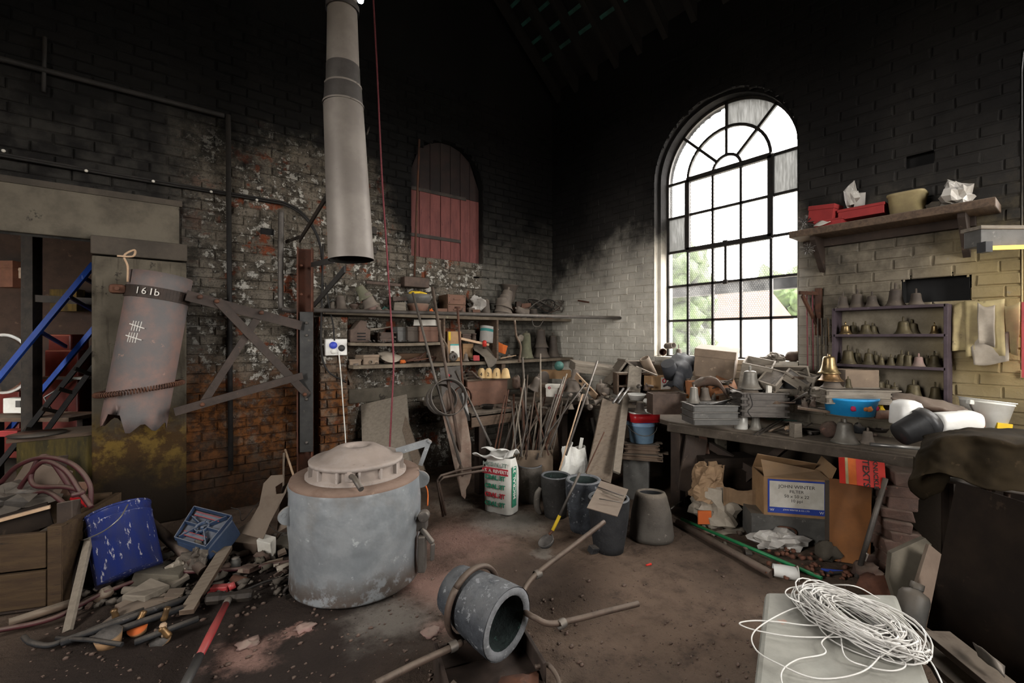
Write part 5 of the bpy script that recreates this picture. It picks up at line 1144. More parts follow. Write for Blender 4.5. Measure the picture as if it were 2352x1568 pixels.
b = MB(); b.lathe([(.012, -.02), (.03, -.02), (.033, 0), (.03, .02), (.012, .02)], 16, Rx(1.2)); tag(b.build('pipe_nut', 'iron_grey', None, SH(1168, Z3 + .035, .38)), 'iron pipe nut beside the orange brick', 'nut')
bell('large greenish bell nearest the upright board on the lower shelf', SH(1209, Z3, .26), 62, 36, 'bell_green', peg=.04); pk = SH(1242, Z3, .24); bell('lower of two nested large bells in the corner of the lower shelf', pk, 44, 46, 'bell_dark', peg=0); bell('upper of two nested large bells in the corner of the lower shelf', pk + Vector((0, 0, .14)), 46, 38, 'bell_dark', peg=.06); bell('large dark bell in the corner, farthest right on the lower shelf', SH(1270, Z3, .2), 56, 34, 'bell_dark', peg=.1)
b = MB(); b.lathe([(.0, .02), (.05, .015), (.052, 0), (.02, -.01), (.0, -.01)], 24, Rx(1.3)); tag(b.build('round_disc', 'wood_grey', None, SH(1196, Z3 + .27, .40)), 'round grey disc hung in front of the large greenish bell', 'disc')
blk('rough pale stone slab at the back of the lower shelf behind the white tub', SH(1070, Z3 + .30, .06), 40, 15, .06, 'wood_grey', 0, 'stone_slab')
# --- chest with the wooden bell cores, things on the corner bench
BZ = .847
pc_ = D(1120, 915, 5.02); pc_.z = BZ; t = thing('pattern_chest', 'long rusty chest under the lower shelf carrying four pale bell cores', 'chest', pc_, (0, 0, WLr - .05)); w_ = S(pc_, 108)
MB().box((0, .12, .14), (w_, .26, .28)).build('body', 'wood_red', t, bevel=.006); MB().box((0, .12, .285), (w_ * 1.03, .29, .018)).build('lid', 'wood_old', t, bevel=.004)
ztop = BZ + .296
for i, (x, tl, nm, od) in enumerate(((1106, .35, '4', 'first'), (1122, 0, '2', 'second'), (1141, 0, '1', 'third'), (1161, 0, '', 'fourth'))):
    q_ = D(x, 870, 5.0); q_.z = ztop + .005; k = mpp(q_) * 1.2; t = thing('bell_core', f'{od} of the four pale wooden bell cores from the tongs', 'bell core', q_, (0, 0, YC), 'wooden bell cores')
    MB().lathe([(0, 19.5 * k), (3.4 * k, 19 * k), (6 * k, 16 * k), (7.6 * k, 9 * k), (9 * k, 2 * k), (9.4 * k, 0), (0, 0)], 22).build('body', 'wood_cream', t)
    if nm: text(nm, 10 * k, 'print_black', t, (0, -8.4 * k, 7.5 * k), (PI / 2 - .12, 0, 0), extrude=.002)
for i in range(3): rod(f'{("upper", "middle", "lower")[i]} bent iron clamp arm lying left of the bell cores', D(1068 + 3 * i, 856 + i * 7, 4.95), D(1098 + 5 * i, 868 + i * 1.5, 4.9), .012, 'iron_brown', 'clamp_iron', cat='clamp', mid=[D(1084 + 4 * i, 853 + i * 6, 4.93)])
p = D(1120, 926, 4.75); t = thing('iron_pan', 'shallow dark iron pan on the corner bench below the chest', 'pan', Vector((p.x, p.y, BZ))); MB().lathe([(0, .004), (.055, 0), (.066, .035), (.072, .04), (.066, .043), (.052, .012), (0, .014)], 24).build('body', 'iron_black', t); MB().box((.085, 0, .035), (.04, .03, .012)).build('handle', 'iron_black', t)
lumpy('brown leather gauntlet hanging at the right end of the chest', D(1186, 893, 4.95), 20, 32, .08, 'leather', 'gauntlet', 'glove', 6, rough=.5)
def bx(label, px, py, w, h, d, dep, mt, rot=0, kind='carton', name='box', tilt=(0, 0), **k):
    p = D(px, py, d); r_ = (tilt[0], tilt[1], YC + rot)
    if kind == 'carton': return carton(label, p, S(p, w), dep, S(p, h), r_, mt, name, **k)
    if kind == 'open': return open_box(label, p, S(p, w), dep, S(p, h), r_, mt, name=name, **k)
    return block(label, p, S(p, w), dep, S(p, h), r_, mt, name, k.pop('cat', 'block'), **k)
def bl_(label, px, py, w, h, d, mt='bell_dusty', tilt=(0, 0), **k): return bell(label, D(px, py, d), h, w, mt, (tilt[0], tilt[1], YC), **k)
bl_('bell hanging tipped over at the back of the corner bench', 1224, 893, 30, 34, 5.0, 'bell_dusty', (.2, .45), peg=.1); b = MB(); b.lathe([(0, .03), (.03, .03), (.11, 0), (.1, -.01), (0, 0)], 24, Rx(1.35)); tag(b.build('dished_disc', 'bell_dark', None, D(1246, 872, 5.4)), 'large dusty dished disc leaning at the back of the corner bench', 'disc')
bx('dusty brown carton below the dished disc on the corner bench', 1244, 910, 28, 30, 5.3, .15, 'card_dusty'); bx('low long cardboard box under the green glass float', 1276, 868, 70, 18, 5.7, .2, 'card', -.1, 'open')
t = thing('glass_float', 'green glass float in the low cardboard box', 'float', D(1284, 840, 5.7)); MB().lathe([(0, -.062), (.03, -.055), (.055, -.03), (.062, 0), (.055, .03), (.03, .055), (0, .062)], 20).build('body', 'glass_green', t)
p = D(1273, 910, 4.95); t = carton('white printed carton with a red emblem at the corner of the benches', p, S(p, 34), .12, S(p, 28), YC - .3, 'paper_white', 'printed_carton'); b = MB(); b.lathe([(.008, 0), (.015, .0)], 16, Tm(-.04, -.069, .1) @ Rx(PI / 2)); b.build('emblem', 'print_red', t, solid=.002); MB().box((.055, -.063, .018), (.05, .004, .03)).build('printed_patch', 'tin_red', t)
bl_('dusty bell standing on another bell at the corner', 1322, 872, 30, 32, 5.05, 'bell_dusty'); bl_('bell under the dusty bell at the corner', 1316, 898, 46, 32, 5.08, 'bell_dusty', peg=0)
# ================================================================== things heaped on the window bench
BN = .80
t = thing('perforated_batten', 'pale wooden batten with square holes slanting across the bench heap', 'batten', D(1345, 885, 4.85)); a_, c_ = D(1322, 862, 4.9) - t.location, D(1370, 912, 4.75) - t.location; b = MB(); b.bar(a_, c_, .012, .11, up=tuple(-VIEW + Vector((0, 0, 1)))); b.build('batten', 'wood_pale', t)
for k_ in (.25, .45, .65): MB().box(a_.lerp(c_, k_) - VIEW * .012, (.03, .03, .03)).build('hole', 'soot_and_hole_black', t)  # solid black blocks stand for the shade inside the holes
bx('overturned dusty tray at the wall end of the window bench', 1366, 856, 110, 20, 5.2, .30, 'wood_grey', .1, 'carton', 'tray', (.1, .14))
t = thing('pattern_box', 'pale slatted pattern box tilted on its edge beside the overturned tray', 'box', D(1405, 900, 5.0), (0, .65, YC + .1)); k = mpp(t.location)
for i in range(4): MB().box((-22 * k + i * 13 * k, 0, 40 * k), (5 * k, .24, 64 * k)).build('slat', 'wood_pale' if i == 3 else 'wood_grey', t, bevel=.002)
MB().box((0, .1, 40 * k), (52 * k, .02, 66 * k)).build('back', 'wood_grey', t); MB().box((0, 0, 73 * k), (54 * k, .26, 4 * k)).build('top', 'wood_grey', t)
bl_('tall dusty bell at the back of the pair by the slatted box', 1380, 915, 40, 44, 4.85, 'bell_dusty'); bl_('broad dusty bell at the front of the pair by the slatted box', 1391, 919, 34, 38, 4.72, 'bell_dusty')
for i, (x, y, w, h, tl, lb) in enumerate(((1348, 928, 12, 26, (0, 0), 'small peg-like casting standing on the bench edge'), (1366, 925, 16, 22, (0, 1.2), 'small tube casting lying near the bench edge'), (1355, 935, 14, 14, (1.3, .4), 'short pale pipe elbow at the bench edge'), (1332, 915, 18, 14, (0, .9), 'small dusty casting lying by the rods'), (1404, 925, 14, 18, (0, 0), 'tiny pale bell by the shiny steel tubes'), (1380, 930, 20, 12, (0, 1.4), 'small flat casting at the bench edge'))): bl_(lb, x, y, w, h, 4.6, 'bell_dusty', tl, peg=.3 if i in (0, 4) else 0)
t = thing('joint_box', 'brown wooden box frame open to the front on the window bench', 'box', D(1452, 905, 4.75), (0, 0, YC + .05)); k = mpp(t.location)
for q in (((-38 * k, 0, 25 * k), (4 * k, .16, 50 * k)), ((38 * k, 0, 25 * k), (4 * k, .16, 50 * k)), ((0, 0, 2 * k), (76 * k, .16, 4 * k)), ((0, 0, 48 * k), (76 * k, .16, 4 * k)), ((0, 0, 20 * k), (76 * k, .16, 3 * k))): MB().box(*q).build('board', 'wood_old', t)
MB().box((0, .075, 25 * k), (72 * k, .01, 46 * k)).build('back', 'wood_red', t)
plank('grey board leaning upright against the brown box frame', D(1455, 900, 4.6), D(1459, 842, 4.68), .135, .02, 'wood_grey', up=tuple(-VIEW)); plank('thin lid sloping down from the top of the grey board', D(1461, 842, 4.75), D(1508, 862, 4.7), .12, .015, 'wood_grey')
bx('dark lidded case against the wall behind the brown box frame', 1462, 860, 66, 32, 5.1, .2, 'card_dark', .12, 'carton', 'case'); b = MB(); b.lathe([(0, 0), (.055, 0), (.055, .30), (.045, .30), (.045, .03), (0, .03)], 20); tag(b.build('card_tube', 'card_dusty', None, D(1505, 875, 5.0), (.2, -.5, YC)), 'dusty card tube leaning below the window sill', 'tube')
p = D(1510, 893, 4.62); t = open_box('small open cardboard box with a red stamp on the window bench', p, S(p, 50), .14, S(p, 30), (0, 0, YC + .25), 'card', .006); MB().box((.05, -.073, .065), (.11, .004, .12)).build('printed_label', 'paper_white', t); MB().lathe([(.014, 0), (.024, 0)], 16, Tm(.03, -.077, .09) @ Rx(PI / 2)).build('emblem', 'print_red', t, solid=.002)
t = thing('enamel_bowl', 'white enamel bowl with a blue rim on the window bench', 'bowl', D(1462, 918, 4.5)); MB().lathe([(0, 0), (.06, 0), (.085, .05), (.092, .055), (.085, .06), (.058, .012), (0, .012)], 28).build('body', 'plastic_pure', t); MB().lathe([(.088, .05), (.095, .055), (.088, .062)], 28).build('rim', 'print_white', t)
bl_('upturned grey cup at the bench end in front of the enamel bowl', 1470, 947, 30, 26, 4.35, 'bell_dark', peg=0); b = MB(); b.lump((0, 0, .03), (.09, .07, .065), 4, .2, 12); tag(b.build('white_jar', 'plastic_white', None, D(1485, 930, 4.42)), 'small white rounded jar beside the grey cup', 'jar')
p = D(1530, 948, 4.2); t = open_box('rust-edged open tin box with folded paper on the window bench', p, S(p, 76), .17, S(p, 46), (0, 0, YC + .03), 'iron_brown', .008, 'tin_box'); MB().box((0, 0, S(p, 38)), (S(p, 48), .1, .02)).build('folded_paper', 'paper_white', t)
sheet('scrap of yellow paper beside the open tin box', [[D(1562, 905, 4.3), D(1575, 915, 4.3)], [D(1570, 930, 4.2), D(1580, 940, 4.2)]], 'yellow', 'paper_scrap', 'paper', 4, 4, .01)
jt = sheet('black work jacket slumped over the heap below the window', [[D(1560, 815, 4.7), D(1585, 812, 4.65), D(1600, 822, 4.6)], [D(1540, 835, 4.55), D(1565, 832, 4.4), D(1592, 850, 4.45)], [D(1535, 860, 4.5), D(1558, 860, 4.3), D(1580, 880, 4.38)], [D(1525, 890, 4.45), D(1550, 885, 4.25), D(1575, 905, 4.3)]], 'cloth_black', 'jacket', 'jacket', 18, 18, .045, 3, .012)
b = MB(); b.tube([(0, 0, 0), (.0, .0, .16)], [.075, .065], 14); tag(b.build('black_sleeve', 'cloth_black', None, D(1543, 862, 4.4), (.5, -.5, YC)), 'black sleeve end of the slumped work jacket', 'sleeve')
p = D(1642, 862, 4.5); t = carton('large pale cardboard box tipped on the heap below the window', p, .36, .30, .28, (.12, .1, YC - .55), 'card_dusty', 'large_carton')
p = D(1730, 900, 4.15); t = open_box('large grey wooden box tipped open beside the pale cardboard box', p, .24, .24, .30, (.25, .2, YC - .6), 'wood_grey', .014, 'wooden_box'); plank('thin stick poking up behind the grey wooden box', D(1742, 880, 4.3), D(1738, 822, 4.35), .03, .02, 'wood_grey')
sheet('flat orange-brown cardboard flap under the jacket', [[D(1645, 862, 4.35), D(1680, 858, 4.4)], [D(1640, 905, 4.15), D(1697, 900, 4.15)]], 'card_orange', 'card_flap', 'cardboard', 4, 4, .004); bx('orange-brown carton under the leather glove', 1612, 915, 60, 40, 4.25, .16, 'card_orange', .1, 'open')
sheet('brown leather glove draped over the cartons', [[D(1588, 880, 4.1), D(1612, 868, 4.1), D(1628, 866, 4.15)], [D(1592, 890, 4.05), D(1628, 866, 4.0), D(1648, 872, 4.08)], [D(1600, 888, 4.05), D(1645, 876, 3.98), D(1662, 890, 4.02)], [D(1640, 880, 4.1), D(1660, 895, 3.98), D(1674, 912, 4.0)]], 'leather', 'leather_glove', 'glove', 14, 14, .018, 7, .012)
bl_('dull silver bell at the left corner of the tray stack', 1594, 925, 32, 42, 4.0, 'bell_silver', peg=.12); bl_('grey bell behind the silver bell near the trays', 1618, 918, 34, 36, 4.12, 'bell_dusty')
p = D(1629, 970, 3.9); tray_stack('dark steel tray on the window bench', p, S(p, 100), .26, S(p, 44), 3, YC + .03, 'plastic_grey', 'stacked steel trays')
for i in range(4): rod(f'{("first", "second", "third", "fourth")[i]} bright thin rod lying across the tray stack', D(1630 - 8 * i, 928 - i, 3.85), D(1680 - 5 * i, 917 + i * 3, 3.95), .006, 'steel')
for i in (0, 1):
    p = D(1742, 952 - 27 * i, 3.85); flask(('lower' if i == 0 else 'upper') + ' of two iron moulding boxes stacked behind the white tin', p, S(p, 96), .24, S(p, 27), YC - .12, 'iron_grey', 2)
bl_('grey bell on top of the stacked moulding boxes', 1723, 892, 50, 52, 3.85, 'bell_silver', peg=.2); bl_('dark bell under the grey bell on the moulding boxes', 1722, 902, 46, 30, 3.86, 'bell_dark', peg=0)
p = P(1702, 984, z=BN); t = thing('paint_tin', 'white paint-streaked tin at the front of the window bench', 'tin', p); k = mpp(p); MB().lathe([(0, 0), (13.5 * k, 0), (14 * k, 1 * k), (14 * k, 33 * k), (13 * k, 34 * k), (12.5 * k, 31 * k), (0, 30 * k)], 24).build('body', 'tin_white', t)
bell('silver bell at the bench front beside the white tin', P(1736, 986, z=BN), 37, 30, 'bell_silver', peg=.18)
cable('thin black cable hanging down the front of the moulding boxes', [D(1722, 905, 3.72), D(1728, 930, 3.7), D(1718, 945, 3.68), D(1728, 960, 3.68)], .004, 'cable_black'); bx('small white block on the moulding boxes', 1766, 902, 9, 17, 3.8, .03, 'paper_white', 0, 'block')
# frames and trays heaped left of the bell shelf
for i, (x, y, w, h, dd, ro, tl, lb) in enumerate(((1800, 868, 90, 42, 4.0, -.15, (1.1, 0), 'large shallow wooden frame standing at the back of the frame heap'), (1772, 880, 56, 20, 3.9, .6, (.3, -.5), 'short grey frame side sloping down to the left in the frame heap'), (1822, 880, 50, 20, 3.85, -.6, (.2, .6), 'grey frame side sloping down to the right in the frame heap'), (1812, 905, 110, 16, 3.9, 0, (.1, 0), 'flat dusty frame at the foot of the frame heap'), (1835, 915, 50, 60, 3.95, -.9, (.1, .2), 'upright dark box side at the right of the frame heap'), (1800, 925, 56, 50, 3.95, -.2, (0, 0), 'dark open bin in the middle of the frame heap'))):
    p = D(x, y, dd)
    if i in (0, 5): open_box(lb, p, S(p, w), S(p, 40) if i == 0 else .15, .10 if i == 0 else S(p, h), (tl[0], tl[1], YC + ro), 'wood_grey' if i == 0 else 'plastic_black', .014, 'timber_surround' if i == 0 else 'bin', 'frame' if i == 0 else 'bin')
    else: flask(lb, p, S(p, w), .14, S(p, h), (tl[0], tl[1], YC + ro), 'wood_grey', 1, 'timber_surround', lugs=False, cat='frame')
lumpy('round brown pot lying on the window sill at the right', D(1822, 830, 4.22), 36, 26, .12, 'leather', 'clay_ball', 'pot', 3, rough=.15); crumple('bundle of dirty rags on the window sill beside the brown pot', D(1778, 832, 4.3), .22, .14, .09, 'rag', 5, 'rags', 'rags')
b = MB(); b.lathe([(0, 0), (.035, 0), (.035, .14), (.028, .14), (.028, .02), (0, .02)], 16, Ry(1.5)); tag(b.build('pipe_piece', 'bell_dusty', None, Vector((-.03, 1.94, 1.50)), (0, 0, 1.2)), 'upper dusty pipe stub at the left end of the window sill', 'pipe'); b = MB(); b.lathe([(0, 0), (.04, 0), (.042, .12), (.034, .12), (.032, .02), (0, .02)], 16, Ry(1.5)); tag(b.build('pipe_piece', 'iron_rust', None, Vector((-.02, 1.90, 1.425)), (0, 0, .6)), 'lower rusty pipe stub at the left end of the window sill', 'pipe')
bell('small bell on the window sill beside the pipe stubs', Vector((-.05, 2.09, 1.385)), 27, 20, 'bell_dusty', peg=.35); bell('bell half hidden behind the pale box on the window sill', Vector((-.06, 2.42, 1.385)), 24, 20, 'bell_dusty')
# bells stacked in front of the bell shelf
pk = D(1911, 890, 3.55)
for i, (dz, h_, w_, mt_) in enumerate(((0, 26, 50, 'bell_dark'), (.055, 34, 52, 'bell_bronze'), (.115, 44, 46, 'bell_brass'))): bell(('bottom', 'middle', 'shiny top')[i] + ' bell of the three stacked in front of the bell shelf', pk + Vector((0, 0, dz)) + RIGHT * (-.012 * i), h_, w_, mt_, peg=0 if i < 2 else .1)
p = D(1962, 924, 3.45); flask('long dusty moulding box laid over the blue sweet tub', p, S(p, 150), .2, S(p, 32), YC - .12, 'wood_grey', 2)
p = D(1953, 950, 3.42); t = thing('sweet_tub', 'bright blue printed sweet tub under the long moulding box', 'tub', p, (0, 0, YC)); k = mpp(p); MB().lathe([(0, 0), (46 * k, 0), (51 * k, 33 * k), (53 * k, 34 * k), (53 * k, 38 * k), (48 * k, 38 * k), (0, 36 * k)], 32).build('body', 'blue_bright', t)
for a, mt_, r_ in ((-2.1, 'magenta', 9), (-1.45, 'brown_nut', 9), (-1.62, 'brown_nut', 7), (-.9, 'magenta', 7)): MB().lump((48.5 * k * math.cos(a), 48.5 * k * math.sin(a), 18 * k), (r_ * 1.6 * k, 6 * k, r_ * 1.5 * k), 3, .2, 12, Rz(0)).build('printed_sweet', mt_, t)
crumple('crumpled yellow foil packet right of the blue tub', D(2014, 948, 3.4), .09, .07, .08, 'yellow', 8, 'foil_packet', 'packet'); plank('loose short plank lying under the blue tub', D(1832, 934, 3.6), D(2000, 955, 3.35), .16, .018, 'wood_old'); b = MB(); b.lathe([(0, 0), (.03, 0), (.033, .02), (.033, .10), (.03, .12), (0, .12)], 16, Ry(PI / 2)); tag(b.build('brick_roll', 'wood_red', None, D(2012, 952, 3.3), (0, 0, YC)), 'red-brown rounded brick beside the yellow packet', 'brick')
# rods, ladles and small castings near the bench front
for i, (x0, y0, x1, y1, r_, mt_, lb) in enumerate(((1732, 998, 1838, 935, .005, 'iron_black', 'thin black rod slanting from the bench front under the plank'), (1740, 1000, 1830, 945, .005, 'iron_black', 'second thin black rod beside the slanting one'), (1767, 990, 1815, 970, .009, 'wood_old', 'short wooden stick lying left of the small stone block'), (1830, 960, 1998, 964, .008, 'iron_black', 'long black rod lying along the heap under the blue tub'), (1850, 980, 1900, 950, .005, 'iron_black', 'short black wire beside the iron dish'), (1880, 955, 1925, 972, .005, 'iron_black', 'crossed black wire above the stone lump'), (1760, 962, 1830, 966, .006, 'green_dark', 'dark green rod lying behind the sticks'))): rod(lb, P(x0, y0, z=BN + .02), P(x1, y1, z=BN + .05), r_, mt_)
block('small upright stone block at the bench front', P(1827, 1003, z=BN), .075, .06, .115, (0, 0, YC + .2), 'wood_grey', 'stone_block'); lumpy('tiny orange wooden knob beside the stone block', P(1808, 990, z=BN), 11, 14, .03, 'wood_pale', 'wood_knob', 'knob', 1)
t = thing('iron_dish', 'shallow dark iron dish at the bench front', 'dish', P(1862, 996, z=BN)); MB().lathe([(0, 0), (.055, 0), (.07, .03), (.066, .034), (.05, .012), (0, .012)], 24).build('body', 'iron_black', t); MB().lathe([(.066, .03), (.073, .03), (.073, .037), (.066, .037)], 24).build('rim', 'iron_grey', t)
lumpy('rough brown stone lump behind the plain grey bell', P(1905, 1004, z=BN), 42, 38, .11, 'rubble_brick', 'stone_lump', 'stone', 4, rough=.2); bell('plain grey bell standing at the bench front', P(1941, 1015, z=BN), 54, 58, 'bell_silver', peg=.14); bell('small grey bell at the bench front beside the silver bar', P(1993, 1018, z=BN), 36, 34, 'bell_dusty', peg=.2)
t = thing('iron_ladle', 'black iron ladle bowl lying behind the small grey bell', 'ladle', P(2018, 985, z=BN + .05)); MB().lathe([(0, -.03), (.05, -.02), (.07, .01), (.066, .012), (.045, -.012), (0, -.02)], 22).build('bowl', 'iron_black', t); MB().tube([(.06, 0, .01), (.16, .06, .03)], .008, 6).build('handle', 'iron_black', t)
lumpy('black lump of slag beside the small grey bell', P(1972, 995, z=BN), 24, 24, .06, 'crucible_black', 'slag_lump', 'slag', 2); crumple('clear plastic scrap with glints behind the small grey bell', P(2000, 990, z=BN), .14, .1, .07, 'plastic_black', 6, 'plastic_scrap', 'scrap')
rod('bright silver bar lying along the bench front edge', P(1998, 1020, z=BN + .012), P(2116, 1030, z=BN + .012), .014, 'steel', 'silver_bar', cat='bar', n=10)
t = thing('white_bottle', 'white plastic bottle standing tilted behind the black flower pot', 'bottle', D(2080, 975, 2.95), (0, .06, YC)); k = mpp(t.location); MB().lathe([(0, 0), (26 * k, 0), (27 * k, 3 * k), (27 * k, 40 * k), (22 * k, 52 * k), (12 * k, 57 * k), (0, 57 * k)], 24, sq=3).build('body', 'plastic_pure', t)
t = thing('plant_pot', 'black plastic flower pot lying on its side at the bench end', 'pot', D(2068, 1005, 2.85), (Matrix.Rotation(YC, 4, 'Z') @ Ry(1.15)).to_euler()); k = mpp(t.location) * .86; MB().lathe([(0, 0), (30 * k, 0), (36 * k, 60 * k), (41 * k, 61 * k), (42 * k, 82 * k), (38 * k, 82 * k), (33 * k, 55 * k), (27 * k, 4 * k), (0, 4 * k)], 30, Tm(-8 * k, 0, 4 * k)).build('body', 'plastic_black', t)
t = thing('white_bottle', 'white plastic bottle lying flat at the far end of the bench', 'bottle', D(2150, 972, 2.8), (Matrix.Rotation(YC, 4, 'Z') @ Ry(1.5)).to_euler()); k = mpp(t.location); MB().lathe([(0, 0), (22 * k, 0), (24 * k, 4 * k), (24 * k, 80 * k), (18 * k, 94 * k), (0, 98 * k)], 24, sq=3).build('body', 'plastic_pure', t)
sheet('dark oily leather apron bundled along the back of the bench', [[D(2045, 905, 3.2), D(2100, 915, 3.1), D(2150, 925, 3.0), D(2215, 935, 2.9)], [D(2050, 925, 3.0), D(2100, 930, 2.95), D(2160, 938, 2.85), D(2220, 945, 2.8)], [D(2055, 950, 3.05), D(2110, 950, 3.0), D(2165, 955, 2.9), D(2215, 960, 2.85)]], 'leather', 'leather_apron', 'apron', 18, 12, .03, 2, .012)
p = D(2258, 985, 2.95); bk = bucket('dirty white pail with an orange and yellow label at the right end of the bench', p, S(p, 68), S(p, 34), S(p, 46), 'plastic_white', (0, .12, YC), 'iron_black', (.9,), (.2, .10, .02), 'pail'); MB().box((.02, -S(p, 36), S(p, 12)), (S(p, 34), .012, S(p, 18))).build('printed_label', 'yellow', bk); MB().box((-S(p, 24), -S(p, 30), S(p, 20)), (S(p, 22), .012, S(p, 26)), Rz(-.3)).build('printed_label', 'orange', bk)
bx('open cardboard box at the back of the bench holding a small bell', 1965, 892, 70, 44, 3.62, .16, 'card_dusty', -.1, 'open', 'card_box'); bl_('small bell peeping out of the open box behind the long moulding box', 1948, 890, 18, 26, 3.55, 'bell_shelf')
# ================================================================== bell shelf on the window wall
A_, B_ = P(1916, 706, X=.18), P(2160, 690, X=.18); y0, y1, zt, zb = A_.y, B_.y + .03, 1.845, 1.105
bs = thing('bell_shelf', 'narrow purple wooden shelf unit full of small bells on the window wall', 'shelf', (.0, y0, 0))
W_ = y1 - y0; tiers = [zt, 1.628, 1.383, 1.135]
for s in (0, W_): MB().box((.11, s, (zt + zb) / 2), (.18, .022, zt - zb)).build('side', 'wood_purple', bs, bevel=.002)
for z in tiers: MB().box((.11, W_ / 2, z - .011), (.18, W_, .022)).build('shelf_board', 'wood_purple', bs, bevel=.002)
MB().box((.02, W_ / 2, 1.49), (.012, W_, .7)).build('back', 'wall_window_paint', bs)
def bsb(label, px, w, h, tier, mt='bell_shelf', X=.12, **k_): p = P(px, HY, X=X); p.z = tiers[tier] + .001; bell(label, p, h, w, mt, (0, 0, PI / 2), **k_)
for lb, row in (('on top of the purple bell shelf', [(1936, 30, 38, 0, .13), (1969, 38, 44, 0, .1), (2003, 32, 36, 0, .13), (2057, 42, 54, 0, .1), (2104, 34, 38, 0, .14)]), ('on the second board of the purple bell shelf', [(1942, 28, 28, 1, .15), (1960, 26, 28, 1, .08), (1988, 30, 30, 1, .14), (2004, 26, 26, 1, .07), (2075, 36, 40, 1, .13), (2094, 32, 34, 1, .06), (2146, 18, 26, 1, .14)]), ('on the third board of the purple bell shelf', [(1948, 36, 42, 2, .13), (1968, 26, 34, 2, .06), (1995, 28, 36, 2, .13), (2010, 24, 30, 2, .06), (2024, 18, 26, 2, .14), (2046, 20, 26, 2, .14), (2056, 18, 22, 2, .06), (2071, 28, 36, 2, .12), (2086, 26, 34, 2, .13), (2110, 28, 30, 2, .14), (2128, 20, 26, 2, .07), (2146, 28, 36, 2, .13)]), ('on the lowest board of the purple bell shelf', [(2018, 40, 46, 3, .12), (2037, 30, 36, 3, .06), (2055, 28, 34, 3, .14), (2098, 42, 44, 3, .13), (2148, 30, 42, 3, .13)])):
    for i, (px, w, h, ti, X) in enumerate(row):
        od = 'first second third fourth fifth sixth seventh eighth ninth tenth eleventh twelfth'.split()[i]
        mt_ = 'bell_brass' if (ti, i) in ((1, 0), (1, 6)) else ('bell_pink' if (ti, i) == (2, 9) else ('bell_dark' if ti == 0 else 'bell_shelf'))
        bsb(f'{od} bell from the window {lb}', px, w, h, ti, mt_, X, peg=.26, group='bells on the purple shelf')
# ---- high plank shelf
hp = thing('high_shelf', 'thick rough plank shelf high on the window wall', 'shelf', (.0, 3.40, 2.50)); MB().box((.16, .60, 0), (.3, 1.24, .06)).build('board', 'wood_old', hp, bevel=.006)
MB().box((.03, .55, -.06), (.04, 1.1, .08)).build('batten', 'wood_dark', hp, bevel=.004)
for y in (.14, 1.05): MB().prism([(0, 0), (.24, 0), (.24, -.04), (.05, -.26), (0, -.30)], -.02, .02, Tm(.005, y, -.022) @ Rx(PI / 2)).build('bracket', 'wood_dark', hp)
zs = 2.531
def HS(px, X=.2, dz=0): p = P(px, HY, X=X); p.z = zs + dz; return p
carton('red card box lying lopsided at the window end of the high shelf', HS(1892, .2, .05), .19, .15, .135, (0, .12, WRr - .1), 'red_card', 'red_box'); carton('long flat red box on the high shelf under the plastic bag', HS(1982, .18, .035), .30, .14, .085, (0, 0, WRr), 'red_card', 'red_box'); carton('small red box under the lopsided red one on the high shelf', HS(1908, .22, 0), .2, .13, .05, WRr, 'red_card', 'red_box')
sheet('torn white paper at the front of the high shelf', [[HS(1868, .3, .01), HS(1885, .29, .05), HS(1900, .29, .03)], [HS(1880, .33, .0), HS(1895, .33, .01), HS(1908, .33, .02)]], 'paper_white', 'paper_scrap', 'paper', 6, 4, .01)
crumple('white plastic bag peaked up on the long red box', HS(1962, .15, .105), .24, .1, .2, 'foil_plastic', 12, 'plastic_bag', 'bag', rough=.7, n=12); p = HS(2084, .17); t = thing('margarine_tub', 'square cream plastic tub on the high shelf', 'tub', p, (0, 0, WRr)); k = mpp(p); MB().lathe([(0, 0), (28 * k, 0), (32 * k, 42 * k), (34 * k, 43 * k), (34 * k, 48 * k), (29 * k, 48 * k), (0, 45 * k)], 32, sq=5).build('body', 'paper_cream', t); rod('dark brush handle sticking out of the cream tub', p + Vector((0, -.01, .11)), p + Vector((0, .0, .175)), .006, 'iron_black', 'brush_stick', cat='handle')
crumple('wrinkled pale plastic bag slumped near the right end of the high shelf', HS(2195, .16), .23, .15, .18, 'foil_plastic', 14, 'plastic_bag', 'bag', rough=.6); lumpy('grey dusty lump between the tub and the slumped bag on the high shelf', HS(2148, .14), 30, 24, .1, 'rag', 'dust_lump', 'lump', 7, rough=.6)
def bristle(label, p, r_, n=120, L=.05):
    b = MB(); rn = random.Random(n)
    for i in range(n):
        v = Vector((rn.gauss(0, 1), rn.gauss(0, 1), rn.gauss(0, 1))).normalized(); b.bar(v * r_ * .3, v * (r_ + rn.uniform(-.3, .3) * r_), .0025, .0025)
    tag(b.build('wire_brush', 'iron_grey', None, p), label, 'brush')
bristle('bristly flue brush head at the window end of the high shelf', HS(1848, .26, .06), .065); bristle('bristly flue brush head hanging below the high shelf', HS(1855, .24, -.16), .05, 90)
rod('brush rod lying along the high shelf end', HS(1850, .26, .05), HS(1900, .2, .02), .006, 'iron_grey')
# strip lamp at the right
t = thing('strip_lamp', 'grey box lamp with a yellow glowing tube at the right edge', 'lamp', P(2305, 545, d=2.6), (0, 0, YC)); MB().box((.12, .05, 0), (.5, .1, .10)).build('housing', 'plastic_grey', t, bevel=.004); MB().box((.12, .05, .058), (.52, .12, .02)).build('cover', 'wood_grey', t); b = MB(); b.tube([(-.09, -.02, -.065), (.37, -.02, -.05)], .012, 10); b.build('tube', 'tube_lamp', t); MB().box((-.12, -.01, -.06), (.04, .05, .06)).build('lamp_holder', 'plastic_black', t)
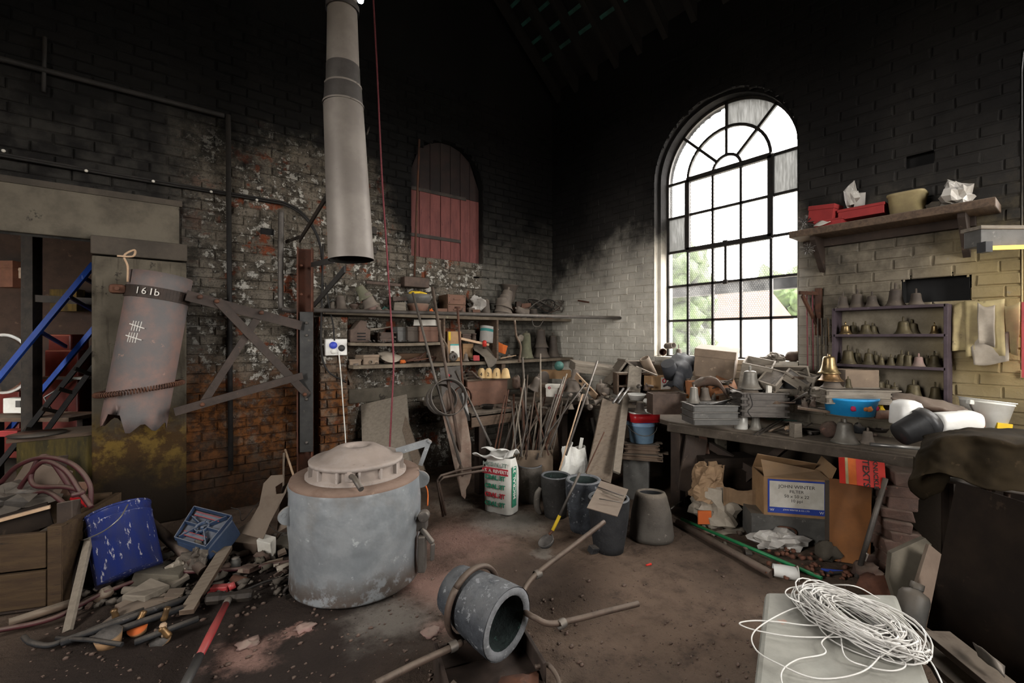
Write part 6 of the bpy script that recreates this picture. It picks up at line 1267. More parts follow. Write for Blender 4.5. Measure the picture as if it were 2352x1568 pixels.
# bracket with cords by the window, papers on the right
t = thing('wall_bracket', 'rusty wall bracket with hanging cords between the window and the bell shelf', 'bracket', (.02, 3.47, 1.85)); MB().box((.02, .05, -.02), (.04, .05, .42)).build('back_plate', 'iron_rust', t, bevel=.006); b = MB(); b.bar((.02, .05, .14), (.25, -.02, .14), .02, .03); b.bar((.25, -.02, .14), (.25, -.02, .17), .02, .03); b.bar((.22, -.01, .12), (.03, .05, -.16), .02, .025); b.build('arm', 'iron_rust', t)
for i, (px, y1_) in enumerate(((1855, 850), (1868, 850), (1880, 885), (1889, 790), (1904, 785), (1898, 860))): a_ = P(px - 2, 668 if i < 2 else 730, X=.13 - .015 * i); c_ = P(px, y1_, X=.12 - .015 * i); rod(f'{("first", "second", "third", "fourth", "fifth", "sixth")[i]} cord from the window hanging under the rusty bracket', a_, c_, .005, ('rope_red', 'rope_red', 'cable_grey', 'cable_grey', 'rope_tan', 'cable_grey')[i], 'hanging_cord', cat='cord')
for i, (x0, y0, x1, y1_, mt_, X, lb) in enumerate(((2190, 700, 2232, 800, 'paper_cream', .05, 'narrow yellowed paper strip pinned left of the papers'), (2215, 690, 2310, 820, 'paper_cream', .07, 'large yellowed sheet pinned in the middle of the papers'), (2238, 700, 2290, 790, 'paper_grey', .10, 'grey-blue curling sheet on top of the pinned papers'), (2290, 700, 2345, 815, 'paper_cream', .06, 'yellow sheet pinned at the right of the papers'), (2228, 770, 2310, 835, 'paper_grey', .08, 'torn grey sheet at the foot of the pinned papers'))):
    r7 = random.Random(i + 60); j = lambda: r7.uniform(-9, 9)
    sheet(lb, [[P(x0 + j(), y0 + j(), X=X), P((x0 + x1) / 2, y0 + j() - 4, X=X + .012), P(x1 + j(), y0 + j(), X=X)], [P(x0 + j(), y1_ + j(), X=X + .035), P((x0 + x1) / 2, y1_ + j(), X=X + .02), P(x1 + j(), y1_ + j(), X=X + .05)]], mt_, 'pinned_paper', 'paper', 10, 10, .006, i, .0015)
p = P(2338, 780, X=.09); b = MB(); b.box((0, 0, 0), (.02, .06, .5)); tag(b.build('painted_post', 'paint_red', None, p + Vector((.05, .05, -.0))), 'narrow red and white strip at the right edge of the papers', 'strip')
# ================================================================== under the window bench and the right foreground
rt = YC - .22
p = stand(1798, 1240, .13); t = thing('ammunition_box', 'grey metal box under the filter carton beneath the bench', 'box', p, (0, 0, rt)); w_ = .54
MB().box((0, 0, .105), (w_, .26, .21)).build('body', 'plastic_grey', t, bevel=.008); MB().box((0, 0, .215), (w_ + .015, .275, .02)).build('lid', 'plastic_grey', t); b = MB(); b.tube(smooth([(-.09, -.135, .12), (-.06, -.15, .14), (.02, -.15, .13), (.05, -.135, .09), (-.04, -.15, .08), (-.09, -.135, .12)]), .008, 6); b.build('handle', 'iron_rust', t)
q_ = p + Vector((0, 0, .228)) + RIGHT * .055 + Vector((0, 0, -.005)); t = thing('filter_carton', 'cardboard carton with a blue-edged white label under the bench', 'box', q_, (0, 0, rt)); W_, H_, D_ = .47, .30, .30
for s in (-1, 1): MB().box((0, s * D_ / 2, H_ / 2), (W_, .008, H_)).build('side', 'card', t); MB().box((s * W_ / 2, 0, H_ / 2), (.008, D_, H_)).build('side', 'card', t)
MB().box((0, 0, .005), (W_, D_, .008)).build('bottom', 'card', t)
for pts in ([(-W_ / 2, -D_ / 2, H_), (W_ / 2, -D_ / 2, H_), (W_ / 2 - .03, -.02, H_ + .035), (-W_ / 2 + .02, -.0, H_ + .10)], [(-W_ / 2, D_ / 2, H_), (W_ / 2, D_ / 2, H_), (W_ / 2 - .02, .03, H_ + .08), (-W_ / 2, .02, H_ + .14)], [(W_ / 2, -D_ / 2, H_), (W_ / 2, D_ / 2, H_), (W_ / 2 + .06, D_ / 2, H_ + .12), (W_ / 2 + .04, -D_ / 2, H_ + .10)]): MB().add(pts, [(0, 1, 2, 3)]).build('flap', 'card', t, solid=.006)
fy = -D_ / 2 - .006; lb = MB().box((-.005, fy, .155), (.41, .003, .265)).build('printed_label', 'print_blue', t); MB().box((-.005, fy - .002, .172), (.385, .003, .205)).build('label_face', 'paper_white', lb)
for tx, z, sz in (('JOHN WINTER', .235, .037), ('FILTER', .197, .033), ('50 x 50 x 22', .160, .033), ('10 ppi', .125, .033)): text(tx, sz, 'print_black', lb, (-.005, fy - .004, z), (PI / 2, 0, 0), sx=1.05)
text('JOHN WINTER & CO. LTD.', .016, 'print_white', lb, (-.005, fy - .003, .052), (PI / 2, 0, 0))
for x in (-.18, .17): text('W', .03, 'print_white', lb, (x, fy - .003, .045), (PI / 2, 0, 0))
p0 = P(1905, 1285, z=.0); t = thing('rust_sheet', 'tall brown rust-streaked sheet propped beside the filter carton', 'sheet', p0); q = [P(1905, 1285, z=0), P(1998, 1300, z=0), None, P(1905, 1098, d=3.25)]; q[2] = q[3] + (q[1] - q[0]) * 1.05; MB().add([v - p0 for v in q], [(0, 1, 2, 3)]).build('sheet', 'plate_rust', t, solid=.01)
b = MB(); b.box((0, .07, .28), (.22, .10, .52)); under(b.build('case_body', 'card_dark', None, p0.lerp(q[1], .62) + VIEW * .03, (0, 0, YC - .12)), t)
cq = P(1980, 1086, d=3.0); t = thing('red_carton', 'red and orange printed carton lying on top of the rusty sheet', 'box', cq, (-.25, .14, YC)); MB().box((0, 0, 0), (.27, .06, .17)).build('body', 'red_bright', t, bevel=.003); MB().box((-.10, -.031, .0), (.07, .004, .168)).build('printed_panel', 'orange', t); MB().box((-.128, -.032, .0), (.016, .005, .168)).build('edge', 'paper_cream', t)
text('KNUCKLE', .042, 'print_black', t, (.065, -.033, .0), (PI / 2, PI / 2, 0), bold=.001); text('TEXTS', .062, 'print_black', t, (.0, -.033, .0), (PI / 2, PI / 2, 0), bold=.001)
rod('grey iron bar leaning against the rusty sheet', P(1968, 1325, z=.01), P(2034, 1098, d=2.95), .016, 'iron_grey', cat='bar', n=8); sheet('slim white blade-like offcut at the foot of the leaning bar', [[P(1975, 1310, z=.0), P(1982, 1305, z=.02)], [P(1990, 1270, d=2.95), P(1995, 1272, d=2.97)]], 'paper_white', 'offcut', 'scrap', 3, 4, .002)
# brick pier
p = P(2072, 1328, z=0); t = thing('brick_pier', 'crumbling pier of rough red bricks under the bench end', 'pier', p, (0, 0, YC - .35)); rn = random.Random(12)
for c in range(9):
    for s in range(2):
        b = MB(); b.box((0, 0, 0), (.165 + rn.uniform(-.035, .02), .14, .086)); b.v = [tuple(cc + rn.uniform(-.016, .016) for cc in v) for v in b.v]; b.build('brick', 'rubble_brick', t, (rn.uniform(-.035, .035) - .03 * (c < 3) + (c - 5) * .004, .04 + s * .14, .04 + c * .078), (rn.uniform(-.06, .06), rn.uniform(-.06, .06), rn.uniform(-.15, .15)), bevel=.01)
for i, (x, y, w_, h_) in enumerate(((1990, 1338, 60, 40), (2010, 1375, 80, 50), (1900, 1290, 50, 45), (1690, 1190, 40, 35))): lumpy(('pale broken brick at the foot of the brick pier', 'earthy clod in front of the brick pier', 'round grey stone left of the rusty sheet', 'grey stone beside the crumpled paper bag')[i], stand(x, y, .05), w_, h_, .14, ('rubble_brick', 'sand_red', 'concrete', 'concrete')[i], 'rubble_stone', 'stone', i + 3)
b = MB(); rn = random.Random(3)
for i in range(70): q = P(rn.uniform(1760, 1960), rn.uniform(1250, 1330), z=0); s_ = rn.uniform(.015, .05); b.lump((q.x, q.y, s_ * .2), (s_, s_, s_ * .7), i, .4, 6)
tag(b.build('rubble', 'sand_red'), 'loose reddish sand and crumbs spilled below the rusty sheet', 'rubble', kind='stuff')
# paper, plastic and pipes on the floor
t = thing('paper_bag', 'crumpled brown paper bag with an orange diamond mark under the bench', 'bag', stand(1640, 1205, .1), (0, 0, YC)); t.scale = (1.3, 1.2, 1.3); b = MB(); b.lump((0, 0, .10), (.32, .24, .26), 4, .5, 22, flatten=.8); b.s = [False] * len(b.s); b.build('body', 'paper_grey', t); b = MB(); b.grid(lambda u, v: tuple(Vector(((.11 - .025 * v) * math.cos(u * 6.28) - .05 + .02 * v, (.08) * math.sin(u * 6.28), .18 + .22 * v)) + noise.noise_vector(Vector((math.cos(u * 6.28) * 3, math.sin(u * 6.28) * 3, v * 4))) * .03), 24, 10, False); b.build('rolled_neck', 'paper_brown', t, solid=.006); b = MB(); b.grid(lambda u, v: (.02 + .2 * u, -.10 + .03 * math.sin(u * 5), .15 + .12 * v + .02 * math.sin(v * 9 + u * 4)), 8, 6, False); b.build('torn_flap', 'paper_brown', t, solid=.004)
MB().box((-.11, -.115, .085), (.085, .012, .085), None).build('printed_diamond', 'orange', t)
sheet('torn paper spread on the earth in front of the crumpled bag', [[stand(1600, 1215), stand(1650, 1205), stand(1715, 1200)], [stand(1610, 1228), stand(1660, 1222), stand(1712, 1212)]], 'paper_grey', 'torn_paper', 'paper', 10, 5, .02, 2, .003)
crumple('crumpled clear plastic wrap in front of the grey metal box', stand(1785, 1258, .05), .30, .18, .12, 'foil_plastic', 21, 'plastic_wrap', 'plastic', YC, .8, 20)
rod('long bright green pipe lying on the floor under the bench', stand(1565, 1196) + Vector((0, 0, .03)), stand(1888, 1328) + Vector((0, 0, .02)), .013, 'green_pipe', 'green_pipe', cat='pipe', n=10); rod('long rusty brown pipe lying beside the green one', stand(1556, 1205) + Vector((0, 0, .03)), stand(1772, 1318) + Vector((0, 0, .03)), .028, 'iron_brown', 'brown_pipe', cat='pipe', n=12)
p = stand(1805, 1325, .04) + Vector((0, 0, .04)); t = thing('paper_cup', 'crushed white paper cup on the floor at the end of the brown pipe', 'cup', p, (0, 0, YC - .4)); t.scale = (1.25,) * 3; b = MB(); b.lathe([(.038, -.06), (.042, 0), (.040, .055), (.036, .055), (.037, -.05), (0, -.05)], 20, Ry(PI / 2)); b.v = [(x, y, z * .8) for x, y, z in b.v]; b.build('body', 'plastic_pure', t); b = MB(); b.lathe([(.030, .057), (.041, .056)], 20, Ry(PI / 2)); b.build('rim', 'print_white', t, solid=.003)
t = thing('cutters', 'dark blue-handled cutters lying by the foot of the leaning bar', 'cutters', stand(1920, 1318, .02) + Vector((0, 0, .015)), (0, 0, YC - .1)); b = MB(); b.tube(smooth([(-.08, .02, 0), (0, .012, 0), (.07, 0, 0)]), .011, 8); b.build('handle', 'print_blue', t); b = MB(); b.tube(smooth([(-.07, -.03, 0), (0, -.012, 0), (.07, 0, 0)]), .011, 8); b.build('handle', 'plastic_black', t); MB().box((.09, 0, 0), (.05, .025, .012)).build('jaw', 'iron_grey', t, bevel=.004)
rod('thin bent iron bar on the floor left of the paper bag', stand(1540, 1180) + Vector((0, 0, .06)), stand(1585, 1150) + Vector((0, 0, .09)), .008, 'iron_grey'); 
bx('dark slanting panel stored at the back under the bench', 1665, 1130, 125, 85, 4.15, .2, 'plate_black', .1, 'carton', 'dark_case'); bx('pale triangular offcut standing under the bench', 1655, 1062, 26, 60, 4.3, .05, 'concrete', .3, 'block', 'offcut'); plank('upright dark board standing under the left end of the bench', D(1580, 1130, 4.1), D(1600, 1005, 4.2), .2, .03, 'wood_dark', up=tuple(-VIEW)); plank('reddish board leaning under the left end of the bench', D(1622, 1050, 4.2), D(1612, 990, 4.25), .07, .02, 'wood_red', up=tuple(-VIEW))
# ---- stone block and wire coil
BT = .45; c0, c1 = P(1757, 1357, z=BT), P(2060, 1362, z=BT); f0 = P(1728, 1600, z=BT); f1 = P(2150, 1600, z=BT)
t = thing('stone_block', 'pale grey stained stone block in the right foreground', 'block', Vector((c0.x, c0.y, 0))); b = MB(); ring_ = [c0, c1, f1, f0]; tp = [v - t.location for v in ring_]; b.add([Vector((v.x, v.y, 0)) for v in tp] + tp, [(3, 2, 1, 0), (4, 5, 6, 7), (0, 1, 5, 4), (1, 2, 6, 5), (2, 3, 7, 6), (3, 0, 4, 7)]); b.build('body', 'slab_stone', t, bevel=.02)
rn = random.Random(77); cc = P(1965, 1440, z=BT); t = thing('wire_coil', 'loose tangled coil of thin white cord on the stone block', 'coil', cc); pts = []
ea = (P(2080, 1505, z=BT) - P(1860, 1375, z=BT)); ea.z = 0; La = ea.length / 2; ea.normalize(); eb = Vector((-ea.y, ea.x, 0))
NL = 80; off = Vector((0, 0, 0)); ra = rb = 1; ph = 0
for i in range(NL):
    tra, trb = La * rn.uniform(.55, 1.25), La * rn.uniform(.32, .78); toff = ea * rn.uniform(-.06, .06) + eb * rn.uniform(-.04, .05); zl = .01 + .06 * rn.random() * (1 - abs(i / NL - .5)); tph = rn.uniform(-.5, .5)
    for k in range(26):
        a = 2 * PI * k / 26; f = k / 26; ra = ra + (tra - ra) * .08 if pts else tra; rb = rb + (trb - rb) * .08 if pts else trb; off = off.lerp(toff, .08); ph += (tph - ph) * .08
        wob_ = 1 + .035 * math.sin(3 * a + i); pts.append(off + (ea * math.cos(a + ph) * ra + eb * math.sin(a + ph) * rb) * wob_ + Vector((0, 0, max(.006, zl + .02 * math.sin(2 * a + i)))))
b = MB(); b.tube(pts, .0029, 5); b.build('windings', 'wire_white', t)
for k, pp_ in enumerate(([(1960, 1425), (1870, 1436), (1790, 1428), (1730, 1425), (1698, 1432), (1740, 1448), (1830, 1462), (1960, 1462)], [(1880, 1390), (1815, 1400), (1735, 1447), (1735, 1490), (1790, 1525), (1880, 1558), (1985, 1540), (2040, 1480)], [(1960, 1430), (1890, 1470), (1895, 1500), (1830, 1515), (1795, 1545), (1805, 1600)], [(1880, 1400), (1810, 1370), (1815, 1350), (1880, 1345), (1960, 1345), (2020, 1375)], [(2040, 1490), (2080, 1525), (2050, 1540), (1990, 1530), (1940, 1505), (1930, 1440)], [(2080, 1480), (2130, 1510), (2160, 1560), (2170, 1600)])):
    b = MB(); b.tube([v - cc for v in smooth([P(x, y, z=BT + .012 + (.07 if k == 3 else .01) * math.sin(j * 1.2) ** 2) for j, (x, y) in enumerate(pp_)], 8)], .0027, 5); b.build('loose_loop', 'wire_white', t)
# ---- covered stand, black sheet and boards at the right
t = thing('covered_stand', 'dark iron stand hidden under the heavy cloth', 'stand', P(2230, 1180, d=2.5), (0, 0, YC - .3)); t.location.z = 0
for x in (.1, .6):
    for y in (.05, .32): MB().box((x, y, .45), (.045, .045, .9)).build('leg', 'iron_black', t)
MB().box((.35, .18, .92), (.6, .36, .05)).build('top', 'wood_dark', t); MB().box((.35, .36, .5), (.6, .02, .85)).build('back', 'plate_black', t); b = MB(); b.tube([(-.12, .0, .80), (.3, -.02, .76)], .018, 8); b.build('rail', 'iron_grey', t)
for x, z in ((-.02, .46), (.06, .42)): b = MB(); b.tube(smooth([(x, .02, .84), (x - .02, .0, .62), (x + .03, 0, z), (x + .10, .02, z + .05), (x + .11, .02, .84)]), .014, 6, flat=.3); b.build('strap', 'leather', t)
sheet('heavy dark olive cloth thrown over the stand at the right', [[P(2126, 1003, d=2.75), P(2165, 990, d=2.72), P(2230, 985, d=2.68), P(2300, 983, d=2.60), P(2430, 995, d=2.5)], [P(2112, 1030, d=2.52), P(2162, 1008, d=2.42), P(2230, 1000, d=2.36), P(2300, 1008, d=2.28), P(2440, 1020, d=2.2)], [P(2106, 1052, d=2.48), P(2158, 1032, d=2.38), P(2228, 1030, d=2.33), P(2310, 1036, d=2.24), P(2440, 1045, d=2.16)], [P(2096, 1082, d=2.47), P(2150, 1068, d=2.37), P(2215, 1078, d=2.32), P(2304, 1092, d=2.22), P(2440, 1095, d=2.14)], [P(2084, 1100, d=2.46), P(2148, 1084, d=2.37), P(2205, 1100, d=2.31), P(2292, 1126, d=2.21), P(2440, 1130, d=2.13)]], 'cloth_dark', 'heavy_cloth', 'cloth', 32, 32, .016, 4, .006, freq=9)
sheet('second dark cloth corner hanging left of the covered stand', [[P(2100, 1050, d=2.62), P(2140, 1075, d=2.5), P(2180, 1080, d=2.45)], [P(2085, 1095, d=2.6), P(2120, 1105, d=2.5), P(2170, 1110, d=2.43)], [P(2090, 1120, d=2.6), P(2125, 1150, d=2.52), P(2160, 1120, d=2.45)]], 'cloth_dark', 'dark_cloth', 'cloth', 10, 10, .02, 9, .008)
p0 = P(2130, 1440, z=0); t = thing('black_sheet', 'large blackened steel sheet leaning against the covered stand', 'sheet', p0); q = [p0, P(2430, 1640, z=0), None, P(2198, 1105, d=2.42)]; q[2] = q[3] + (q[1] - q[0]); MB().add([v - p0 for v in q], [(0, 1, 2, 3)]).build('sheet', 'plate_black', t, solid=.008)
p0 = P(2050, 1365, z=.12); t = thing('pale_board', 'pale greenish broken board leaning right of the brick pier', 'board', p0); out = [(2068, 1410), (2042, 1330), (2048, 1270), (2125, 1235), (2140, 1250), (2115, 1355), (2075, 1420)]; fr = [P(x, y, d=2.55 + (1400 - y) / 900) - p0 for x, y in out]; n = len(fr); b = MB(); bk = [v + VIEW * .03 for v in fr]; b.add(fr + bk, [tuple(range(n)), tuple(range(2 * n - 1, n - 1, -1))] + [(i, n + i, n + (i + 1) % n, (i + 1) % n) for i in range(n)]); b.build('board', 'concrete', t)
plank('dark slat standing between the pale board and the black sheet', P(2112, 1390, d=2.5), P(2150, 1265, d=2.62), .13, .02, 'plate_brown', up=tuple(-VIEW))
p = P(2085, 1432, d=2.35); t = thing('grey_bottle', 'grey plastic bottle with a screw neck lying tilted behind the wire coil', 'bottle', p, (Rz(YC) @ Ry(.45) @ Rx(-.2)).to_euler()); k = mpp(p); MB().lathe([(0, 0), (27 * k, 0), (29 * k, 4 * k), (29 * k, 62 * k), (24 * k, 72 * k), (11 * k, 78 * k), (11 * k, 88 * k), (0, 88 * k)], 24).build('body', 'plastic_grey', t); MB().lathe([(13 * k, 80 * k), (13 * k, 94 * k), (0, 94 * k)], 14).build('cap', 'plastic_grey', t)
for i, (x0, y0, x1, y1_, w_, lb) in enumerate(((2150, 1455, 2330, 1600, .12, 'upper dark plank in the bottom corner at the right'), (2120, 1490, 2260, 1610, .10, 'lower dark plank in the bottom corner at the right'), (2110, 1445, 2190, 1580, .08, 'short dark plank beside the stone block'))): plank(lb, P(x0, y0, z=.22 - .07 * i), P(x1, y1_, z=.20 - .07 * i), w_, .03, 'wood_dark')
sheet('clear plastic strip lying on the dark planks in the corner', [[P(2235, 1475, z=.28), P(2270, 1500, z=.3), P(2310, 1530, z=.27)], [P(2245, 1505, z=.25), P(2280, 1530, z=.26), P(2310, 1555, z=.25)]], 'iron_grey', 'plastic_strip', 'strip', 8, 4, .01)
# ================================================================== doorway, room beyond, left foreground
b = MB(); b.box((6.2, -2.2, -.06), (5.4, 3.9, .1)); struct(b.build('floor_beyond', 'render_dark'))
b = MB(); b.box((6.2, -4.1, 1.6), (5.4, .1, 3.4)); struct(b.build('wall_beyond', 'wood_dark'))
for x in (3.55, 8.85): b = MB(); b.box((x, -2.06, 1.6), (.1, 4.1, 3.4)); struct(b.build('wall_beyond_side', 'wood_dark'))
b = MB(); b.box((6.2, -2.06, 3.2), (5.4, 4.1, .1)); struct(b.build('ceiling_beyond', 'soot_and_hole_black'))
l = bpy.data.lights.new('workshop_lamp', 'POINT'); l.energy = 5; l.color = (1, .45, .25); l.shadow_soft_size = .12; o = bpy.data.objects.new('workshop_lamp', l); COL.objects.link(o); o.location = P(-60, 700, d=5.2)
DY = lambda px, py, d: P(px, py, d=d)
t = thing('steel_column', 'dark steel column standing inside the doorway', 'column', Vector((*P(73, 800, d=4.6)[:2], 0)), (0, 0, YC)); MB().box((0, 0, 1.5), (.12, .10, 3.0)).build('shaft', 'iron_black', t, bevel=.004); b = MB(); b.bar((.05, 0, 2.0), (.85, .1, 1.96), .06, .07); b.build('cross_beam', 'iron_black', t)
lad = thing('blue_ladder', 'blue metal ladder leaning across inside the doorway', 'ladder', DY(0, 880, 4.3)); o_ = lad.location
def seg2(a, c, r_, nm, mt): MB().bar(a - o_, c - o_, r_, r_ * 1.7).build(nm, mt, lad)
seg2(DY(-40, 915, 4.25), DY(216, 606, 4.3), .03, 'stile', 'ladder_blue'); seg2(DY(10, 1000, 4.9), DY(270, 690, 4.95), .03, 'stile', 'ladder_blue')
for x, y in ((157, 680), (190, 636), (90, 760)): seg2(DY(x, y, 4.28), DY(x + 62, y + 36, 4.9), .02, 'rung', 'ladder_blue')
lad = thing('steep_stair', 'dark steep metal stair behind the blue ladder', 'stair', DY(0, 1060, 4.4)); o_ = lad.location
for a, c in (((-20, 1090), (215, 795)), ((40, 1080), (216, 840))): seg2(DY(*a, 4.25), DY(*c, 4.5), .025, 'rail', 'cable_black')
for k in range(5): seg2(DY(20 + 38 * k, 1030 - 46 * k, 4.3), DY(70 + 34 * k, 1035 - 44 * k, 4.45), .02, 'tread', 'iron_black')
t = thing('red_machine', 'dull red machine tool beyond the doorway', 'machine', DY(150, 900, 5.6), (0, 0, YC)); t.location.z = 0
for c, d_ in (((-.05, .1, .55), (.7, .5, 1.1)), ((.05, .1, 1.25), (.42, .4, .4)), ((.0, .05, 1.5), (.28, .25, .28)), ((-.5, .2, .95), (.5, .5, .12))): MB().box(c, d_).build('casting', 'machine_red', t, bevel=.02)
MB().box((.25, -.25, 1.12), (.6, .12, .03)).build('bed', 'steel', t); MB().tube([(.3, -.2, 1.1), (.1, -.35, .9), (.15, -.3, .72)], .012, 6).build('lever', 'steel', t)
t = thing('red_cabinet', 'red glowing-lit cabinet at the far left beyond the doorway', 'cabinet', DY(5, 900, 5.4), (0, 0, YC)); t.location.z = 0; MB().box((-.25, .2, .55), (.9, .4, .8)).build('body', 'machine_red', t, bevel=.01); MB().box((-.1, .2, 1.0), (.7, .45, .06)).build('top', 'wood_red', t)
b = MB(); b.lathe([(.30, -.01), (.33, -.01), (.33, .01), (.30, .01), (.30, -.01)], 40, Rx(PI / 2)); t = thing('wheel_guard', 'round machine guard with a white rim beyond the doorway', 'guard', DY(8, 835, 4.9), (0, 0, YC)); b.build('rim', 'plastic_pure', t); b = MB(); b.lathe([(0, .05), (.30, .04)], 32, Rx(PI / 2)); b.build('disc', 'iron_black', t); b = MB(); b.lathe([(0, -.02), (.04, -.02), (.04, .05)], 16, Rx(PI / 2)); b.build('hub', 'wood_pale', t)
t = thing('control_box', 'small white control box beyond the doorway', 'box', DY(42, 930, 4.8), (0, 0, YC)); MB().box((0, 0, .0), (.22, .1, .16)).build('body', 'plastic_white', t, bevel=.008); MB().box((.06, -.055, .02), (.05, .01, .07)).build('switch', 'plastic_grey', t)
t = thing('work_table', 'low cluttered table beyond the doorway', 'table', DY(70, 960, 4.7), (0, 0, YC)); MB().box((0, .1, 0), (1.0, .4, .04)).build('top', 'wood_old', t)
for x in (-.45, .45): MB().box((x, .1, -.35), (.06, .06, .68)).build('leg', 'wood_dark', t)
for i, (x, y, w_, h_, mt_, lb) in enumerate(((35, 1000, 40, 14, 'red_card', 'pale red book on the low table beyond the doorway'), (20, 660, 40, 60, 'wood_red', 'brown cupboard hung on the far wall beyond the doorway'), (50, 640, 22, 24, 'paper_grey', 'small framed notice on the far wall beyond the doorway'), (155, 715, 60, 50, 'yellow_old', 'rusty yellow sheet hung beyond the doorway'))): p = DY(x, y, 4.6) if i == 0 else P(x, y, Y=-3.98); carton(lb, p, S(p, w_), .12, S(p, h_), YC, mt_, ('book', 'cupboard', 'notice', 'hung_sheet')[i], ('book', 'cupboard', 'notice', 'sheet')[i])
yt = P(145, 1000, Y=-.12); t = thing('yellow_plinth', 'low plinth of flaking yellow paint across the doorway foot', 'plinth', (5.32, -.18, 0)); MB().box((0, 0, .40), (.44, .34, .80)).build('body', 'yellow_old', t, bevel=.01); MB().box((.02, 0, .815), (.5, .36, .03)).build('cap', 'wood_old', t); b = MB(); b.lathe([(0, 0), (.16, 0), (.17, .012), (0, .016)], 24, Tm(.12, .08, .832)); b.build('plate', 'iron_grey', t)
# ---- crate at the left edge
cr = P(138, 1395, z=0); t = thing('timber_crate', 'old timber crate at the left edge of the floor', 'crate', cr, (0, 0, YC + .28)); L_ = .95
for k in range(2): MB().box((-L_ / 2 - .06, 0, .13 + k * .225), (L_, .03, .21)).build('plank', 'timber_frame', t, bevel=.006)
MB().box((-.02, .01, .24), (.07, .05, .5)).build('corner_post', 'timber_frame', t, bevel=.006); MB().box((.0, .3, .24), (.035, .62, .48)).build('side', 'timber_frame', t); MB().box((-L_ / 2 - .05, .62, .24), (L_, .03, .48)).build('side', 'timber_frame', t); MB().box((-L_ / 2, .3, .02), (L_, .6, .03)).build('bottom', 'wood_dark', t)
plank('pale-edged dark board standing inside the timber crate', P(-40, 1225, d=2.68), P(116, 1178, d=2.85), .02, .15, 'plate_black'); plank('pale batten capping the dark board in the crate', P(-40, 1205, d=2.66), P(116, 1163, d=2.83), .025, .02, 'wood_pale')
crumple('shiny grey foil heap on top of the crate', P(10, 1180, d=2.95), .4, .3, .16, 'iron_grey', 31, 'foil_heap', 'foil', rough=.6); plank('dark upright post behind the crate corner', stand(160, 1400, .1), P(158, 1150, d=2.85), .10, .06, 'wood_dark', up=tuple(-VIEW)); plank('pale stave leaning below the blue drum', stand(155, 1440), P(205, 1235, d=2.8), .05, .02, 'wood_grey', up=tuple(-VIEW)); plank('second stave leaning beside the pale one', stand(172, 1350), P(200, 1270, d=2.85), .06, .02, 'wood_old', up=tuple(-VIEW))
for i, pp_ in enumerate(([(0, 1110), (40, 1070), (100, 1050), (165, 1065), (205, 1110), (208, 1165)], [(190, 1165), (110, 1050), (75, 1080), (80, 1115), (150, 1118), (190, 1130), (165, 1138)], [(60, 1135), (45, 1125), (60, 1100), (100, 1060), (150, 1080), (185, 1130), (210, 1165)], [(70, 1138), (105, 1128), (140, 1150), (182, 1190)], [(165, 1145), (185, 1148), (200, 1160)])): cable(('outermost', 'tightly looped', 'broad', 'straight-running', 'short bright red')[i] + ' red hose in the heap behind the crate', [DY(x, y, 3.05 - .03 * j) for j, (x, y) in enumerate(pp_)], .015, 'hose_red' if i < 4 else 'tin_red', 'red_hose', 'hose', group='hoses behind the crate')
for i, (x, y, w_, h_, mt_) in enumerate(((75, 1140, 90, 70, 'plate_brown'), (140, 1160, 80, 50, 'wood_red'), (110, 1105, 70, 50, 'wood_dark'))): p = DY(x, y, 3.25 + .1 * i); block(('brown board propped under the red hoses', 'red-brown offcut under the red hoses', 'dark offcut behind the red hoses')[i], p, S(p, w_), .08, S(p, h_), (-.3, .3 - .3 * i, YC), mt_, 'offcut', 'board')
b = MB(); rn = random.Random(8)
for i in range(40): q = DY(rn.uniform(20, 210), 1180, 3.2); b.lump((q.x + rn.uniform(-.2, .2), q.y + rn.uniform(-.2, .2), rn.uniform(.0, .3)), (rn.uniform(.1, .25),) * 2 + (rn.uniform(.08, .2),), i, .5, 8)
tag(b.build('scrap_heap', 'wood_dark'), 'heap of dark scrap under the red hoses', 'heap', kind='stuff')
# ---- blue drum
ax_ = (-RIGHT * .50 + VIEW * .34 + Vector((0, 0, .85))).normalized(); bp = P(300, 1320, d=2.85); t = bucket('big dented blue metal drum tipped over on the rubble', bp, .43, .168, .172, 'drum_blue', (0, 0, 0), 'steel', (.84,), None, 'drum', cat='drum'); t.rotation_euler = (ax_.to_track_quat('Z', 'Y').to_matrix().to_4x4()).to_euler()
R3 = ax_.to_track_quat('Z', 'Y').to_matrix().inverted(); hp_ = [R3 @ (P(x, y, d=dd) - bp) for x, y, dd in ((294, 1158, 2.85), (276, 1188, 2.74), (245, 1215, 2.70), (212, 1232, 2.72), (186, 1240, 2.80), (178, 1228, 2.92))]; b = MB(); b.tube(smooth(hp_), .004, 6); b.build('handle', 'steel', t)
# ---- blue plastic crate, upside down
f_ = [P(447, 1165, d=3.30), P(533, 1187, d=3.22), P(474, 1258, d=3.0), P(402, 1236, d=3.05)]; n_ = (f_[1] - f_[0]).cross(f_[3] - f_[0]).normalized(); n_ = n_ if n_.dot(CAM - f_[0]) > 0 else -n_
t = thing('blue_crate', 'dusty blue plastic crate lying upside down against the wall', 'crate', f_[3]); o_ = t.location; b = MB(); fb_ = [v - n_ * .02 - o_ for v in f_]; cen_ = sum(fb_, Vector()) / 4; bk = [cen_ + (v - cen_) * 1.12 - n_ * .16 for v in fb_]; b.add(fb_ + bk, [(0, 1, 2, 3), (7, 6, 5, 4)] + [(i, 4 + i, 4 + (i + 1) % 4, (i + 1) % 4) for i in range(4)]); b.build('body', 'crate_blue', t, bevel=.012)
def fp(u, v): return (f_[0].lerp(f_[1], u)).lerp(f_[3].lerp(f_[2], u), v) - o_
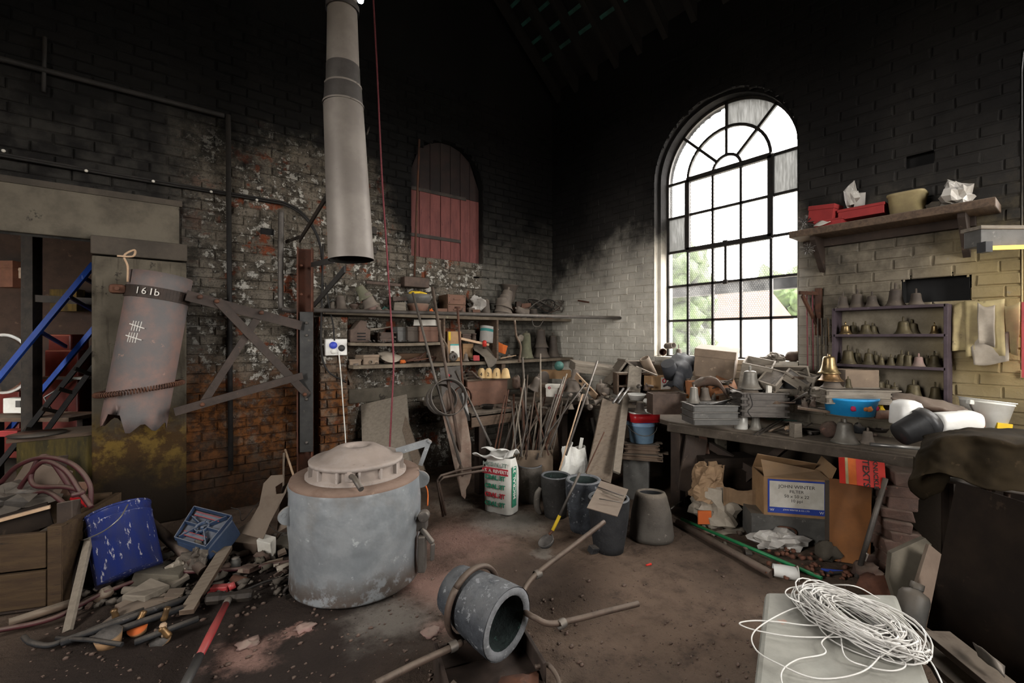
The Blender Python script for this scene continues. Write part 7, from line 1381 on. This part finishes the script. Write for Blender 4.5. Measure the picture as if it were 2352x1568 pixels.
for u0, v0, u1, v1 in ((0, 0, 1, 0), (1, 0, 1, 1), (1, 1, 0, 1), (0, 1, 0, 0), (0, .5, .35, .5), (.65, .5, 1, .5), (.5, .3, .5, .36), (.5, .64, .5, .75), (.1, .95, .38, .6), (.9, .05, .62, .4), (.62, .6, .95, .95), (.1, .3, .36, .42)): MB().bar(fp(u0, v0), fp(u1, v1), .006, .03, up=tuple(n_)).build('rib', 'crate_blue', t)
b = MB(); mq = n_.to_track_quat('Z', 'Y').to_matrix().to_4x4(); mq.translation = fp(.5, .5); b.lathe([(.042, -.015), (.046, .012), (.040, .012), (.040, -.015)], 24, mq); b.lathe([(0, .006), (.012, .004), (.012, -.015)], 12, mq); b.build('boss', 'crate_blue', t)
for v in (.18, .80): MB().bar(fp(.12, v), fp(.8, v), .028, .01, up=tuple(n_)).build('bar', 'crate_blue', t); [MB().bar(fp(.12, v + dv) + n_ * .006, fp(.8, v + dv) + n_ * .006, .004, .004, up=tuple(n_)).build('red_strip', 'paint_red', t) for dv in (-.055, .055)]
# ---- pipes, planks and scrap in front of the long wall
rod('rusty pipe lying aslant in front of the blue crate', P(345, 1200, d=3.25), P(468, 1312, z=.06), .034, 'iron_brown', 'rusty_pipe', cat='pipe', n=14); plank('dirty timber batten lying on the rubble toward the hammer', P(428, 1406, z=.03), P(520, 1258, z=.12), .075, .03, 'wood_old')
cable('long dark red hose running along the floor behind the hammer', [P(-30, 1452, z=.03), P(120, 1420, z=.03), P(230, 1365, z=.05), P(360, 1318, z=.06), P(450, 1312, z=.05), P(560, 1305, z=.03), P(690, 1285, z=.03)], .014, 'hose_red', 'red_hose', 'hose'); cable('thin black cable running to the furnace foot', [P(500, 1370, z=.02), P(560, 1355, z=.02), P(620, 1332, z=.02), P(690, 1322, z=.02)], .007, 'cable_black')
t = thing('cut_sheet', 'brown cut-out metal sheet leaning left of the furnace', 'sheet', P(560, 1215, d=3.4)); o_ = t.location; out = [(538, 1220), (575, 1195), (595, 1160), (605, 1110), (622, 1092), (650, 1090), (652, 1105), (632, 1118), (634, 1135), (656, 1132), (662, 1108), (668, 1100), (620, 1200), (604, 1238)]
fr = [P(x, y, d=3.25 + (1240 - y) / 400) - o_ for x, y in out]; n = len(fr); bk = [v + VIEW * .006 for v in fr]; b = MB(); b.add(fr + bk, [tuple(range(n)), tuple(range(2 * n - 1, n - 1, -1))] + [(i, n + i, n + (i + 1) % n, (i + 1) % n) for i in range(n)]); b.build('sheet', 'plate_brown', t)
plank('brown plate edge standing between the cut sheet and the furnace', P(652, 1215, d=3.4), P(662, 1110, d=3.75), .12, .01, 'plate_brown', up=tuple(-VIEW)); rod('thin stick leaning on the wall behind the cut sheet', P(650, 1200, d=3.9), P(652, 1040, d=4.2), .010, 'wood_old'); rod('pale broken lath leaning beside the stanchion foot', P(680, 1110, d=4.0), P(655, 1032, d=4.25), .010, 'wood_pale'); cable('thin wire loop sprung out beside the blue crate', [P(530, 1165, d=3.4), P(550, 1172, d=3.4), P(558, 1195, d=3.35), P(600, 1150, d=3.5), P(612, 1195, d=3.4), P(640, 1222, d=3.3), P(676, 1220, d=3.3)], .003, 'cable_black')
for i, (x, y, w_, h_, dep, mt_, ro, nm, ct, lb) in enumerate(((565, 1272, 62, 30, .14, 'plate_brown', .1, 'grey_tin', 'tin', 'flattened grey tin behind the batten'), (612, 1285, 32, 46, .1, 'paper_white', .2, 'small_carton', 'box', 'small pale carton with a red base beside the furnace'), (370, 1345, 95, 35, .2, 'concrete', .3, 'concrete_chunk', 'chunk', 'flat concrete chunk in the rubble under the pipe'), (330, 1395, 60, 34, .15, 'wood_grey', -.2, 'grey_offcut', 'offcut', 'grey curved offcut in the rubble'), (660, 1265, 50, 25, .15, 'concrete', 0, 'concrete_chunk', 'chunk', 'concrete chunk touching the furnace foot at the left'))): p = stand(x, y, .06); block(lb, p, S(p, w_), dep, S(p, h_), (0, .1, YC + ro), mt_, nm, ct, chip=.18, seed=i)
crumple('pale frayed fibre wad lying under the rusty pipe', P(462, 1300, z=.05), .18, .15, .14, 'ash', 41, 'fibre_wad', 'wad'); crumple('white crumpled paper by the rusty pipe end', P(415, 1315, z=.02), .16, .1, .09, 'paper_grey', 42, 'paper_wad', 'paper')
t = thing('glass_jar', 'small clear jar standing beside the batten', 'jar', stand(540, 1312, .03)); k = mpp(t.location); MB().lathe([(0, 0), (11 * k, 0), (11 * k, 26 * k), (8 * k, 30 * k), (9 * k, 32 * k), (0, 33 * k)], 18).build('body', 'plastic_grey', t)
t = thing('red_fitting', 'red painted pipe fitting behind the hammer head', 'fitting', stand(505, 1362, .03), (0, 0, YC + .15)); MB().box((0, 0, .035), (.10, .05, .05)).build('body', 'paint_red', t, bevel=.006); MB().box((-.04, -.01, .02), (.035, .06, .04)).build('foot', 'paint_red', t, bevel=.004); b = MB(); b.tube([(.05, 0, .04), (.08, .02, .05)], .022, 12); b.build('neck', 'paint_red', t)
t = thing('pipe_socket', 'short brown pipe socket lying beside the red fitting', 'socket', stand(548, 1340, .03) + Vector((0, 0, .03)), (0, 0, YC - .4)); b = MB(); b.lathe([(.028, -.05), (.032, -.045), (.032, .05), (.028, .055), (.024, .05), (.024, -.05)], 18, Ry(PI / 2)); b.build('body', 'iron_rust', t)
t = thing('eye_nut', 'black iron eye nut lying at the furnace foot', 'nut', stand(665, 1365, .02)); b = MB(); b.tube([(.03 * math.cos(a), 0, .035 + .03 * math.sin(a)) for a in [i * PI / 8 for i in range(17)]], .012, 6); b.build('eye', 'iron_black', t); MB().box((0, 0, .012), (.05, .04, .02)).build('base', 'iron_black', t)
# runners and gates of brass castings
def gate(label, p, r_, h, mt='yellow_old', tl=(0, 0), top='crucible_dark'):
    t = thing('casting_gate', label, 'casting', p, (Rz(YC) @ Rx(tl[0]) @ Ry(tl[1] * .3)).to_euler()); MB().lathe([(0, 0), (r_ * .8, 0), (r_, h), (0, h)], 22).build('body', mt, t); MB().lathe([(0, h + .001), (r_ * .98, h + .001), (r_, h - .004)], 22).build('skin', top, t)
gate('largest yellow-sided round casting at the front of the brass scrap', stand(252, 1490, .05), .06, .07, 'card', (.2, .1)); gate('round casting with a speckled black face beside the brass scrap', stand(374, 1478, .05), .05, .035, 'card', (.75, .1)); gate('oval yellow casting between the black runners', stand(318, 1460, .05), .045, .04, 'card', (.4, .5), 'orange')
for i, (x, y, tl) in enumerate(((268, 1415, (.1, .2)), (315, 1425, (.4, -.5)), (375, 1415, (.2, -.3)), (378, 1450, (.0, .1)), (390, 1452, (.3, .6)))): t = thing('brass_stub', ('upright brass stub at the back of the scrap', 'slanting brass stub in the middle of the scrap', 'dull brass stub at the right of the scrap', 'pale brass stub on the speckled casting', 'small brass stub beside the speckled casting')[i], 'casting', P(x, y + 10, z=.02), (tl[0], tl[1], 0)); MB().lathe([(0, 0), (.014, 0), (.017, .015), (.014, .05), (.018, .06), (.012, .07), (0, .07)], 14).build('body', 'bell_bronze' if i != 3 else 'wood_pale', t)
for i, (x0, y0, x1, y1_, r_, lb) in enumerate(((140, 1475, 440, 1370, .022, 'longest charred runner bar in the brass scrap'), (205, 1470, 420, 1395, .02, 'middle charred runner bar in the brass scrap'), (310, 1475, 455, 1420, .018, 'short rough runner bar in front of the brass scrap'), (200, 1450, 330, 1400, .016, 'thin charred bar at the back of the brass scrap'), (130, 1465, 280, 1480, .012, 'rusty strip lying left of the brass scrap'))): rod(lb, P(x0, y0, z=.03), P(x1, y1_, z=.045), r_, 'crucible_black', 'charred_bar', cat='bar', mid=[P((x0 + x1) / 2 + 6, (y0 + y1_) / 2 - 3, z=.05)], n=5)
cable('curled black strip at the left end of the charred bars', [P(55, 1462, z=.03), P(70, 1475, z=.05), P(110, 1482, z=.03), P(150, 1470, z=.03)], .014, 'crucible_black', 'curled_strip', 'strip'); sheet('flat grey tin sheet lying behind the brass scrap', [[P(225, 1440, z=.03), P(300, 1385, z=.05), P(395, 1365, z=.04)], [P(250, 1455, z=.02), P(330, 1420, z=.02), P(420, 1385, z=.02)]], 'plate_brown', 'tin_sheet', 'sheet', 8, 4, .01)
rod('long grey timber lying on the floor in front of the crate', P(20, 1432, z=.04), P(165, 1385, z=.04), .028, 'wood_old', 'floor_timber', cat='timber', n=4)
b = MB(); rn = random.Random(21)
for i in range(330):
    x = rn.uniform(180, 690); y = rn.uniform(1255, 1400) - (x - 180) * .06
    q = P(x, y, z=0); s_ = rn.choice((.012, .016, .022, .035, .05)) * rn.uniform(.7, 1.3); b.lump((q.x, q.y, s_ * .25), (s_ * 1.4, s_, s_ * .8), i, .6, 6)
tag(b.build('rubble', 'ash'), 'grey rubble and ash strewn along the foot of the long wall', 'rubble', kind='stuff')
b = MB(); rn = random.Random(22)
for i in range(650):
    q = P(rn.uniform(60, 2000), rn.uniform(1300, 1565), z=0); s_ = rn.choice((.006, .008, .012, .018)) * rn.uniform(.7, 1.3); b.lump((q.x, q.y, fz(q.x, q.y) + s_ * .2), (s_ * 1.4, s_, s_ * .8), i, .5, 6)
tag(b.build('gravel', 'rubble_brick'), 'small stones and crumbs scattered over the earth floor', 'gravel', kind='stuff')
for i, (x, y) in enumerate(((985, 1447), (700, 1437), (568, 1470))): p = stand(x, y); b = MB(); b.lump((0, 0, .012), (.10, .07, .035), i, .5, 14); tag(b.build('brick_dust_clod', 'bell_pink', None, p), ('flat pink clod left of the tilted crucible', 'small pink clod in front of the furnace', 'pink clod right of the hammer handle')[i], 'clod')
# ================================================================== pipes, cords and fittings on the long wall
cable('long black pipe running down along the wall above the doorway', [P(-40, 125, Y=.05), P(250, 199, Y=.05), P(515, 266, Y=.05)], .022, 'cable_black', 'wall_pipe', 'pipe'); rod('vertical black pipe dropping from the long pipe past the door jamb', P(524, 264, Y=.05), P(530, 1080, Y=.05), .022, 'cable_black', 'wall_pipe', cat='pipe', n=8)
for dy, lb in ((0, 'upper of the twin conduits above the door lintel'), (5, 'lower of the twin conduits above the door lintel')): cable(lb, [P(-30, 347 + dy, Y=.07), P(300, 405 + dy, Y=.05), P(600, 455 + dy, Y=.05), P(660, 468 + dy, Y=.05), P(705, 500 + dy, Y=.05), P(735, 560 + dy, Y=.06), P(742, 660 + dy, Y=.07)], .010, 'cable_black', 'conduit', 'conduit')
for x, y in ((8, 346), (198, 392), (352, 416), (485, 440), (590, 459)): b = MB(); b.lathe([(0, .012), (.009, .01), (.012, 0)], 10, Rx(-PI / 2)); tag(b.build('cable_clip', 'paper_white', None, P(x, y, Y=.09)), ('first', 'second', 'third', 'fourth', 'fifth')[[8, 198, 352, 485, 590].index(x)] + ' pale clip from the left on the twin conduits', 'clip', 'conduit clips')
rod('short upright iron strap high on the wall above the doorway', P(103, 85, Y=.04), P(100, 212, Y=.05), .014, 'cable_black', 'iron_strap', cat='strap'); cable('grey drain pipe with an elbow beside the stanchion', [P(646, 482, Y=.12), P(645, 560, Y=.12), P(645, 690, Y=.12), P(650, 708, Y=.12), P(668, 713, Y=.13), P(700, 713, Y=.14)], .028, 'iron_grey', 'drain_pipe', 'pipe'); rod('thin brown pipe running down past the shutter to the top shelf', P(963, 320, Y=.05), P(951, 655, Y=.08), .013, 'iron_rust', 'thin_pipe', cat='pipe')
cable('dark red rope hanging from the roof past the shelves', [P(856, -30, d=4.3), P(866, 160, d=4.28), P(877, 400, d=4.25), P(888, 570, d=4.22), P(899, 745, d=4.2), P(904, 830, d=4.2), P(900, 930, d=4.2), P(895, 1030, d=4.2), P(893, 1090, d=4.2)], .008, 'rope_red', 'rope', 'rope'); cable('black cable drooping down the side of the brick pier', [P(742, 560, Y=.34), P(739, 700, Y=.34), P(738, 800, Y=.34), P(752, 850, Y=.34), P(795, 878, Y=.34)], .010, 'cable_black'); cable('black flex dropping into the white switch box', [P(748, 650, Y=.36), P(757, 710, Y=.36), P(765, 745, Y=.36), P(768, 782, Y=.36)], .008, 'cable_black'); cable('pale flex hanging from the white switch box', [P(778, 808, Y=.37), P(783, 860, Y=.37), P(788, 930, Y=.37), P(794, 1015, Y=.37), P(796, 1060, Y=.36)], .006, 'plastic_white')
p = P(771, 797, Y=.33); t = thing('switch_box', 'white plastic switch box with a blue socket on the brick pier', 'switch box', p, (0, 0, WLr)); MB().box((0, 0, 0), (.21, .06, .165)).build('body', 'plastic_pure', t, bevel=.006); b = MB(); b.lathe([(0, .03), (.034, .03), (.036, 0)], 18, Tm(-.035, -.03, .02) @ Rx(PI / 2)); b.build('socket_lid', 'lid_blue', t); b = MB(); b.lathe([(0, .012), (.03, .012), (.034, 0)], 18, Tm(.05, -.03, -.01) @ Rx(PI / 2)); b.build('dial', 'plastic_black', t); b = MB(); b.lathe([(0, .02), (.026, .02), (.028, 0)], 18, Tm(-.03, -.03, -.04) @ Rx(PI / 2)); b.build('plug', 'plastic_white', t)
rod('bent iron bar clipped on the wall high beside the flue', P(848, 292, Y=.1), P(843, 308, Y=.2), .010, 'iron_grey')
for i, (x, y) in enumerate(((858, 530), (858, 575))): b = MB(); b.box((0, 0, 0), (.06, .05, .08)); tag(b.build('wall_clamp', 'iron_black', None, P(x, y, Y=.06), bevel=.006), ('upper', 'lower')[i] + ' black iron clamp on the wall beside the flue mouth', 'clamp')
b = MB(); b.bar((0, 0, 0), P(1352, 694, X=.04) - P(1328, 690, X=.03), .02, .02); tag(b.build('wall_hook', 'iron_rust', None, P(1328, 690, X=.03)), 'small rusty hook in the window wall near the corner', 'hook')
# ================================================================== small clutter that fills the heaps (told apart by nothing in the photo)
def scatter(n, seed, fn, label, cat, group, name, kinds):
    rn = random.Random(seed)
    for i in range(n):
        p, k = fn(rn); kd = kinds[i % len(kinds)]; b = MB(); s = k * rn.uniform(.75, 1.25)
        if kd == 'peg': b.lathe([(0, 0), (.5 * s, 0), (.35 * s, .35 * s), (.3 * s, .8 * s), (.12 * s, .85 * s), (.1 * s, 1.2 * s), (0, 1.2 * s)], 12)
        elif kd == 'ring': b.lathe([(.3 * s, 0), (.5 * s, 0), (.5 * s, .22 * s), (.3 * s, .22 * s), (.3 * s, 0)], 14)
        elif kd == 'bar': b.box((0, 0, .1 * s), (1.8 * s, .22 * s, .2 * s))
        elif kd == 'slab': b.box((0, 0, .16 * s), (1.2 * s, .8 * s, .3 * s)); b.v = [(x + rn.uniform(-.08, .08) * s, y + rn.uniform(-.08, .08) * s, z) for x, y, z in b.v]
        elif kd == 'chunk': b.lump((0, 0, .3 * s), (s, .8 * s, .7 * s), i, .5, 10, flatten=.8)
        elif kd == 'tube': b.lathe([(.16 * s, -.6 * s), (.22 * s, -.6 * s), (.22 * s, .6 * s), (.16 * s, .6 * s), (.16 * s, -.6 * s)], 12, Tm(0, 0, .22 * s) @ Ry(PI / 2))
        elif kd == 'frame':
            for t_ in (-1, 1): b.box((0, t_ * .45 * s, .15 * s), (1.3 * s, .1 * s, .3 * s)); b.box((t_ * .6 * s, 0, .15 * s), (.1 * s, .9 * s, .3 * s))
        mt_ = rn.choice(scatter.mats); o = b.build(name, mt_, None, p, (rn.uniform(-.25, .25), rn.uniform(-.25, .25), rn.uniform(0, 6.28)), bevel=.002 if kd in ('bar', 'slab', 'frame') else 0)
        tag(o, label, cat, group)
scatter.mats = ['bell_dusty', 'wood_grey', 'iron_brown', 'iron_grey', 'card_dusty', 'wood_old', 'bell_dark']
def heap1(rn):
    x = rn.uniform(1560, 1880); y = 945 - (x - 1560) * .02 - rn.uniform(0, 1) ** 1.5 * 75; d = 4.35 - (x - 1560) / 320 * .75 - (y - 900) * .003; return D(x, y, d), .075
scatter(34, 5, heap1, 'small dusty casting or offcut lost in the heap on the window bench', 'casting', 'small castings in the window bench heap', 'small_casting', ['slab', 'frame', 'peg', 'bar', 'chunk', 'tube', 'frame'])
def heap2(rn): x = rn.uniform(1300, 1530); return D(x, rn.uniform(885, 940), 4.75 - (x - 1300) / 230 * .35), .06
scatter(22, 6, heap2, 'small dusty casting lying at the wall end of the window bench', 'casting', 'small castings at the bench end', 'small_casting', ['peg', 'chunk', 'tube', 'slab', 'ring'])
def front(rn): x = rn.uniform(1700, 2050); return P(x, rn.uniform(985, 1012) + (x - 1700) * .03 - 14, z=BN + .003), .035
scatter(16, 7, front, 'tiny metal scrap lying near the front edge of the window bench', 'scrap', 'scraps along the bench front', 'metal_scrap', ['ring', 'bar', 'chunk', 'tube'])
scatter.mats = ['bell_dusty', 'iron_brown', 'wood_grey', 'rag', 'wood_red', 'bell_dark']
for z_, a, c, n, sd, nm in ((Z1, 770, 1290, 26, 8, 'top'), (Z3, 800, 1170, 24, 9, 'lower')): scatter(n, sd, lambda rn: (SH(rn.uniform(a, c), z_, rn.uniform(.12, .38)), .08), f'small dusty scrap lying among the things on the {nm} shelf', 'scrap', f'scraps on the {nm} shelf', 'shelf_scrap', ['chunk', 'slab', 'ring', 'bar', 'peg', 'tube'])
def cb(rn): p = D(rn.uniform(1075, 1290), 920, rn.uniform(4.75, 5.2)); p.z = BZ; return p, .06
scatter(16, 10, cb, 'small dusty scrap lying on the corner bench', 'scrap', 'scraps on the corner bench', 'bench_scrap', ['chunk', 'slab', 'ring', 'tube', 'bar'])
scatter.mats = ['iron_brown', 'plate_brown', 'wood_grey', 'concrete', 'iron_grey', 'paper_grey', 'wood_old', 'rubble_brick']
def lf(rn): x = rn.uniform(200, 660); p = stand(x, rn.uniform(1270, 1400 if x < 420 else 1318)); p.z = .01; return p, .085
scatter(46, 11, lf, 'broken offcut in the scrap strewn below the long wall', 'offcut', 'scrap below the long wall', 'scrap_piece', ['slab', 'bar', 'chunk', 'tube', 'slab', 'bar'])
def ub(rn): p = stand(rn.uniform(1600, 1960), rn.uniform(1190, 1275)); return p, .05
scatter(16, 12, ub, 'small clod or offcut on the earth under the window bench', 'offcut', 'clods under the window bench', 'floor_scrap', ['chunk', 'slab', 'chunk'])
for i in range(10):
    rn = random.Random(i + 90); x = rn.uniform(1560, 1860); a = heap1(rn)[0]; rod('thin stick poking out of the heap on the window bench', a, a + Vector((rn.uniform(-.15, .15), rn.uniform(-.25, .25), rn.uniform(.02, .16))), .006, rn.choice(['iron_black', 'wood_old', 'iron_grey']), 'thin_stick', group='sticks in the window bench heap', cat='stick')
